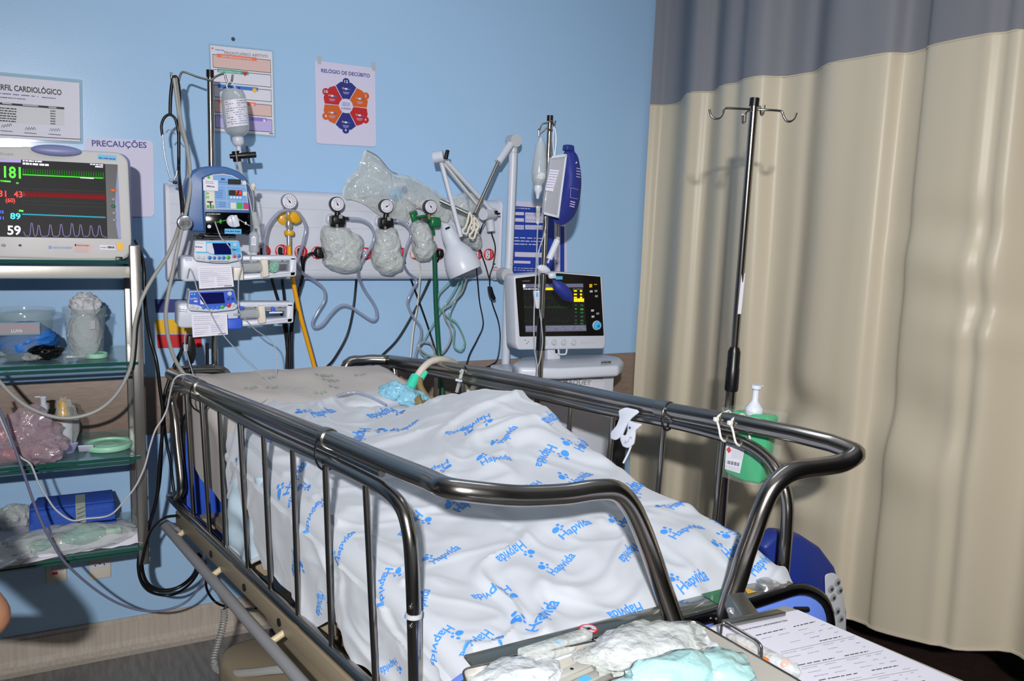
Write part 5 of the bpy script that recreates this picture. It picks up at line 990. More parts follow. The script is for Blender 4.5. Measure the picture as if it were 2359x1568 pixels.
def lab_pt(u, v, e=.0008):
    an = (-.5+u)*1.9; rr = .0405+e; side_ = V(1, 0, 0); side_ = (side_-ax*side_.dot(ax)).normalized(); fr = -(side_.cross(ax)); fr = fr if fr.y < 0 else -fr
    return tz+ax*(.036+.082*v+.008*(.5-u))+side_*math.sin(an)*rr+fr*math.cos(an)*rr
b.grid(lambda u, v: lab_pt(u, v), 14, 6, 'paper')
R = random.Random(5)
for k in range(11):
    u = .05
    while u < .93:
        du = R.uniform(.05, .16); v = .06+k*.083; m = 'ink' if k < 3 or u < .35 else 'inkblue'
        if R.random() < .8: b.quad(lab_pt(u, v, .0014), lab_pt(min(.97, u+du), v, .0014), lab_pt(min(.97, u+du), v+.018, .0014), lab_pt(u, v+.018, .0014), m)
        u += du+.03
b.build('written_label', t)
t = thing('flow_clamp', 'black plastic clamp and drip chamber below the left drip bottle', 'clamp', oY(560, 400, BY))
b = MB(); a, c = oY(529, 360, BY), oY(590, 356, BY-.01); b.tube([a, a.lerp(c, .3), a.lerp(c, .75), c], [.007, .0105, .010, .0095], 'black', 12); b.cyl(oY(543, 348, BY), oY(547, 372, BY), .013, 'black'); b.build('clamp_body', t)
b = MB(); b.cyl(oY(568, 336, BY-.006), oY(575, 377, BY-.006), .0035, 'black', 10); b.build('clamp_lever', t)
b = MB(); b.cyl(oY(550, 371, BY), oY(556, 402, BY), .0075, 'film_clear', 12, .006); b.build('drip_chamber', t)
hose([(557, 400, BY), (562, 415, -.34), (570, 440, -.40), (577, 470, -.42), (582, 500, -.42), (585, 520, -.42), (583, 560, -.42), (577, 590, -.42), (580, 605, -.42), (590, 612, -.42)], .0022, 'tube_thin', 'infusion_line', 'thin infusion line running down the right side of the blue pump', 'tube', 6)
hose([(541, 370, BY), (545, 390, -.32), (555, 405, -.36), (566, 420, -.40), (578, 432, -.42), (584, 460, -.42), (584, 490, -.42)], .0018, 'tube_thin', 'infusion_line', 'thin infusion line crossing the front of the blue pump hood', 'tube', 6)
# blue infusion pump
Y = -.405
t = thing('infusion_pump', 'blue volumetric infusion pump with red digits clamped to the left pole', 'pump', oY(510, 545, -.34))
b = MB(); b.prism(rnd(pw([(426, 445), (431, 415), (441, 396), (460, 385), (492, 381), (523, 384), (552, 395), (571, 412), (577, 440), (579, 541), (440, 533), (430, 500)], -.385), .008), (.0, .105, 0), 'pumpblue', .008); b.build('shell', t)
b = MB(); b.prism(pw([(468, 408), (491, 399), (514, 397), (536, 401), (558, 412), (570, 424), (573, 445), (577, 540), (473, 537), (469, 480)], Y), (-.002, .022, 0), 'pumpblue', .003); b.build('front_panel', t)
y1 = Y-.0006; b = MB()
b.prism(pw([(471, 409), (491, 402), (514, 400), (535, 404), (556, 415), (567, 426), (573, 484), (475, 481)], y1), (0, .0005, 0), 'cream'); y1 -= .0004
b.prism(pw([(490, 403.5), (514, 401.5), (535, 405.5), (556, 416.5), (566, 427), (571, 482), (496, 480), (493, 430)], y1), (0, .0003, 0), 'pumpblue2')
for seg_ in [((496, 427), (569, 431)), ((520, 428), (524, 481)), ((497, 461), (571, 465))]:
    p0, p1 = oY(*seg_[0], y1-.0002), oY(*seg_[1], y1-.0002); b.tube([p0, p1], .0005, 'cream', 4)
for (x0_, y0_, x1_, y1_, m) in [(525, 412, 555, 424.5, 'black'), (527, 437.5, 557.5, 450, 'black'), (558.5, 416, 567, 425, 'cream'), (560, 441, 569, 450.5, 'cream'), (531, 466, 544, 480, 'cream'), (546, 466.5, 558.5, 481, 'brightgreen'), (561, 466.5, 573, 481, 'magenta')]:
    b.prism(rnd(pw([(x0_, y0_), (x1_, y0_+1), (x1_, y1_+.6), (x0_, y1_)], y1-.0012), .002), (0, .001, 0), m)
T(b, '7.8', 542, 447.5, 556.5, 448.3, y1-.0018, 'e_red', .0115)
for k in range(4): b.disc(oY(532.5+k*7, 454.5+k*.2, y1-.0008), .0034, (0, -1, 0), 'paper', 10)
for p0, p1, p2, n_ in [((497, 437), (513, 438), (497, 458), 5), ((505, 466), (520, 467), (505, 478), 3), ((504, 418), (523, 419), (504, 424), 1)]: lines(b, oY(*p0, y1-.0006), oY(*p1, y1-.0006), oY(*p2, y1-.0006), n_, 'inknavy', .25, n_)
b.quad(oY(509, 410, y1-.0006), oY(518, 410.5, y1-.0006), oY(518, 415, y1-.0006), oY(509, 414.5, y1-.0006), 'inknavy')
for pts, m in [([(477, 463), (491, 463.5), (491, 466), (486.5, 466), (487.5, 480), (484.5, 480), (483, 467), (477, 466)], 'ink'), ([(476, 472), (482, 472), (483, 479), (476, 479)], 'brightgreen'), ([(489, 472), (493, 472), (494, 480), (489, 480)], 'brightgreen')]: b.add(pw(pts, y1-.0006), [tuple(range(len(pts)))], m)
T(b, 'ST', 481, 458, 481.6, 440, y1-.0006, 'brightgreen', .008, up=(-1, 0, 0)); b.disc(oY(481, 408.5, y1-.0006), .004, (0, -1, 0), 'brightgreen', 12)
b.build('keypad', t, label='light blue keypad with red digits')
b = MB(); b.prism(pw([(473, 488), (576, 490), (577, 539), (474, 537)], Y-.003), (0, .004, 0), 'black_gloss', .001); lines(b, oY(477, 491.5, Y-.0035), oY(509, 492, Y-.0035), oY(477, 496, Y-.0035), 1, 'paper', .35, 3); b.disc(oY(482, 521.5, Y-.0036), .0056, (0, -1, 0), 'paper', 14); b.build('door', t)
b = MB(); c = oY(536, 509, Y-.004); b.lathe([(.0185, 0), (.0185, .006), (.0165, .008)], c, (0, -1, 0), 'white', 24); b.box(c+V(.006, -.011, 0), (.02, .008, .036), 'white', .005, Matrix.Rotation(-.25, 3, 'Y')); b.build('rotor', t)
b = MB(); b.box(oY(508, 510, Y-.007), (.006, .005, .012), 'brightgreen', .001); b.cyl(oY(499, 512, Y-.006), oY(521, 507, Y-.006), .0016, 'brightgreen', 6); b.cyl(oY(548, 504, Y-.006), oY(575, 520, Y-.006), .0016, 'tube_thin', 6); b.box(oY(566, 514, Y-.007), (.005, .005, .009), 'paper', .001); b.build('tube_fitting', t)
b = MB(); b.quad(oY(517.5, 526.5, Y-.0045), oY(556, 527.3, Y-.0045), oY(556, 538.6, Y-.0045), oY(517.5, 538, Y-.0045), 'sky'); lines(b, oY(519, 531, Y-.0048), oY(555, 532, Y-.0048), oY(519, 534.5, Y-.0048), 1, 'inknavy', .8, 3)
b.quad(oY(467.5, 412.5, Y-.004), oY(502, 415.5, Y-.004), oY(502.5, 440, Y-.004), oY(468.5, 438.5, Y-.004), 'paper'); lines(b, oY(473, 416.5, Y-.0043), oY(493, 418.5, Y-.0043), oY(473, 424, Y-.0043), 2, 'ink', .25, 6); lines(b, oY(476, 427, Y-.0043), oY(495, 429, Y-.0043), oY(476, 430.5, Y-.0043), 1, 'ink', .8, 7); b.build('sticker', t)
b = MB(); b.ball(oY(583, 428, -.35), .010, 'cream', 12); b.cyl(oY(577, 437, -.35), oY(583, 434, -.35), .009, 'cream', 12); b.build('clamp_knob', t)
b = MB(); b.tube(bend(pw([(445, 541), (452, 548), (505, 549), (528, 544)], -.38), .01), .0035, 'steel', 8); b.box(oY(500, 543, -.33), (.11, .04, .012), 'dkgrey', .004); b.tube([oY(462+10*math.cos(a), 545+3.6*math.sin(a), -.385) for a in [i*math.pi/6 for i in range(12)]], .0018, 'black', 5, closed=True); b.build('pole_bracket', t)
t = thing('drip_vial', 'small clear vial and drip chamber hanging right of the blue pump', 'vial', oY(586, 590, -.40))
b = MB(); b.cyl(oY(585, 488, -.42), oY(590, 526, -.42), .0085, 'film_clear', 14); b.build('drip_chamber', t)
b = MB(); b.lathe([(.006, 0), (.014, .008), (.0155, .014), (.0155, .062), (.012, .066)], oY(585, 532, -.42), (0, 0, -1), 'bottle_clear', 18); b.quad(*[oY(x, y, -.4365) for x, y in ((579, 546), (590, 546), (590, 565), (579, 565))], 'paper'); lines(b, oY(580, 549, -.4368), oY(589, 549, -.4368), oY(580, 563, -.4368), 4, 'inkblue', .3, 4); b.build('vial_body', t)
# syringe pumps
def syringe_pump(dx, dy, w_, lab, face, scr, body2, seed):
    Y = -.42
    def q(x, y): return (x+dx, y+dy)
    t = thing('syringe_pump', lab, 'syringe pump', oY(*q(500, 648), -.36), 'syringe pumps on the left pole')
    b = MB(); b.prism(rnd(pw([q(417, 596), q(425, 591), q(545, 591), q(557, 594), q(557, 646), q(424, 649), q(417, 644)], Y), .01), (0, .10, 0), 'white', .007); b.build('body', t)
    b = MB()
    for pts in ([(553, 589), (682, 589), (684, 600), (553, 601)], [(553, 632), (683, 624), (681, 636), (553, 646)], [(668, 592), (684, 592), (683, 636), (667, 638)]): b.prism(rnd(pw([q(*p) for p in pts], Y+.012), .005), (0, .06, 0), 'white', .004)
    b.build('syringe_cradle', t)
    b = MB(); b.cyl(oY(*q(553, 607), Y+.04), oY(*q(668, 605), Y+.04), .004, 'paper', 10); b.cyl(oY(*q(556, 604), Y+.02), oY(*q(668, 603), Y+.02), .0028, 'silver', 8); b.build('guide_rod', t)
    b = MB(); b.prism(rnd(pw([q(601, 597), q(618, 597), q(621, 637), q(603, 640)], Y-.004), .006), (0, .07, 0), 'cream', .005); b.build('plunger_driver', t)
    b = MB(); b.cyl(oY(*q(560, 617), Y-.004), oY(*q(602, 615), Y-.004), .014, 'syringe', 18); b.cyl(oY(*q(545, 617), Y-.004), oY(*q(560, 617), Y-.004), .004, 'syringe', 8); b.build('syringe_barrel', t)
    return t, q, Y
def head(t, pts, Y, m, scrpts, ws):
    b = MB(); b.prism(rnd(pw(pts, Y), .006), (0, .03, 0), 'white', .004); b.build('display_housing', t)
t, q, Y = syringe_pump(0, 0, 0, 'upper white syringe pump with a sky-blue face and its written slip', 0, 0, 0, 1)
b = MB(); b.prism(rnd(pw([(538, 616), (560, 615), (561, 645), (539, 646)], Y-.016), .003), (0, .02, 0), 'cream', .002); b.build('barrel_clamp', t)
b = MB(); crumple(oY(631, 615, Y), (.03, .03, .034), 'ltgreenfilm' if 'ltgreenfilm' in MATS else (film('ltgreenfilm', '8cc4b0', .3), 'ltgreenfilm')[1], 3, .3, 3, b); b.build('plunger_head', t)
def face(t, P, band, scr, m, m2, btns, Y, seed):
    b = MB(); b.prism(rnd(pw(P, Y-.024), .006), (0, .045, 0), 'white', .004); b.build('display_housing', t)
    y = Y-.025; b = MB(); b.prism(rnd(pw(band, y), .003), (0, .0008, 0), m); b.build('face_plate', t)
    b = MB(); b.prism(rnd(pw(scr, y-.0012), .002), (0, .001, 0), 'screenblue'); b.build('screen', t)
    for (x, yy, mm, r) in btns: b = MB(); b.lathe([(r, 0), (r, .0012), (r*.8, .0018)], oY(x, yy, y-.0004), (0, -1, 0), mm, 16); b.build('button', t)
    return y
y = face(t, [(449, 554), (551, 554), (559, 589), (557, 599), (524, 606), (496, 606), (450, 601), (446, 591)], [(451, 556), (550, 556), (556, 585), (530, 587), (500, 589), (478, 583), (452, 583)], [(488, 560), (530, 560), (533, 586), (493, 586)], 'sky', 'blue',
         [(457, 592, 'ltgrey', .0052), (468, 594, 'ltgrey', .0052), (483, 593.5, 'blue', .0058), (494, 594, 'blue', .0052), (505, 594, 'blue', .0052), (515, 593.5, 'blue', .0058), (526, 593, 'brightgreen', .0062), (540, 590, 'magenta', .0058), (550.5, 589.5, 'blue', .0058)], Y, 1)
b = MB(); b.quad(oY(449.5, 556, y-.0014), oY(474, 556.5, y-.0014), oY(475, 580, y-.0014), oY(450, 579, y-.0014), 'paper'); lines(b, oY(451, 559, y-.0017), oY(470, 560, y-.0017), oY(451, 563, y-.0017), 1, 'ink', .2, 3); lines(b, oY(450, 567, y-.0017), oY(466, 568, y-.0017), oY(450, 570, y-.0017), 1, 'ink', .8, 4)
b.add(pw([(476, 560), (489, 560), (490, 566), (493, 576), (494, 585), (484, 583), (476, 578)], y-.0013), [tuple(range(7))], 'white'); b.disc(oY(541, 563, y-.0012), .0058, (0, -1, 0), 'ltgrey', 14); T(b, 'MC', 535, 577, 551, 578, y-.0012, 'blue', .007)  # white patch left of the screen is flash glare painted on the face
for k in range(14): b.box(oY(483+k*3.3, 602, Y-.0245), (.0028, .001, .0022), 'dkgrey')
lines(b, oY(427, 595, Y-.0008), oY(442, 596, Y-.0008), oY(427, 602, Y-.0008), 2, 'inkblue', .3, 5); b.build('print', t)
def slip(P, Y, lab, seed):
    b = MB(); a, bb, cc_, dd = [oY(x, y_, Y-.030-(.006 if i > 1 else 0)) for i, (x, y_) in enumerate(P)]
    b.prism([a, bb, cc_, dd], (0, .0006, 0), 'paper'); n_ = V(0, -.0004, 0); R = random.Random(seed)
    def s_(u, v): return a.lerp(bb, u).lerp(dd.lerp(cc_, u), v)+n_
    for k in range(10):
        v = .10+k*.088; cuts = [(.05, .46), (.52, .95)] if k > 4 else [(.05, .95)]
        for (u0, u1) in cuts:
            b.quad(s_(u0, v), s_(u1, v), s_(u1, v+.012), s_(u0, v+.012), 'grey')
            if R.random() < .8:
                e = u0+(u1-u0)*R.uniform(.4, .95); m = max(4, int((e-u0)*44)); b.tube([s_(u0+(e-u0)*i/m, v-.012+(-1)**i*R.uniform(.008, .022)) for i in range(m+1)], .0004, 'scrawl' if 'scrawl' in MATS else (mat('scrawl', '8a7ac0', .6), 'scrawl')[1], 4)
    b.quad(s_(.72, .93), s_(.95, .93), s_(.95, .96), s_(.72, .96), 'ink'); b.build('written_slip', label=lab, cat='paper slip', group='written slips hanging from the syringe pumps')
slip([(455, 613), (533, 611), (539, 660), (459, 665)], Y, 'white written slip hanging from the upper syringe pump', 2)
t, q, Y = syringe_pump(-7, 107, 0, 'lower white syringe pump with a dark blue face and blue syringe flange', 0, 0, 0, 2)
b = MB(); b.prism(rnd(pw([(523, 735), (555, 733), (558, 740), (558, 757), (524, 759)], Y-.014), .004), (0, .03, 0), 'royal', .003); b.build('barrel_clamp', t)
b = MB(); b.prism(rnd(pw([(548, 706), (562, 706), (562, 713), (548, 713)], Y-.006), .002), (0, .02, 0), 'royal', .001); b.prism(pw([(626, 707), (632, 707), (634, 714), (634, 722), (626, 722)], Y), (0, .012, 0), 'royal', .002); b.cyl(oY(620, 720, Y), oY(650, 719, Y), .003, 'paper', 8); b.build('plunger_head', t)
y = face(t, [(436, 671), (539, 666), (548, 707), (541, 714), (494, 719), (437, 716), (432, 710)], [(438, 673), (538, 668.5), (543, 690), (546, 700), (520, 706), (505, 712), (475, 711), (455, 702), (435, 700)], [(461, 675), (515, 673), (518.5, 698), (463, 701)], 'royal', 'blue',
         [(443, 706, 'ltgrey', .0055), (454, 708, 'ltgrey', .0055), (469, 708, 'barblue', .0055), (480, 709.5, 'barblue', .0048), (491, 709.5, 'barblue', .0048), (502, 708.5, 'barblue', .0055), (512.5, 706.5, 'brightgreen', .0060), (527, 703.5, 'clockred', .006), (537.5, 701, 'ltgrey', .006)], Y, 2)
b = MB(); b.disc(oY(529, 676, y-.0012), .0065, (0, -1, 0), 'ltgrey', 14)
for x in (526, 536): b.disc(oY(x, 688, y-.0012), .0048, (0, -1, 0), 'navy', 12)
for x in (442, 448): b.disc(oY(x, 677.5, y-.0012), .0018, (0, -1, 0), 'e_cyan', 8)
T(b, 'agilia', 438, 689.5, 455, 689, y-.0012, 'ltgrey', .006); b.quad(oY(447, 692, y-.0012), oY(455, 692, y-.0012), oY(455, 695.5, y-.0012), oY(447, 695.5, y-.0012), 'paper'); b.add(pw([(461, 688), (468, 697), (471, 700.5), (462, 700.5)], y-.0016), [(0, 1, 2, 3)], 'paper')
lines(b, oY(412, 711, Y-.0008), oY(432, 713, Y-.0008), oY(412, 720, Y-.0008), 2, 'inkblue', .3, 5); b.build('print', t)
slip([(441, 724.5), (523, 722), (525, 770), (444, 777)], Y, 'white written slip hanging from the lower syringe pump', 5)
t = thing('power_adapter', 'black power adapter plug hanging under the lower syringe pump', 'power adapter', oY(442, 848, -.36))
b = MB(); b.prism(rnd(pw([(432, 772), (446, 772), (452, 800), (452, 818), (446, 838), (436, 838), (430, 815), (430, 795)], -.37), .006), (0, .03, 0), 'black', .004); b.build('plug_body', t)
b = MB(); b.prism(rnd(pw([(423, 793), (433, 793), (433, 809), (424, 809)], -.385), .002), (0, .012, 0), 'white', .001); b.build('white_tag', t)
hose([(428, 762, -.44), (425, 785, -.44), (430, 812, -.44), (438, 840, -.44), (446, 866, -.46)], .0016, 'tube_thin', 'infusion_line', 'thin line hanging past the black power adapter', 'tube', 5)
hose([(439, 838, -.36), (440, 870, -.35), (430, 930, -.34)], .004, 'black', 'power_cable', 'black lead leaving the bottom of the power adapter', 'cable')
hose([(477, 790, -.25), (477, 850, -.25), (470, 920, -.25)], .0055, 'black', 'power_cable', 'black lead dropping just left of the drip pole', 'cable')
hose([(425, 795, -.30), (412, 820, -.3), (398, 852, -.3), (390, 880, -.3)], .0055, 'black', 'power_cable', 'short black lead slanting behind the head rail corner', 'cable')
hose([(495, 510, -.425), (508, 545, -.44), (522, 560, -.46), (545, 590, -.46), (556, 612, -.46), (550, 640, -.46), (549, 680, -.46), (550, 710, -.46), (565, 735, -.46), (592, 762, -.42), (620, 780, -.38), (634, 800, -.37), (638, 830, -.38), (636, 870, -.42), (637, 895, -.47)], .0020, 'tube_thin', 'infusion_line', 'thin clear line from the blue pump across both pumps to the pillow end', 'tube', 6)
hose([(430, 640, -.44), (437, 618, -.44), (447, 640, -.45), (455, 668, -.46), (468, 690, -.47), (482, 715, -.47), (495, 740, -.47), (510, 765, -.47), (530, 790, -.46), (560, 820, -.45), (588, 850, -.45), (622, 880, -.48), (650, 900, -.50), (676, 914, -.51)], .0018, 'tube_thin', 'infusion_line', 'thin clear line slanting over the lower pump to the mattress', 'tube', 6)
# tilt the left monitor back a little on its foot
for o in [o for o in COL.objects if o.parent and o.parent.name == 'patient_monitor']:
    for v in o.data.vertices: v.co.y += v.co.z*.105
# ================================================================ drip pole beyond the bed
QX, QY = 1.41, -.655
a_, c_ = oY(1259, 275, QY), oY(1261, 600, QY); QX = (a_.x+c_.x)/2
t = thing('drip_pole', 'steel drip pole with black grip beyond the bed, in front of the breathing machine', 'drip pole', V(QX, QY, 0))
zt = oY(1259, 278, QY).z; zs0, zs1 = oY(1261, 804, QY).z, oY(1261, 731, QY).z
b = MB(); b.cyl(V(QX, QY, zs1), V(QX, QY, zt), .0088, 'steel', 18); b.build('pole', t)
b = MB(); b.cyl(V(QX, QY, .12), V(QX, QY, zs0), .0125, 'steel', 18); b.build('outer_tube', t)
b = MB(); b.tube([V(QX, QY, zs0-.002), V(QX, QY, zs0+.03), V(QX, QY, zs1-.02), V(QX, QY, zs1)], [.0155, .0155, .0145, .012], 'black', 18); b.build('grip', t)
b = MB(); b.cyl(V(QX, QY, zt), V(QX, QY, zt+.018), .0105, 'black', 16); b.build('cap', t)
for pts in [[(1259, 284), (1250, 285), (1246, 292), (1243, 300), (1240, 297)], [(1259, 283), (1270, 278), (1274, 284), (1277, 290), (1280, 278)], [(1259, 294), (1252, 302), (1244, 308), (1241, 314), (1241, 300)], [(1261, 294), (1268, 300), (1274, 300), (1279, 292)]]:
    b = MB(); b.tube(spl(pw(pts, QY-.012), 4), .0028, 'steel', 8); b.build('hook_arm', t)
for k in range(5):
    an = k*2*math.pi/5+.3; b = MB(); b.cyl(V(QX, QY, .12), V(QX+.20*math.cos(an), QY+.20*math.sin(an), .07), .012, 'steel', 10); b.ball(V(QX+.20*math.cos(an), QY+.20*math.sin(an), .027), .026, 'black', 12, (.5, 1, 1)); b.build('foot_leg', t)
Y = QY-.03
t = thing('drip_bottle', 'small clear drip bottle hanging left of the far pole by a white plug', 'bottle', oY(1240, 450, Y))
b = MB(); tz, bz = oY(1246, 318, Y), oY(1239, 445, Y); ax = (bz-tz).normalized(); Ls = (bz-tz).length
b.lathe([(.006, 0), (.016, .02), (.022, .07), (.025, Ls*.62), (.022, Ls*.78), (.012, Ls*.86), (.011, Ls*.9)], tz, ax, 'bottle_clear', 20); b.build('bottle_body', t)
b = MB(); b.lathe([(.017, .58*Ls), (.021, .63*Ls), (.021, .72*Ls), (.014, .80*Ls)], tz+V(0, -.004, 0), ax, 'cotton', 18); b.lathe([(.013, Ls*.86), (.014, Ls*.94), (.008, Ls), (.004, Ls*1.10)], tz, ax, 'white', 16); b.build('neck_plug', t)
b = MB(); b.cyl(oY(1240, 474, Y), oY(1239, 515, Y), .008, 'film_clear', 14, .006); b.build('drip_chamber', t)
t = thing('drip_bag', 'flat grey drip bag with white label hanging on the far pole', 'drip bag', oY(1280, 500, Y))
b = MB(); P = pw([(1269, 362), (1306, 356), (1300, 400), (1294, 450), (1287, 502), (1262, 494), (1252, 492), (1256, 455), (1262, 420)], Y-.01); b.prism(P, (0, .018, 0), 'bag_grey', .004); b.build('bag_body', t)
b = MB(); b.prism(pw([(1303, 357), (1307, 356), (1288, 503), (1284, 501)], Y-.013), (0, .004, 0), 'white', .001); b.prism(pw([(1272, 359), (1305, 354), (1305, 361), (1272, 365)], Y-.013), (0, .004, 0), 'white', .001); b.prism(pw([(1254, 488), (1286, 497), (1286, 502), (1254, 494)], Y-.013), (0, .004, 0), 'white', .001); b.tube(spl(pw([(1276, 358), (1274, 320), (1277, 292), (1281, 320), (1278, 358)], Y-.012), 4), .0022, 'white', 6); b.build('white_edge', t)
b = MB(); b.prism(pw([(1267, 390), (1288, 392), (1274, 441), (1256, 438)], Y-.0125), (0, .001, 0), 'paper'); lines(b, oY(1267, 394, Y-.013), oY(1286, 396, Y-.013), oY(1257, 436, Y-.013), 7, 'inkblue', .2, 6); b.build('label', t)
t = thing('pressure_bag', 'navy inflatable pressure bag hanging on the far drip pole', 'pressure bag', oY(1310, 515, QY+.01))
b = MB(); bagshape(b, [(1300, 352), (1303, 338), (1310, 333), (1322, 336), (1322, 346), (1332, 362), (1338, 395), (1339, 430), (1334, 468), (1322, 498), (1303, 515), (1286, 518), (1272, 505), (1264, 495), (1280, 480), (1290, 430), (1294, 380)], QY+.02, .07, 'navycloth' if 'navycloth' in MATS else (mat('navycloth', '222f84', .6), 'navycloth')[1], 21, 6, .004); b.build('bladder', t)
b = MB(); b.prism(rnd(pw([(1307, 332), (1322, 335), (1321, 347), (1305, 346)], QY), .004), (0, .03, 0), 'navy', .003)
for pts in [[(1315, 432), (1332, 437)], [(1315, 432), (1314, 455)], [(1314, 455), (1331, 458)]]: b.tube(pw(pts, QY-.028), .0006, 'lilac', 4)
T(b, 'F', 1326, 377, 1329, 378, QY-.020, 'paper', .007); lines(b, oY(1328, 386, QY-.018), oY(1337, 388, QY-.018), oY(1328, 412, QY-.018), 4, 'lilac', .3, 2); lines(b, oY(1314, 462, QY-.026), oY(1325, 465, QY-.026), oY(1312, 478, QY-.026), 3, 'lilac', .5, 4); b.build('print', t)
hose([(1287, 516, QY), (1287, 530, QY), (1285, 548, QY)], .005, 'dkgrey', 'inflation_tube', 'short dark tube below the navy pressure bag', 'tube')
b = MB(); b.cyl(oY(1284, 553, QY-.02), oY(1265, 597, QY-.02), .011, 'white', 16); b.cyl(oY(1286, 546, QY-.02), oY(1283, 555, QY-.02), .007, 'film_clear', 12); b.cyl(oY(1265, 597, QY-.02), oY(1262, 606, QY-.02), .004, 'lilac', 10); b.build('pressure_transducer', label='white cylinder in the line below the navy pressure bag', cat='transducer')
t = thing('hand_bulb', 'navy rubber squeeze bulb with white valve hanging against the far monitor', 'bulb', oY(1300, 692, QY-.02))
b = MB(); b.tube(spl([oY(x, y, QY-.03) for x, y in [(1274, 645), (1282, 655), (1295, 668), (1308, 682), (1317, 692)]], 3), [.004, .007, .012, .017, .020, .0215, .022, .022, .0205, .018, .014, .010, .006][:13], 'royal' if False else 'navycloth', 16); b.build('bulb', t)
b = MB(); crumple(oY(1252, 620, QY-.03), (.05, .02, .026), 'white', 3, .25, 2, b, rot=Matrix.Rotation(.35, 3, 'Y')); crumple(oY(1272, 635, QY-.03), (.028, .02, .022), 'white', 5, .25, 2, b); b.build('valve', t)
hose([(1239, 515, Y), (1237, 560, Y), (1235, 620, Y), (1232, 680, Y), (1230, 740, Y), (1231, 800, Y), (1237, 840, Y), (1236, 880, Y)], .0024, 'tube_thin', 'infusion_line', 'clear line hanging left of the far drip pole', 'tube', 5)
hose([(1256, 498, Y), (1257, 520, Y), (1252, 545, Y), (1242, 575, Y), (1239, 600, Y), (1242, 640, Y), (1241, 670, Y)], .0024, 'tube_thin', 'infusion_line', 'clear line from the grey drip bag to the roller clamp', 'tube', 5)
hose([(1243, 712, Y), (1247, 745, Y), (1250, 785, Y), (1245, 825, Y), (1238, 850, Y), (1239, 880, Y)], .0022, 'tube_thin', 'infusion_line', 'clear line leaving the roller clamp toward the bed rail', 'tube', 5)
b = MB(); b.prism(rnd(pw([(1231, 670), (1244, 669), (1244, 690), (1243, 711), (1237, 711), (1233, 692)], Y-.004), .003), (0, .012, 0), 'white', .002); b.box(oY(1237, 678, Y-.006), (.006, .004, .014), 'sky', .001); b.build('roller_clamp', label='white roller clamp with blue wheel in front of the far monitor', cat='clamp')
# ================================================================ breathing machine
Y = -.44
t = thing('ventilator', 'white breathing machine on a cart with dark angled screen and blue dial', 'ventilator', V(1.68, -.42, 0))
b = MB(); b.prism(rnd(pw([(1184, 640), (1190, 634), (1285, 626), (1384, 634), (1389, 641), (1396, 790), (1392, 803), (1195, 806), (1189, 795)], Y), .008), (-.004, .075, 0), 'white', .006); b.build('screen_housing', t)
y = Y-.001; b = MB(); b.prism(rnd(pw([(1187.5, 641), (1285, 629), (1383, 637), (1391, 773), (1197, 775)], y), .004), (0, .0012, 0), 'black_gloss'); b.build('screen_glass', t)
y -= .0006; b = MB()
def vq(x0, y0, x1, y1, m, e=0): b.quad(oY(x0, y0, y-e), oY(x1, y0, y-e), oY(x1, y1, y-e), oY(x0, y1, y-e), m)
mat('scr_grey', '6a6c84', .4, emit=.18); mat('scr_dark', '15171c', .3, emit=.1)
b.add(pw([(1204, 654), (1343, 653), (1352, 762), (1210, 765)], y), [(0, 1, 2, 3)], 'scr_dark')
b.add(pw([(1204, 654), (1343, 653), (1344, 661.5), (1204.5, 662.5)], y-.0004), [(0, 1, 2, 3)], 'scr_grey'); b.add(pw([(1210, 750), (1350, 748.5), (1351, 762), (1211, 764.5)], y-.0004), [(0, 1, 2, 3)], 'scr_grey'); vq(1205, 655, 1210, 662, 'e_white', .0008)
vq(1253, 662.5, 1281, 668, 'e_yellow', .0008); vq(1322, 687, 1345.5, 695, 'e_yellow', .0008)
for yy in (668, 676, 683): vq(1322, yy, 1329, yy+3.5, 'e_yellow', .0008); vq(1336, yy, 1341, yy+4, 'e_yellow', .0008)
for yy, m in ((701, 'e_dim'), (710, 'e_dgreen'), (718, 'e_dim'), (727, 'e_dim'), (736, 'e_dim'), (743, 'e_dim')): vq(1324, yy, 1329, yy+2.5, m, .0008); vq(1337, yy, 1344, yy+4, m, .0008)
lines(b, oY(1206, 664.5, y-.0006), oY(1240, 664.5, y-.0006), oY(1206, 667, y-.0006), 1, 'e_white', .7, 3)
for y0_, m, am in ((688, 'e_yellow', 6), (709, 'e_dgreen', 5), (741, 'e_dim', 7)):
    P = [];
    for k in range(10): x = 1208+k*11; P += [oY(x, y0_, y-.0006), oY(x+2, y0_-am, y-.0006), oY(x+5, y0_-1, y-.0006)]
    b.tube(P, .0003, 'e_dim' if m != 'e_dgreen' else m, 4)
lines(b, oY(1212, 753, y-.0008), oY(1348, 752, y-.0008), oY(1212, 762, y-.0008), 2, 'ltgrey', .15, 8); lines(b, oY(1320, 665, y-.0008), oY(1342, 665, y-.0008), oY(1320, 667, y-.0008), 1, 'ltgrey', .5, 9); b.build('display_graphics', t)
b = MB(); b.disc(oY(1204, 647, y), .001, (0, -1, 0), 'grey', 6); T(b, 'MAQUET', 1204, 648.5, 1221, 648, y, 'grey', .004)
b.quad(*[oY(x_, y_, y) for x_, y_ in ((1280, 636), (1296, 636), (1296, 643.5), (1280, 643.5))], 'sky'); T(b, 'SERVO-i', 1337, 791, 1372, 790, Y-.001, 'ltgrey', .007)
for x_, y_ in [(1210, 783), (1217, 787), (1214, 791)]: b.disc(oY(x_, y_, Y-.001), .002, (0, -1, 0), 'dkgrey', 8)
b.build('marks', t)
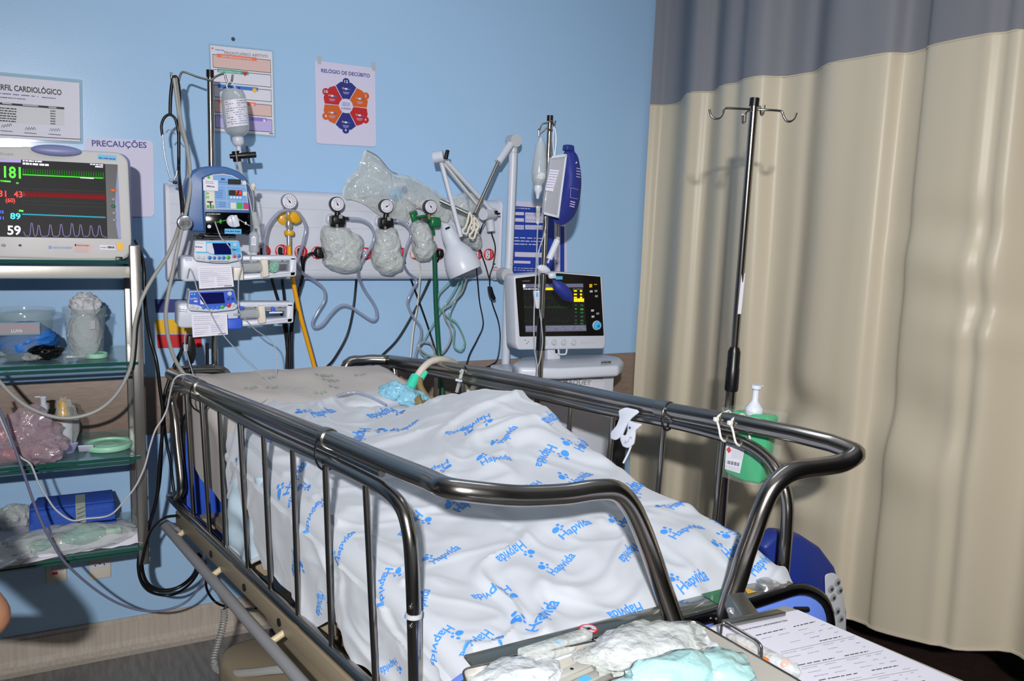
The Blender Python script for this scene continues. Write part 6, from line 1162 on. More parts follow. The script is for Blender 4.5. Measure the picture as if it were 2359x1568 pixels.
for x_, y_, m in [(1361, 658, 'sun'), (1372, 655, 'sun'), (1362, 671, 'ltgrey'), (1373, 670, 'grey'), (1374, 682, 'grey'), (1365, 715, 'ltgrey'), (1377, 722, 'grey'), (1366, 729, 'ltgrey')]:
    b = MB(); b.box(oY(x_, y_, y-.0005), (.013, .001, .013 if x_ == 1361 else (.003 if m == 'sun' else .008)), m, .0004); b.build('key', t)
b = MB(); c = oY(1374, 749, y); b.lathe([(.0185, 0), (.0185, .003), (.017, .004)], c, (0, -1, 0), 'white', 24); b.lathe([(.0168, .003), (.0165, .010), (.015, .012)], c, (0, -1, 0), 'sky', 24); b.ball(c+V(.001, -.013, -.001), .006, 'blue', 12, (1, .4, 1)); b.build('dial', t)
for x_ in (1252, 1275, 1297, 1320): b = MB(); b.lathe([(.0105, 0), (.0105, .008), (.009, .010)], oY(x_, 788, Y), (0, -1, 0), 'ltgrey', 20); b.box(oY(x_, 788, Y-.011), (.003, .003, .014), 'white', .001); b.build('knob', t)
b = MB(); b.prism(pw([(1262, 800), (1290, 800), (1292, 830), (1262, 830)], Y+.03), (0, .06, 0), 'white', .004); b.box(oY(1283, 809, Y+.02), (.012, .01, .012), 'black', .001); b.tube(bend(pw([(1286, 803), (1287, 816), (1304, 816), (1306, 803)], Y+.01), .008), .0035, 'white', 8); b.build('neck', t)
ZV = 1.055
P = [oZ(x_, y_, ZV) for x_, y_ in [(1181, 836), (1196, 846), (1290, 848), (1426, 842), (1438, 832), (1430, 822), (1390, 815), (1250, 818), (1200, 822)]]
b = MB(); b.prism(P, (0, 0, -.042), 'white', .012, 3); b.build('tray_top', t)
b = MB(); b.quad(*[oY(x_, y_, P[2].y-.004) for x_, y_ in ((1384, 830), (1409, 829), (1409, 838), (1384, 839))], 'grey'); lines(b, oY(1386, 833, P[2].y-.0046), oY(1408, 832, P[2].y-.0046), oY(1386, 837, P[2].y-.0046), 1, 'ink', .8, 3); b.build('sticker', t)
BYv = -.50
x0_, x1_ = oY(1212, 870, BYv).x, oY(1416, 870, BYv).x
b = MB(); b.box(((x0_+x1_)/2, BYv+.15, (1.005+.40)/2), (x1_-x0_, .30, .605), 'white', .008); b.box(((x0_+x1_)/2+.0, BYv-.0005, .88), (.30, .002, .19), 'paper', .001); b.build('cabinet', t)
y = BYv-.0022; b = MB(); T(b, 'MAQUET', 1296, 884, 1361, 886.5, y, 'grey', .0175)
for x_, m in ((1293, 'sun'), (1339, 'orange'), (1388, 'sky')):
    b.quad(*[oY(a, b2, y) for a, b2 in ((x_-3, 860), (x_, 860), (x_, 874), (x_-3, 874))], m); lines(b, oY(x_-20, 861, y), oY(x_-6, 861, y), oY(x_-20, 875, y), 5, 'ink', .25, x_)
b.quad(*[oY(a, b2, y) for a, b2 in ((1388, 900), (1413, 903), (1413, 930), (1388, 930))], 'sky'); b.build('print', t)
b = MB(); b.cyl(oY(1222, 852, BYv-.02), oY(1224, 900, BYv-.02), .02, 'ltgrey', 16); b.cyl(oY(1240, 856, BYv-.02), oY(1240, 900, BYv-.02), .012, 'white', 14); b.build('gas_module', t)
b = MB(); b.box(((x0_+x1_)/2, BYv+.15, .24), (.10, .12, .34), 'dkgrey', .01); b.box(((x0_+x1_)/2, BYv+.15, .09), (.44, .46, .04), 'dkgrey', .015)
b.box((x1_+.04, BYv+.05, .66), (.07, .12, .42), 'dkgrey', .02); b.build('cart_base', t)
for sx, sy in ((-1, -1), (1, -1), (-1, 1), (1, 1)): b = MB(); b.lathe([(.02, -.012), (.034, -.01), (.034, .01), (.02, .012)], ((x0_+x1_)/2+sx*.19, BYv+.15+sy*.19, .035), (1, 0, 0), 'black', 18); b.build('castor', t)
for (pts, r, lab) in [([(1068, 940, -.62), (1082, 920, -.55), (1090, 895, -.50), (1110, 885, -.50), (1150, 900, -.5), (1195, 905, -.53)], .012, 'upper white corrugated hose behind the far bed rail'), ([(1075, 960, -.60), (1085, 930, -.55), (1078, 905, -.52), (1060, 880, -.50), (1052, 866, -.48), (1048, 850, -.47), (1042, 840, -.47)], .012, 'lower white corrugated hose behind the far bed rail')]:
    Pp = spl([oY(x_, y_, q_) for x_, y_, q_ in pts], 14); b = MB(); b.tube(Pp, [r*(1.0 if i % 2 else .86) for i in range(len(Pp))], 'corrug', 12); b.build('breathing_hose', label=lab, cat='hose')
# ---- breathing circuit at the patient's end
Pp = spl([oY(1054, 846, -.47), oY(1046, 836, -.50), oY(1028, 829, -.55), oY(1008, 828, -.58), oY(990, 834, -.60), oY(974, 848, -.62), oY(962, 864, -.63), oY(956, 872, -.63)], 12)
b = MB(); b.tube(Pp, [.0118*(1.0 if i % 2 else .88) for i in range(len(Pp))], 'corrug', 14); b.build('breathing_hose', label='beige corrugated breathing hose arching over the far rail to the green connector', cat='hose')
t = thing('airway_connector', 'teal green and amber airway connector at the end of the arched hose', 'connector', oY(960, 930, -.66))
b = MB(); b.cyl(oY(957, 868, -.63), oY(942, 896, -.66), .0165, 'tealc' if 'tealc' in MATS else (mat('tealc', '3ccfae', .4), 'tealc')[1], 18); b.cyl(oY(980, 856, -.62), oY(970, 872, -.63), .010, 'tealc', 14); b.build('green_sleeve', t)
b = MB(); b.cyl(oY(942, 896, -.66), oY(938, 902, -.665), .012, 'bronze', 14); b.tube(spl([oY(966, 872, -.64), oY(968, 890, -.655), oY(978, 908, -.67), oY(990, 922, -.68)], 5), .011, 'bronze', 14); b.tube(spl([oY(994, 918, -.68), oY(985, 928, -.69), oY(968, 932, -.69)], 4), .014, 'bronze', 14); b.build('amber_elbow', t)
t = thing('wrapped_filter', 'crinkled pale blue film wrap around the breathing filter on the pillow', 'wrap', oY(925, 930, -.70))
b = MB(); crumple(oY(905, 902, -.68), (.085, .07, .06), 'film_blue' if 'film_blue' in MATS else (film('film_blue', '8cc8e2', .12, .15, .5, (45, .9, .01)), 'film_blue')[1], 3, .35, 1.8, b); crumple(oY(935, 912, -.69), (.10, .06, .06), 'film_blue', 6, .35, 1.8, b, rot=Matrix.Rotation(.5, 3, 'Y')); crumple(oY(960, 922, -.70), (.07, .06, .055), 'film_blue', 9, .35, 1.8, b); b.build('film_wrap', t)
b = MB(); b.lathe([(.020, -.012), (.024, 0), (.020, .012)], oY(968, 924, -.72), (.6, -.6, .5), 'bronze', 18); b.build('filter_housing', t)
b = MB(); crumple(oY(860, 926, -.66), (.19, .12, .06), 'sheet', 31, .12, 1.5, b); b.build('folded_cloth', label='small rounded white cloth roll beside the blue wrapped filter', cat='cloth')
hose([(776, 912, -.66), (795, 905, -.68), (820, 903, -.69), (845, 910, -.71), (870, 922, -.73), (890, 932, -.75)], .0042, 'tube_clear', 'feeding_tube', 'clear curved tube over the white cloth roll', 'tube', 6)
hose([(598, 930, -.60), (625, 915, -.56), (652, 900, -.53), (680, 893, -.51), (715, 889, -.50), (738, 892, -.50), (750, 905, -.53), (752, 912, -.56)], .0018, 'tube_thin', 'infusion_line', 'thin clear line arching across the pillow area', 'tube', 6)
hose([(672, 894, -.51), (680, 903, -.53), (690, 916, -.56)], .0014, 'tube_thin', 'infusion_line', 'short thin branch line ending at the clear stopcock', 'tube', 5)
b = MB(); c = oY(694, 918, -.565); b.lathe([(.005, 0), (.007, .003), (.005, .008)], c, (0, -.4, 1), 'tube_thin', 12); b.tube([c+V(.012*math.cos(a), 0, .012*math.sin(a)+.004) for a in [i*math.pi/8 for i in range(16)]], .0014, 'tube_thin', 6, closed=True); b.build('stopcock', label='tiny clear stopcock lying on the mattress at the sheet edge', cat='stopcock')
t = thing('rail_connector', 'clear plastic connector with white tab hooked over the far bed rail', 'connector', onF(1058, 905, -.02))
b = MB(); b.cyl(onF(1066, 850, -.022), onF(1060, 872, -.03), .0055, 'film_clear', 12); b.cyl(onF(1060, 872, -.03), onF(1055, 895, -.03), .0035, 'silver', 8); b.cyl(onF(1057, 884, -.03), onF(1052, 902, -.03), .006, 'film_clear', 12); b.box(onF(1063, 856, -.025), (.014, .012, .010), 'silver', .002); b.build('luer_body', t)
b = MB(); b.box(onF(1057, 876, -.034), (.024, .006, .008), 'white', .002, Matrix.Rotation(.25, 3, 'Y')); b.build('white_tab', t)
hose([onF(1070, 846, -.02), onF(1072, 842, .0), onF(1076, 836, .02)], .003, 'black', 'rail_hook', 'small black wire hook on the far rail above the clear connector', 'hook')
# ================================================================ right-hand drip pole
t = thing('drip_pole', 'tall empty steel drip pole with four hooks in front of the cream curtain', 'drip pole', V(1.41, -1.56, 0))
hx, lx = aD(1737, 240, 1.93), aD(1682, 930, 2.075); GXm = V((hx.x+lx.x)/2, (hx.y+lx.y)/2, 0)
def poleq(z): k = (z-hx.z)/(lx.z-hx.z); return hx.lerp(lx, k)
z_sl0, z_sl1 = aD(1689, 898, 2.06).z, aD(1697, 800, 2.04).z
b = MB(); b.cyl(poleq(z_sl1), hx, .0098, 'steel', 20); b.build('pole', t)
b = MB(); b.cyl(poleq(.12), poleq(z_sl0), .0135, 'steel', 20); b.build('outer_tube', t)
b = MB(); b.tube([poleq(z_sl0-.003), poleq(z_sl0+.002), poleq((z_sl0+z_sl1)/2), poleq((z_sl0+z_sl1)/2+.002), poleq(z_sl1-.012), poleq(z_sl1)], [.016, .017, .0165, .0155, .0155, .011], 'black', 20); b.build('grip', t)
b = MB(); b.cyl(hx-V(0, 0, .005), hx+V(.001, 0, .014), .0113, 'black', 18); b.build('cap', t)
b = MB(); q = poleq(1.12); b.box(poleq(aD(1704, 675, 2.02).z)+V(-.002, -.0105, 0), (.011, .0008, .10), 'paper', rot=Matrix.Rotation(.03, 3, 'Y')); b.build('paper_label', t)
c = poleq(hx.z-.012)
def armp(pts, d=1.93): return [aD(x_, y_, d) for x_, y_ in pts]
for pts, dd in [([(1733, 252), (1700, 250), (1674, 249), (1668, 252), (1665, 262), (1658, 271), (1648, 273), (1639, 268), (1634, 252)], 1.925), ([(1742, 254), (1765, 253), (1795, 255), (1802, 259), (1806, 270), (1813, 279), (1822, 279), (1830, 272), (1835, 260)], 1.925)]:
    b = MB(); b.tube(spl([c]+armp(pts[1:], dd), 5), .0028, 'steel', 8); b.build('hook_arm', t)
b = MB(); b.tube(spl([c]+[aD(1722, 258, 1.89), aD(1717, 266, 1.86), aD(1716, 280, 1.85), aD(1713, 283, 1.84), aD(1711, 278, 1.83), aD(1711, 264, 1.82)], 5), .0028, 'steel', 8); b.build('hook_arm', t)
b = MB(); b.tube(spl([c]+[aD(1748, 246, 1.97), aD(1752, 248, 2.0), aD(1753, 262, 2.02), aD(1756, 265, 2.03), aD(1759, 258, 2.04), aD(1761, 243, 2.05)], 5), .0028, 'steel', 8); b.build('hook_arm', t)
p0 = poleq(.12)
for k in range(5):
    an = k*2*math.pi/5+.8; e = V(p0.x+.20*math.cos(an), p0.y+.20*math.sin(an), .07); b = MB(); b.cyl(V(p0.x, p0.y, .12), e, .012, 'steel', 10); b.ball((e.x, e.y, .027), .026, 'black', 12, (.5, 1, 1)); b.build('foot_leg', t)
# ================================================================ sanitiser on the far rail
t = thing('hand_sanitiser', 'green hand gel refill with white pump in a clear holder strapped to the far rail', 'sanitiser', onF(1715, 1120, .06))
def fo(x_, y_, o=.045): return onF(x_, y_, o)
fd = (ff-fh); fd.z = 0; fd.normalize()
outw = Vector(FN)
b = MB(); P = [fo(*p) for p in [(1663, 938), (1783, 957), (1768, 1040), (1752, 1122), (1706, 1112), (1647, 1092), (1655, 1015)]]
b.prism(P, outw*.004, 'blister'); b.prism([p+outw*.052 for p in P], outw*.003, 'blister')
for i in range(len(P)):
    a, c = P[i], P[(i+1) % len(P)]; b.quad(a, c, c+outw*.052, a+outw*.052, 'blister')
b.build('clear_holder', t)
b = MB(); P = [fo(*p, .052) for p in [(1684, 946), (1730, 952), (1773, 962), (1762, 1040), (1748, 1116), (1710, 1108), (1668, 1088), (1674, 1015)]]; b.prism(rnd(P, .008), outw*.040, 'gel', .006); b.build('gel_bottle', t)
b = MB(); P = [fo(*p, .0478) for p in [(1673, 1022), (1716, 1030), (1704, 1090), (1670, 1080)]]; b.prism(P, outw*.0008, 'paper')
cc = fo(1679, 1036, .0470); b.prism([cc+V(0, 0, .008), cc+fd*.007, cc-V(0, 0, .008), cc-fd*.007], outw*.0004, 'red')
lines(b, fo(1687, 1032, .0472), fo(1712, 1036, .0472), fo(1684, 1056, .0472), 6, 'grey', .2, 4); 
for k in range(12): x_ = 1675+k*2.4; b.quad(fo(x_, 1060+k*.5, .0472), fo(x_+(1.6 if k % 3 else .8), 1060+k*.5, .0472), fo(x_+(1.6 if k % 3 else .8)-.8, 1068+k*.5, .0472), fo(x_-.8, 1068+k*.5, .0472), 'ink')
lines(b, fo(1672, 1072, .0472), fo(1704, 1078, .0472), fo(1671, 1082, .0472), 3, 'grey', .2, 7); b.build('label', t)
b = MB(); c0 = fo(1736, 958, .072); top_ = fo(1743, 886, .072); ax = (top_-c0).normalized(); L = (top_-c0).length
b.lathe([(.019, 0), (.020, .006), (.020, .020), (.016, .024), (.0125, .030), (.009, .034), (.0075, .040), (.007, L-.012), (.012, L-.008), (.012, L)], c0, ax, 'white', 22); b.box(top_+fd*-.0+V(.008, 0, -.004), (.022, .009, .005), 'white', .002); b.build('pump_head', t)
for (x_, y_, x2, y2) in [(1652, 968, 1663, 1012), (1684, 976, 1697, 1022)]:
    b = MB(); a = onF(x_, y_, -.022); c = onF(x2, y2, -.018); b.tube(spl([a+V(0, 0, .016)+outw*.03, a+V(0, 0, .006), a.lerp(c, .4), c, c+V(0, 0, -.008)+outw*.03, c+outw*.05, a+outw*.05+V(0, 0, .01)], 5, True), .0026, 'tie' if 'tie' in MATS else (mat('tie', 'd8d8d2', .5), 'tie')[1], 6, closed=True)
    b.box(a+V(0, 0, .003)-outw*.004, (.011, .010, .010), 'tie', .002); b.build('cable_tie', label=['white cable tie round the far rail, nearer the bed head', 'white cable tie round the far rail, right beside the gel label'][x_ > 1660], cat='cable tie', group='cable ties on the far rail')
# drainage clips
t = thing('plastic_clip', 'white flat plastic clamp hooked over the far rail above the sheet', 'clamp', onF(1435, 1030, -.03))
b = MB(); b.prism(rnd([onF(*p, -.028) for p in [(1424, 945), (1440, 938), (1466, 944), (1470, 950), (1452, 965), (1440, 984), (1432, 1004), (1418, 1014), (1406, 1010), (1406, 996), (1420, 980), (1427, 962)]], .006), Vector(FN)*.006, 'white', .001); b.build('long_jaw', t)
b = MB(); b.prism(rnd([onF(*p, -.036) for p in [(1446, 968), (1456, 972), (1474, 976), (1476, 980), (1462, 992), (1461, 1008), (1458, 1024), (1446, 1032), (1434, 1028), (1428, 1012), (1430, 1000), (1440, 1004), (1446, 990)]], .005), Vector(FN)*.006, 'white', .001); c = onF(1451, 985, -.037); b.lathe([(.0032, 0), (.0032, .0008)], c, -Vector(FN), 'dkgrey', 10); b.tube(spl([onF(*p, -.039) for p in [(1441, 1014), (1440, 1020), (1447, 1016), (1452, 1006), (1456, 1010)]], 4), .001, 'silver', 5); b.build('short_jaw', t)
hose([onF(1456, 1020, -.03), onF(1448, 1042, -.03), onF(1436, 1066, -.035)], .0028, 'white', 'drain_tube', 'thin white tube from the plastic clamp to under the sheet', 'tube')
# ================================================================ absorbent pad hanging on the near side
def padpt(u, v):
    """u along bed, v down"""
    a = [onN(543, 1080, -.030), onN(612, 1100, -.030)]; c = [onN(524, 1262, -.022), onN(618, 1288, -.022)]
    p = a[0].lerp(a[1], u).lerp(c[0].lerp(c[1], u), v); d = .014*math.sin(u*9+2*v)+.010*noise.noise(Vector((u*4, v*5, 3)))+.016*v*math.sin(u*4)
    q = p+Vector(NN)*d; q.z += .014*math.sin(u*7+1)*v*v-.02*(1-abs(u-.5)*2)*v; return q
b = MB(); b.grid(padpt, 40, 50, 'pad'); b.grid(lambda u, v: padpt(u, v)-Vector(NN)*.004, 40, 50, 'pad'); b.tube([padpt(i/30, 1) for i in range(31)], .006, 'sheet', 8); b.build('absorbent_pad', label='pale blue absorbent pad hanging between the near rail bars', cat='pad')
def foldpt(u, v):
    a = onN(548, 975, -.026).lerp(onN(578, 975, -.028), u); c = onN(516, 1140, -.020).lerp(onN(540, 1150, -.024), u); p = a.lerp(c, v); return p+Vector(NN)*(.008*math.sin(u*8+v*3)+.004)-V(0, .012*math.sin(v*3.1), 0)
b = MB(); b.grid(foldpt, 14, 40, 'sheet'); b.grid(lambda u, v: foldpt(u, v)-Vector(NN)*.003, 14, 40, 'sheet')
for i, (u0, v0) in enumerate([(.3, .45), (.5, .52), (.3, .66), (.6, .75)]): p = foldpt(u0, v0)+Vector(NN)*.0016; b.add([p, foldpt(u0+.35, v0-.02)+Vector(NN)*.0016, foldpt(u0+.3, v0+.05)+Vector(NN)*.0016, foldpt(u0, v0+.04)+Vector(NN)*.0016], [(0, 1, 2, 3)], 'logo')
b.build('sheet_corner', label='narrow folded corner of printed sheet hanging in front of the absorbent pad', cat='sheet')
# ================================================================ table at the foot with clipboard and steel tray
TZ = .905
t = thing('overbed_table', 'steel topped side table pushed against the foot of the bed', 'table', V(.9, -2.26, 0))
b = MB(); b.box((.745, -2.33, TZ-.012), (.55, .40, .022), 'steel_sheet', .006); b.build('table_top', t)
for sx in (.50, .98):
    b = MB(); b.cyl((sx, -2.30, .06), (sx, -2.30, TZ-.022), .016, 'steel_dull', 14); b.build('leg', t)
    b = MB(); b.cyl((sx, -2.46, .05), (sx, -2.14, .05), .016, 'steel_dull', 14); b.build('foot_bar', t)
zc = TZ+.0015
cb = [(1562, 1446), (1584, 1440), (1700, 1418), (1808, 1392), (1836, 1402), (2230, 1580), (2300, 1640), (2000, 1760), (1700, 1650)]
t = thing('clipboard', 'metal clipboard with printed form and steel clip at the foot of the bed', 'clipboard', oZ(1900, 1560, zc))
zb2 = TZ+.020
def cz(x_, y_, z_=None): return oZ(x_, y_, zb2 if z_ is None else z_)
b = MB(); P = [cz(*p) for p in [(1595, 1452), (1808, 1393), (1834, 1402), (2240, 1575), (2420, 1655), (2180, 1850), (1900, 1720)]]; b.prism(rnd(P, .012), (0, 0, -.018), 'steel_sheet', .002); b.build('board', t)
b = MB(); zz = zb2+.002
pa, pb_, pc, pd = cz(1606, 1452, zz), cz(1838, 1404, zz), cz(2420, 1660, zz), cz(2050, 1830, zz); b.prism([pa, pb_, pc, pd], (0, 0, -.0016), 'paper')
zz += .0006
T_ = lambda s_, x0, y0, x1, y1, h, m='ink': b.text(s_, cz(x0, y0, zz), cz(x1, y1, zz), cz((x0+x1)/2, (y0+y1)/2-10, zz)-cz((x0+x1)/2, (y0+y1)/2, zz), m, h)
T_('FOLHA DE PARADA CARDIORRESPIRATÓRIA', 1708, 1453, 1816, 1429, .0042)
R = random.Random(12)
for k in range(26):
    x0, y0 = 1738+k*12.0, 1463+k*8.6; L = 150+k*4.2; sl = -.235+.004*k
    for (f0, f1) in ([(0, .22), (.26, .45), (.55, .72), (.78, .86), (.9, 1)] if k % 4 else [(0, .5), (.6, .95)]):
        if R.random() < .12: continue
        e0, e1 = f0+R.uniform(0, .03), f1-R.uniform(0, .05); th = 1.8 if k % 4 == 0 else 1.1; mm = 'ink' if k % 4 == 0 else ('inkblue' if R.random() < .25 else 'grey')
        xa, xb = x0+L*e0, x0+L*e1; lines(b, cz(xa, y0+L*e0*sl, zz), cz(xb, y0+L*e1*sl, zz), cz(xa+.8, y0+L*e0*sl+th*2, zz), 1, mm, .5, seed=k*7+int(f0*100))
for k in (5, 9, 14, 18, 22): x0, y0 = 1738+k*12.0, 1458+k*8.6; L = 150+k*4.2; sl = -.235+.004*k; b.quad(cz(x0, y0, zz), cz(x0+L, y0+L*sl, zz), cz(x0+L+.6, y0+L*sl+.9, zz), cz(x0+.6, y0+.9, zz), 'grey')
b.build('printed_form', t)
b = MB(); q0, q1 = cz(1660, 1437, zb2+.004), cz(1789, 1411, zb2+.004); dn = (cz(1672, 1452, zb2)-cz(1668, 1446, zb2)); b.prism([q0, q1, q1+V(.006, -.016, 0), q0+V(.006, -.016, 0)], (0, 0, .008), 'steel_dull', .002); b.build('clip_jaw', t)
b = MB(); u0, u1, u2, u3 = cz(1677, 1373, zb2+.02), cz(1712, 1368, zb2+.02), cz(1748, 1416, zb2+.006), cz(1712, 1427, zb2+.006); b.prism([u0, u1, u2, u3], (0, 0, .004), 'steel_dull', .001); b.prism([u0, u3, u3+V(-.022, .006, -.004), u0+V(-.006, .0, -.016)], (0, 0, .003), 'steel_dull'); b.ball((u0+u3)*.5+V(-.010, .0, -.004), .007, 'silver', 10); b.build('clip_lever', t)
# steel instrument tray
ZR = .965
rim = [oZ(x_, y_, ZR) for x_, y_ in [(1065, 1541), (1583, 1430), (1606, 1432), (1843, 1568), (1900, 1610), (1120, 1760)]]
t = thing('instrument_tray', 'rectangular stainless steel tray full of wrapped supplies at the foot of the bed', 'tray', V(.66, -2.2, TZ))
b = MB(); P = rnd(rim, .012, 4); n = len(P); cn = sum(P, Vector())/n
for i in range(n):
    a, c = P[i], P[(i+1) % n]; a2, c2 = a+(cn-a)*.03+V(0, 0, -.055), c+(cn-c)*.03+V(0, 0, -.055); b.quad(a, c, c2, a2, 'steel_sheet'); b.quad(a+(a-cn).normalized()*.0015, c+(c-cn).normalized()*.0015, c2, a2, 'steel_sheet')
b.add([p+(cn-p)*.03+V(0, 0, -.055) for p in P], [tuple(range(n))], 'steel_sheet'); b.build('tray_body', t)
b = MB(); b.tube(P, .0016, 'steel', 6, closed=True); b.build('rim', t)
b = MB(); hp = [oZ(1660, 1463, ZR-.02), oZ(1663, 1438, ZR+.008), oZ(1672, 1432, ZR+.012), oZ(1742, 1474, ZR+.010), oZ(1754, 1486, ZR+.006), oZ(1755, 1519, ZR-.014)]; b.tube(bend(hp, .010), .0022, 'steel', 8); b.build('wire_handle', t)
def tr(x_, y_, z_): return oZ(x_, y_, z_)
t2 = thing('dressing_pack', 'opened white gauze pack in clear film lying in the steel tray', 'dressing pack', tr(1480, 1520, .94))
b = MB(); b.grid(lambda u, v: tr(1367+(235)*u+70*v, 1470-30*u+72*v+8*math.sin(u*5), .967)+V(0, 0, .010*noise.noise(Vector((u*5, v*5, 1)))-.004*v), 40, 16, 'sheet'); b.build('paper_sheet', t2)
b = MB(); crumple(tr(1470, 1488, .972), (.13, .07, .035), 'cotton', 41, .3, 2.5, b); crumple(tr(1530, 1500, .968), (.10, .06, .03), 'cotton', 45, .3, 2.5, b); b.build('gauze', t2)
b = MB(); crumple(tr(1485, 1490, .975), (.20, .10, .045), 'film_clear', 43, .3, 2.6, b); b.build('clear_film', t2)
t2 = thing('plastic_bag', 'crumpled aqua green plastic bag at the front of the steel tray', 'plastic bag', tr(1560, 1560, .95))
b = MB(); crumple(tr(1545, 1562, .992), (.125, .075, .055), 'film_aqua', 51, .35, 1.3, b); crumple(tr(1655, 1556, .985), (.10, .075, .05), 'film_aqua', 57, .35, 1.4, b); crumple(tr(1475, 1600, .98), (.12, .07, .05), 'film_aqua', 59, .35, 1.4, b); b.build('bag_film', t2)
for i, (x_, y_, a, lab) in enumerate([(1280, 1496, -.20, 'blue-tipped clear syringe pack nearest the bed in the steel tray'), (1250, 1522, -.16, 'white and clear syringe pack beside the gauze pack')]):
    c = tr(x_, y_, .957-.006*i); R3 = Matrix.Rotation(a+.30, 3, 'Z'); t2 = thing('syringe_pack', lab, 'syringe pack', c, 'syringe packs in the steel tray')
    b = MB(); b.box(c, (.125, .020, .003), 'white', .001, R3); b.build('backing', t2)
    b = MB(); b.tube([c+R3 @ V(-.055, 0, .006), c+R3 @ V(.02, 0, .006)], .0055, 'syringe', 12); b.tube([c+R3 @ V(.02, 0, .006), c+R3 @ V(.055, 0, .006)], .003, 'ltgrey', 8); b.box(c+R3 @ V(.005, 0, .0115), (.012, .012, .001), 'sky' if i == 0 else 'ltgrey', rot=R3); b.build('syringe', t2)
    b = MB(); b.box(c+V(0, 0, .009), (.125, .021, .013), 'film_clear', .004, R3); b.build('clear_cover', t2)
for i, (x_, y_, lab) in enumerate([(1340, 1533, 'perforated steel instrument strip, the longer of two in the tray'), (1370, 1556, 'perforated steel instrument strip with a blue patch in the tray')]):
    c = tr(x_, y_, .945); R3 = Matrix.Rotation(.22, 3, 'Z'); b = MB(); b.box(c, (.13, .016, .004), 'steel_sheet', .001, R3)
    for k in range(4): b.lathe([(.0028, 0), (.0028, .0004)], c+R3 @ V(-.05+.03*k, 0, .0022), (0, 0, 1), 'black', 10)
    if i: b.box(c+R3 @ V(-.02, 0, .0026), (.018, .013, .0005), 'sky', rot=R3)
    b.build('instrument_strip', label=lab, cat='instrument', group='instrument strips in the tray')
t2 = thing('sachet', 'clear bag with pinkish roll lying in the near left corner of the tray', 'sachet', tr(1180, 1556, .95))
b = MB(); crumple(tr(1185, 1560, .955), (.13, .075, .035), 'film_white', 61, .3, 2.6, b); b.build('film', t2); b = MB(); b.cyl(tr(1150, 1566, .958), tr(1225, 1548, .958), .008, 'aqua', 12); b.cyl(tr(1180, 1550, .962), tr(1235, 1545, .960), .006, 'peach', 12); b.build('contents', t2)
t2 = thing('ampoule_box', 'pink and red printed box lying in clear film at the right of the tray', 'box', tr(1590, 1505, .955))
b = MB(); c = tr(1585, 1502, .958); R3 = Matrix.Rotation(-.75, 3, 'Z'); b.box(c, (.075, .030, .012), 'pinkbox' if 'pinkbox' in MATS else (mat('pinkbox', 'e0b4b4', .5), 'pinkbox')[1], .002, R3); b.build('box_body', t2)
b = MB(); b.box(c+R3 @ V(.028, -.004, .0066), (.012, .026, .001), 'red', rot=R3 @ Matrix.Rotation(.4, 3, 'Z')); b.box(c+R3 @ V(.040, .0, .004), (.010, .04, .006), 'paper', .001, R3); b.build('red_mark', t2)
for i, (p0, p1, lab) in enumerate([((1690, 1470), (1835, 1550), 'orange-capped swab tube in clear wrap on the printed form'), ((1680, 1482), (1775, 1540), 'orange-tipped swab tube half hidden by the tray edge')]):
    a, c = cz(*p0, TZ+.034), cz(*p1, TZ+.034); d = (c-a).normalized(); L = (c-a).length; t2 = thing('swab_tube', lab, 'swab tube', (a+c)/2, 'swab tubes on the clipboard')
    b = MB(); b.cyl(a, a+d*L*.62, .0025, 'peach', 8); b.cyl(a+d*L*.15+V(0, .004, 0), a+d*L*.62+V(0, .004, 0), .002, 'orange', 8); b.build('swab_shaft', t2)
    b = MB(); b.tube([a+d*L*.62, a+d*L*.66, a+d*L*.92, a+d*L*.97], [.007, .0085, .0085, .004], 'white', 14); b.build('tube_body', t2)
    b = MB(); b.ball(a+d*L*.84+V(0, 0, .004), .0075, 'capor' if 'capor' in MATS else (mat('capor', 'f07828', .4), 'capor')[1], 12, (1.2, 1, 1)); b.build('orange_cap', t2)
    if i == 0: b = MB(); b.tube([a-d*.01, a+d*L*.1, a+d*L*.6, a+d*L*.95, c+d*.006], [.004, .012, .0125, .0135, .004], 'film_clear', 12); b.build('clear_wrap', t2)
# ================================================================ the person at the left edge
e = aD(8, 1438, 1.52)          # elbow
t = thing('person', 'person in dark teal clothing at the left edge, bare elbow bent', 'person', V(e.x-.30, e.y+.02, 0))
sh, wr = e+V(-.20, -.06, .30), e+V(-.22, .12, .0)
nk = sh+V(-.20, -.02, .06); pel = V(nk.x, nk.y+.02, .50); hd_ = nk+V(0, .03, .19)
J = dict(pel=pel, wst=pel.lerp(nk, .45)+V(0, .0, 0), chest=pel.lerp(nk, .82), neck=nk, head=nk+V(0, .01, .07), shR=sh, elR=e+V(0, 0, .0), wrR=wr, haR=wr+V(-.06, .04, 0), shL=sh+V(-.40, 0, 0), elL=V(sh.x-.45, sh.y+.05, e.z), wrL=V(sh.x-.28, sh.y+.28, e.z), haL=V(sh.x-.22, sh.y+.34, e.z),
         hpR=pel+V(.10, .02, -.02), knR=pel+V(.13, .42, -.02), anR=pel+V(.13, .44, -.42), toR=V(pel.x+.14, pel.y+.56, .03), hpL=pel+V(-.10, .02, -.02), knL=pel+V(-.13, .42, -.02), anL=pel+V(-.13, .44, -.42), toL=V(pel.x-.14, pel.y+.56, .03))
rad = dict(pel=.12, wst=.11, chest=.12, neck=.048, head=.05, shR=.055, elR=.038, wrR=.026, haR=.03, shL=.055, elL=.038, wrL=.026, haL=.03, hpR=.085, knR=.058, anR=.036, toR=.03, hpL=.085, knL=.058, anL=.036, toL=.03)
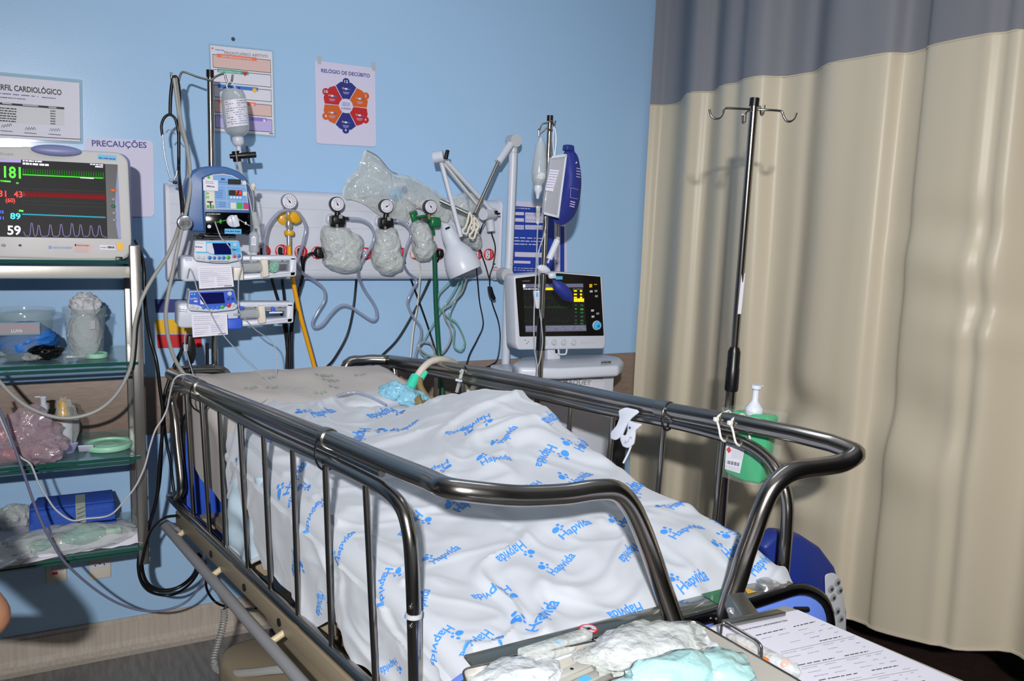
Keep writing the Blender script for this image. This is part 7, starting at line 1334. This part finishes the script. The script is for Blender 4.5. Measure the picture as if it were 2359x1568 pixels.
ed = [('pel', 'wst'), ('wst', 'chest'), ('chest', 'neck'), ('neck', 'head'), ('chest', 'shR'), ('shR', 'elR'), ('elR', 'wrR'), ('wrR', 'haR'), ('chest', 'shL'), ('shL', 'elL'), ('elL', 'wrL'), ('wrL', 'haL'), ('pel', 'hpR'), ('hpR', 'knR'), ('knR', 'anR'), ('anR', 'toR'), ('pel', 'hpL'), ('hpL', 'knL'), ('knL', 'anL'), ('anL', 'toL')]
def skin_obj(name, keys, edges, m, k=1., parent=t, extra=None, sub=2):
    pts = [J[q]-WL[parent.name] for q in keys]; me = bpy.data.meshes.new(name); me.from_pydata([tuple(p) for p in pts], [(keys.index(a), keys.index(c)) for a, c in edges], [])
    o = bpy.data.objects.new(name, me); COL.objects.link(o); o.parent = parent; o.modifiers.new('skin', 'SKIN'); s_ = o.modifiers.new('sub', 'SUBSURF'); s_.levels = sub; s_.render_levels = sub
    if not me.skin_vertices: me.skin_vertices.new(name='sk')
    for i, q in enumerate(keys): r = (extra or {}).get(q, rad[q]*k); me.skin_vertices[0].data[i].radius = (r, r*.85 if q in ('pel', 'wst', 'chest') else r); me.skin_vertices[0].data[i].use_root = (i == 0)
    dg = bpy.context.evaluated_depsgraph_get(); me2 = bpy.data.meshes.new_from_object(o.evaluated_get(dg)); o.modifiers.clear(); o.data = me2; me2.materials.clear(); me2.materials.append(MATS[m]); me2.polygons.foreach_set('use_smooth', [True]*len(me2.polygons)); return o
keys = list(J.keys()); skin_obj('body', keys, ed, 'skin')
# head, hands
hc = nk+V(0, .03, .175); b = MB(); bm = bmesh.new(); bmesh.ops.create_icosphere(bm, subdivisions=4, radius=1)
for v in bm.verts:
    p = v.co.copy(); x_, y_, z_ = p.x*.076, p.y*.095, p.z*.115
    if p.z < -.1: x_ *= 1-.28*(-p.z-.1); y_ *= 1-.1*(-p.z)
    if p.y > .6:
        y_ += .022*math.exp(-((p.x/.16)**2+((p.z+.12)/.22)**2))-.008*math.exp(-(((abs(p.x)-.36)/.16)**2+((p.z-.08)/.12)**2))+.006*math.exp(-((p.x/.3)**2+((p.z+.48)/.09)**2))
    v.co = hc+Vector((x_, y_, z_))
b.addbm(bm, 'skin', True)
for sx in (-1, 1): b.ball(hc+V(sx*.077, -.005, -.01), .02, 'skin', 10, (.35, .7, 1.2)); b.ball(hc+V(sx*.029, .083, .008), .011, 'white', 10); b.ball(hc+V(sx*.029, .091, .008), .005, 'ink', 8)
b.ball(hc+V(0, .098, -.052), .012, 'clockred', 10, (1.8, .5, .4)); b.build('head', t)
b = MB(); bm = bmesh.new(); bmesh.ops.create_icosphere(bm, subdivisions=4, radius=1)
for v in bm.verts: v.co = hc+V(v.co.x*.083, v.co.y*.098-.012 if v.co.y < .5 or v.co.z > .35 else .05, max(v.co.z, -.35 if v.co.y < .3 else .2)*.122+.006)
b.addbm(bm, 'hair', True); b.build('hair', t)
for s_ in ('R', 'L'):
    w0, h0 = J['wr'+s_], J['ha'+s_]; d = (h0-w0).normalized(); sd = d.cross(V(0, 0, 1)).normalized()
    b = MB()
    for k in range(4): o_ = h0+sd*(-.024+.016*k)+d*.02; L = [.062, .072, .068, .054][k]; b.tube([o_, o_+d*L*.45+V(0, 0, -.004), o_+d*L*.75+V(0, 0, -.014), o_+d*L+V(0, 0, -.026)], [.0088, .0085, .0078, .006], 'skin', 8); b.ball(o_+d*L+V(0, 0, -.026), .006, 'skin', 8)
    o_ = h0-sd*.022*(1 if s_ == 'R' else -1); b.tube([o_, o_-sd*.02*(1 if s_ == 'R' else -1)+d*.02, o_-sd*.026*(1 if s_ == 'R' else -1)+d*.045], [.011, .010, .007], 'skin', 8); b.build('fingers', t)
J['slR'] = J['shR'].lerp(J['elR'], .42); J['slL'] = J['shL'].lerp(J['elL'], .42); rad['slR'] = rad['slL'] = .05; J['nk2'] = J['chest'].lerp(J['neck'], .55); rad['nk2'] = .06
skin_obj('tunic', ['pel', 'wst', 'chest', 'nk2', 'shR', 'slR', 'shL', 'slL'], [('pel', 'wst'), ('wst', 'chest'), ('chest', 'nk2'), ('chest', 'shR'), ('shR', 'slR'), ('chest', 'shL'), ('shL', 'slL')], 'scrub', 1.14)
skin_obj('trousers', ['pel', 'hpR', 'knR', 'anR', 'hpL', 'knL', 'anL'], [('pel', 'hpR'), ('hpR', 'knR'), ('knR', 'anR'), ('pel', 'hpL'), ('hpL', 'knL'), ('knL', 'anL')], 'scrub', 1.2)
ts = thing('stool', 'round padded stool under the seated person at the left edge', 'stool', V(pel.x, pel.y, 0))
b = MB(); b.lathe([(.15, 0), (.17, .01), (.17, .045), (.15, .055)], V(pel.x, pel.y, .345), (0, 0, 1), 'dkgrey', 28); b.build('seat', ts)
b = MB(); b.cyl((pel.x, pel.y, .05), (pel.x, pel.y, .345), .025, 'steel', 14); b.build('column', ts)
for k in range(5): an = k*2*math.pi/5; b = MB(); b.cyl((pel.x, pel.y, .07), (pel.x+.24*math.cos(an), pel.y+.24*math.sin(an), .03), .015, 'steel_dull', 10); b.build('leg', ts)

# small pieces that sit on a part become that part's own children
RULES = [('button', 'display_housing'), ('face_plate', 'display_housing'), ('screen', 'display_housing'), ('display_graphics', 'screen'), ('display_graphics', 'screen_glass'), ('key', 'key_strip'), ('key', 'screen_glass'), ('sticker', 'bezel'), ('lettering', 'bezel'), ('alarm_lamp', 'bezel'),
    ('barcode_label', 'wrapped_jar'), ('metal_ring', 'regulator_head'), ('edge_bumper', 'headboard|footboard'), ('latch_knob', 'footboard'), ('socket', 'top_cover'), ('keypad', 'keypad_wing'), ('rivet', 'guard_frame'), ('spacer_ring', 'guard_frame'), ('guard_bar', 'guard_frame'), ('clamp_ring', 'hand_rail'),
    ('castor', 'base_cover'), ('bumper_peg', 'bumper_bar'), ('beam_hole', 'side_beam'), ('label_card', 'jar_body'), ('hanger', 'bottle_body'), ('written_label', 'bottle_body'), ('cap', 'pole'), ('bulb', 'shade'), ('switch', 'shade'), ('elbow_knob', 'elbow_joint'), ('joint_knob', 'base_joint'),
    ('column_band', 'column'), ('indicator', 'plate'), ('rocker', 'plate'), ('label', 'gel_bottle'), ('pump_head', 'gel_bottle'), ('pump_head', 'bottle_body'), ('orange_cap', 'tube_body'), ('clip_lever', 'clip_jaw'), ('shelf_edge', 'glass_shelf'), ('rotor', 'door'), ('tube_fitting', 'door'),
    ('white_edge', 'bag_body'), ('label', 'bag_body'), ('print', 'bladder'), ('ear_tip', 'ear_tube'), ('knob', 'screen_housing'), ('dial', 'screen_housing'), ('screen_glass', 'screen_housing'), ('marks', 'screen_housing'), ('rim', 'tray_body'), ('wire_handle', 'tray_body'), ('hair', 'head'), ('power_socket', 'housing'), ('maker_mark', 'housing')]
base = lambda n: n.split('.')[0]
def mid(o): A = np.array([tuple(c) for c in o.bound_box]); return Vector(A.mean(0))+WL[o.name]
for th in [o for o in COL.objects if o.parent is None and o.type == 'EMPTY']:
    ch = list(th.children)
    for cn, pn in RULES:
        cand = [o for o in ch if base(o.name) in pn.split('|')]
        if not cand: continue
        for o in ch:
            if base(o.name) == cn and o.parent == th and not any(base(k.name) for k in o.children):
                p_ = min(cand, key=lambda q: (mid(q)-mid(o)).length)
                if p_ is o or p_.parent != th: continue
                o.parent = p_; o.location = WL[o.name]-WL[p_.name]
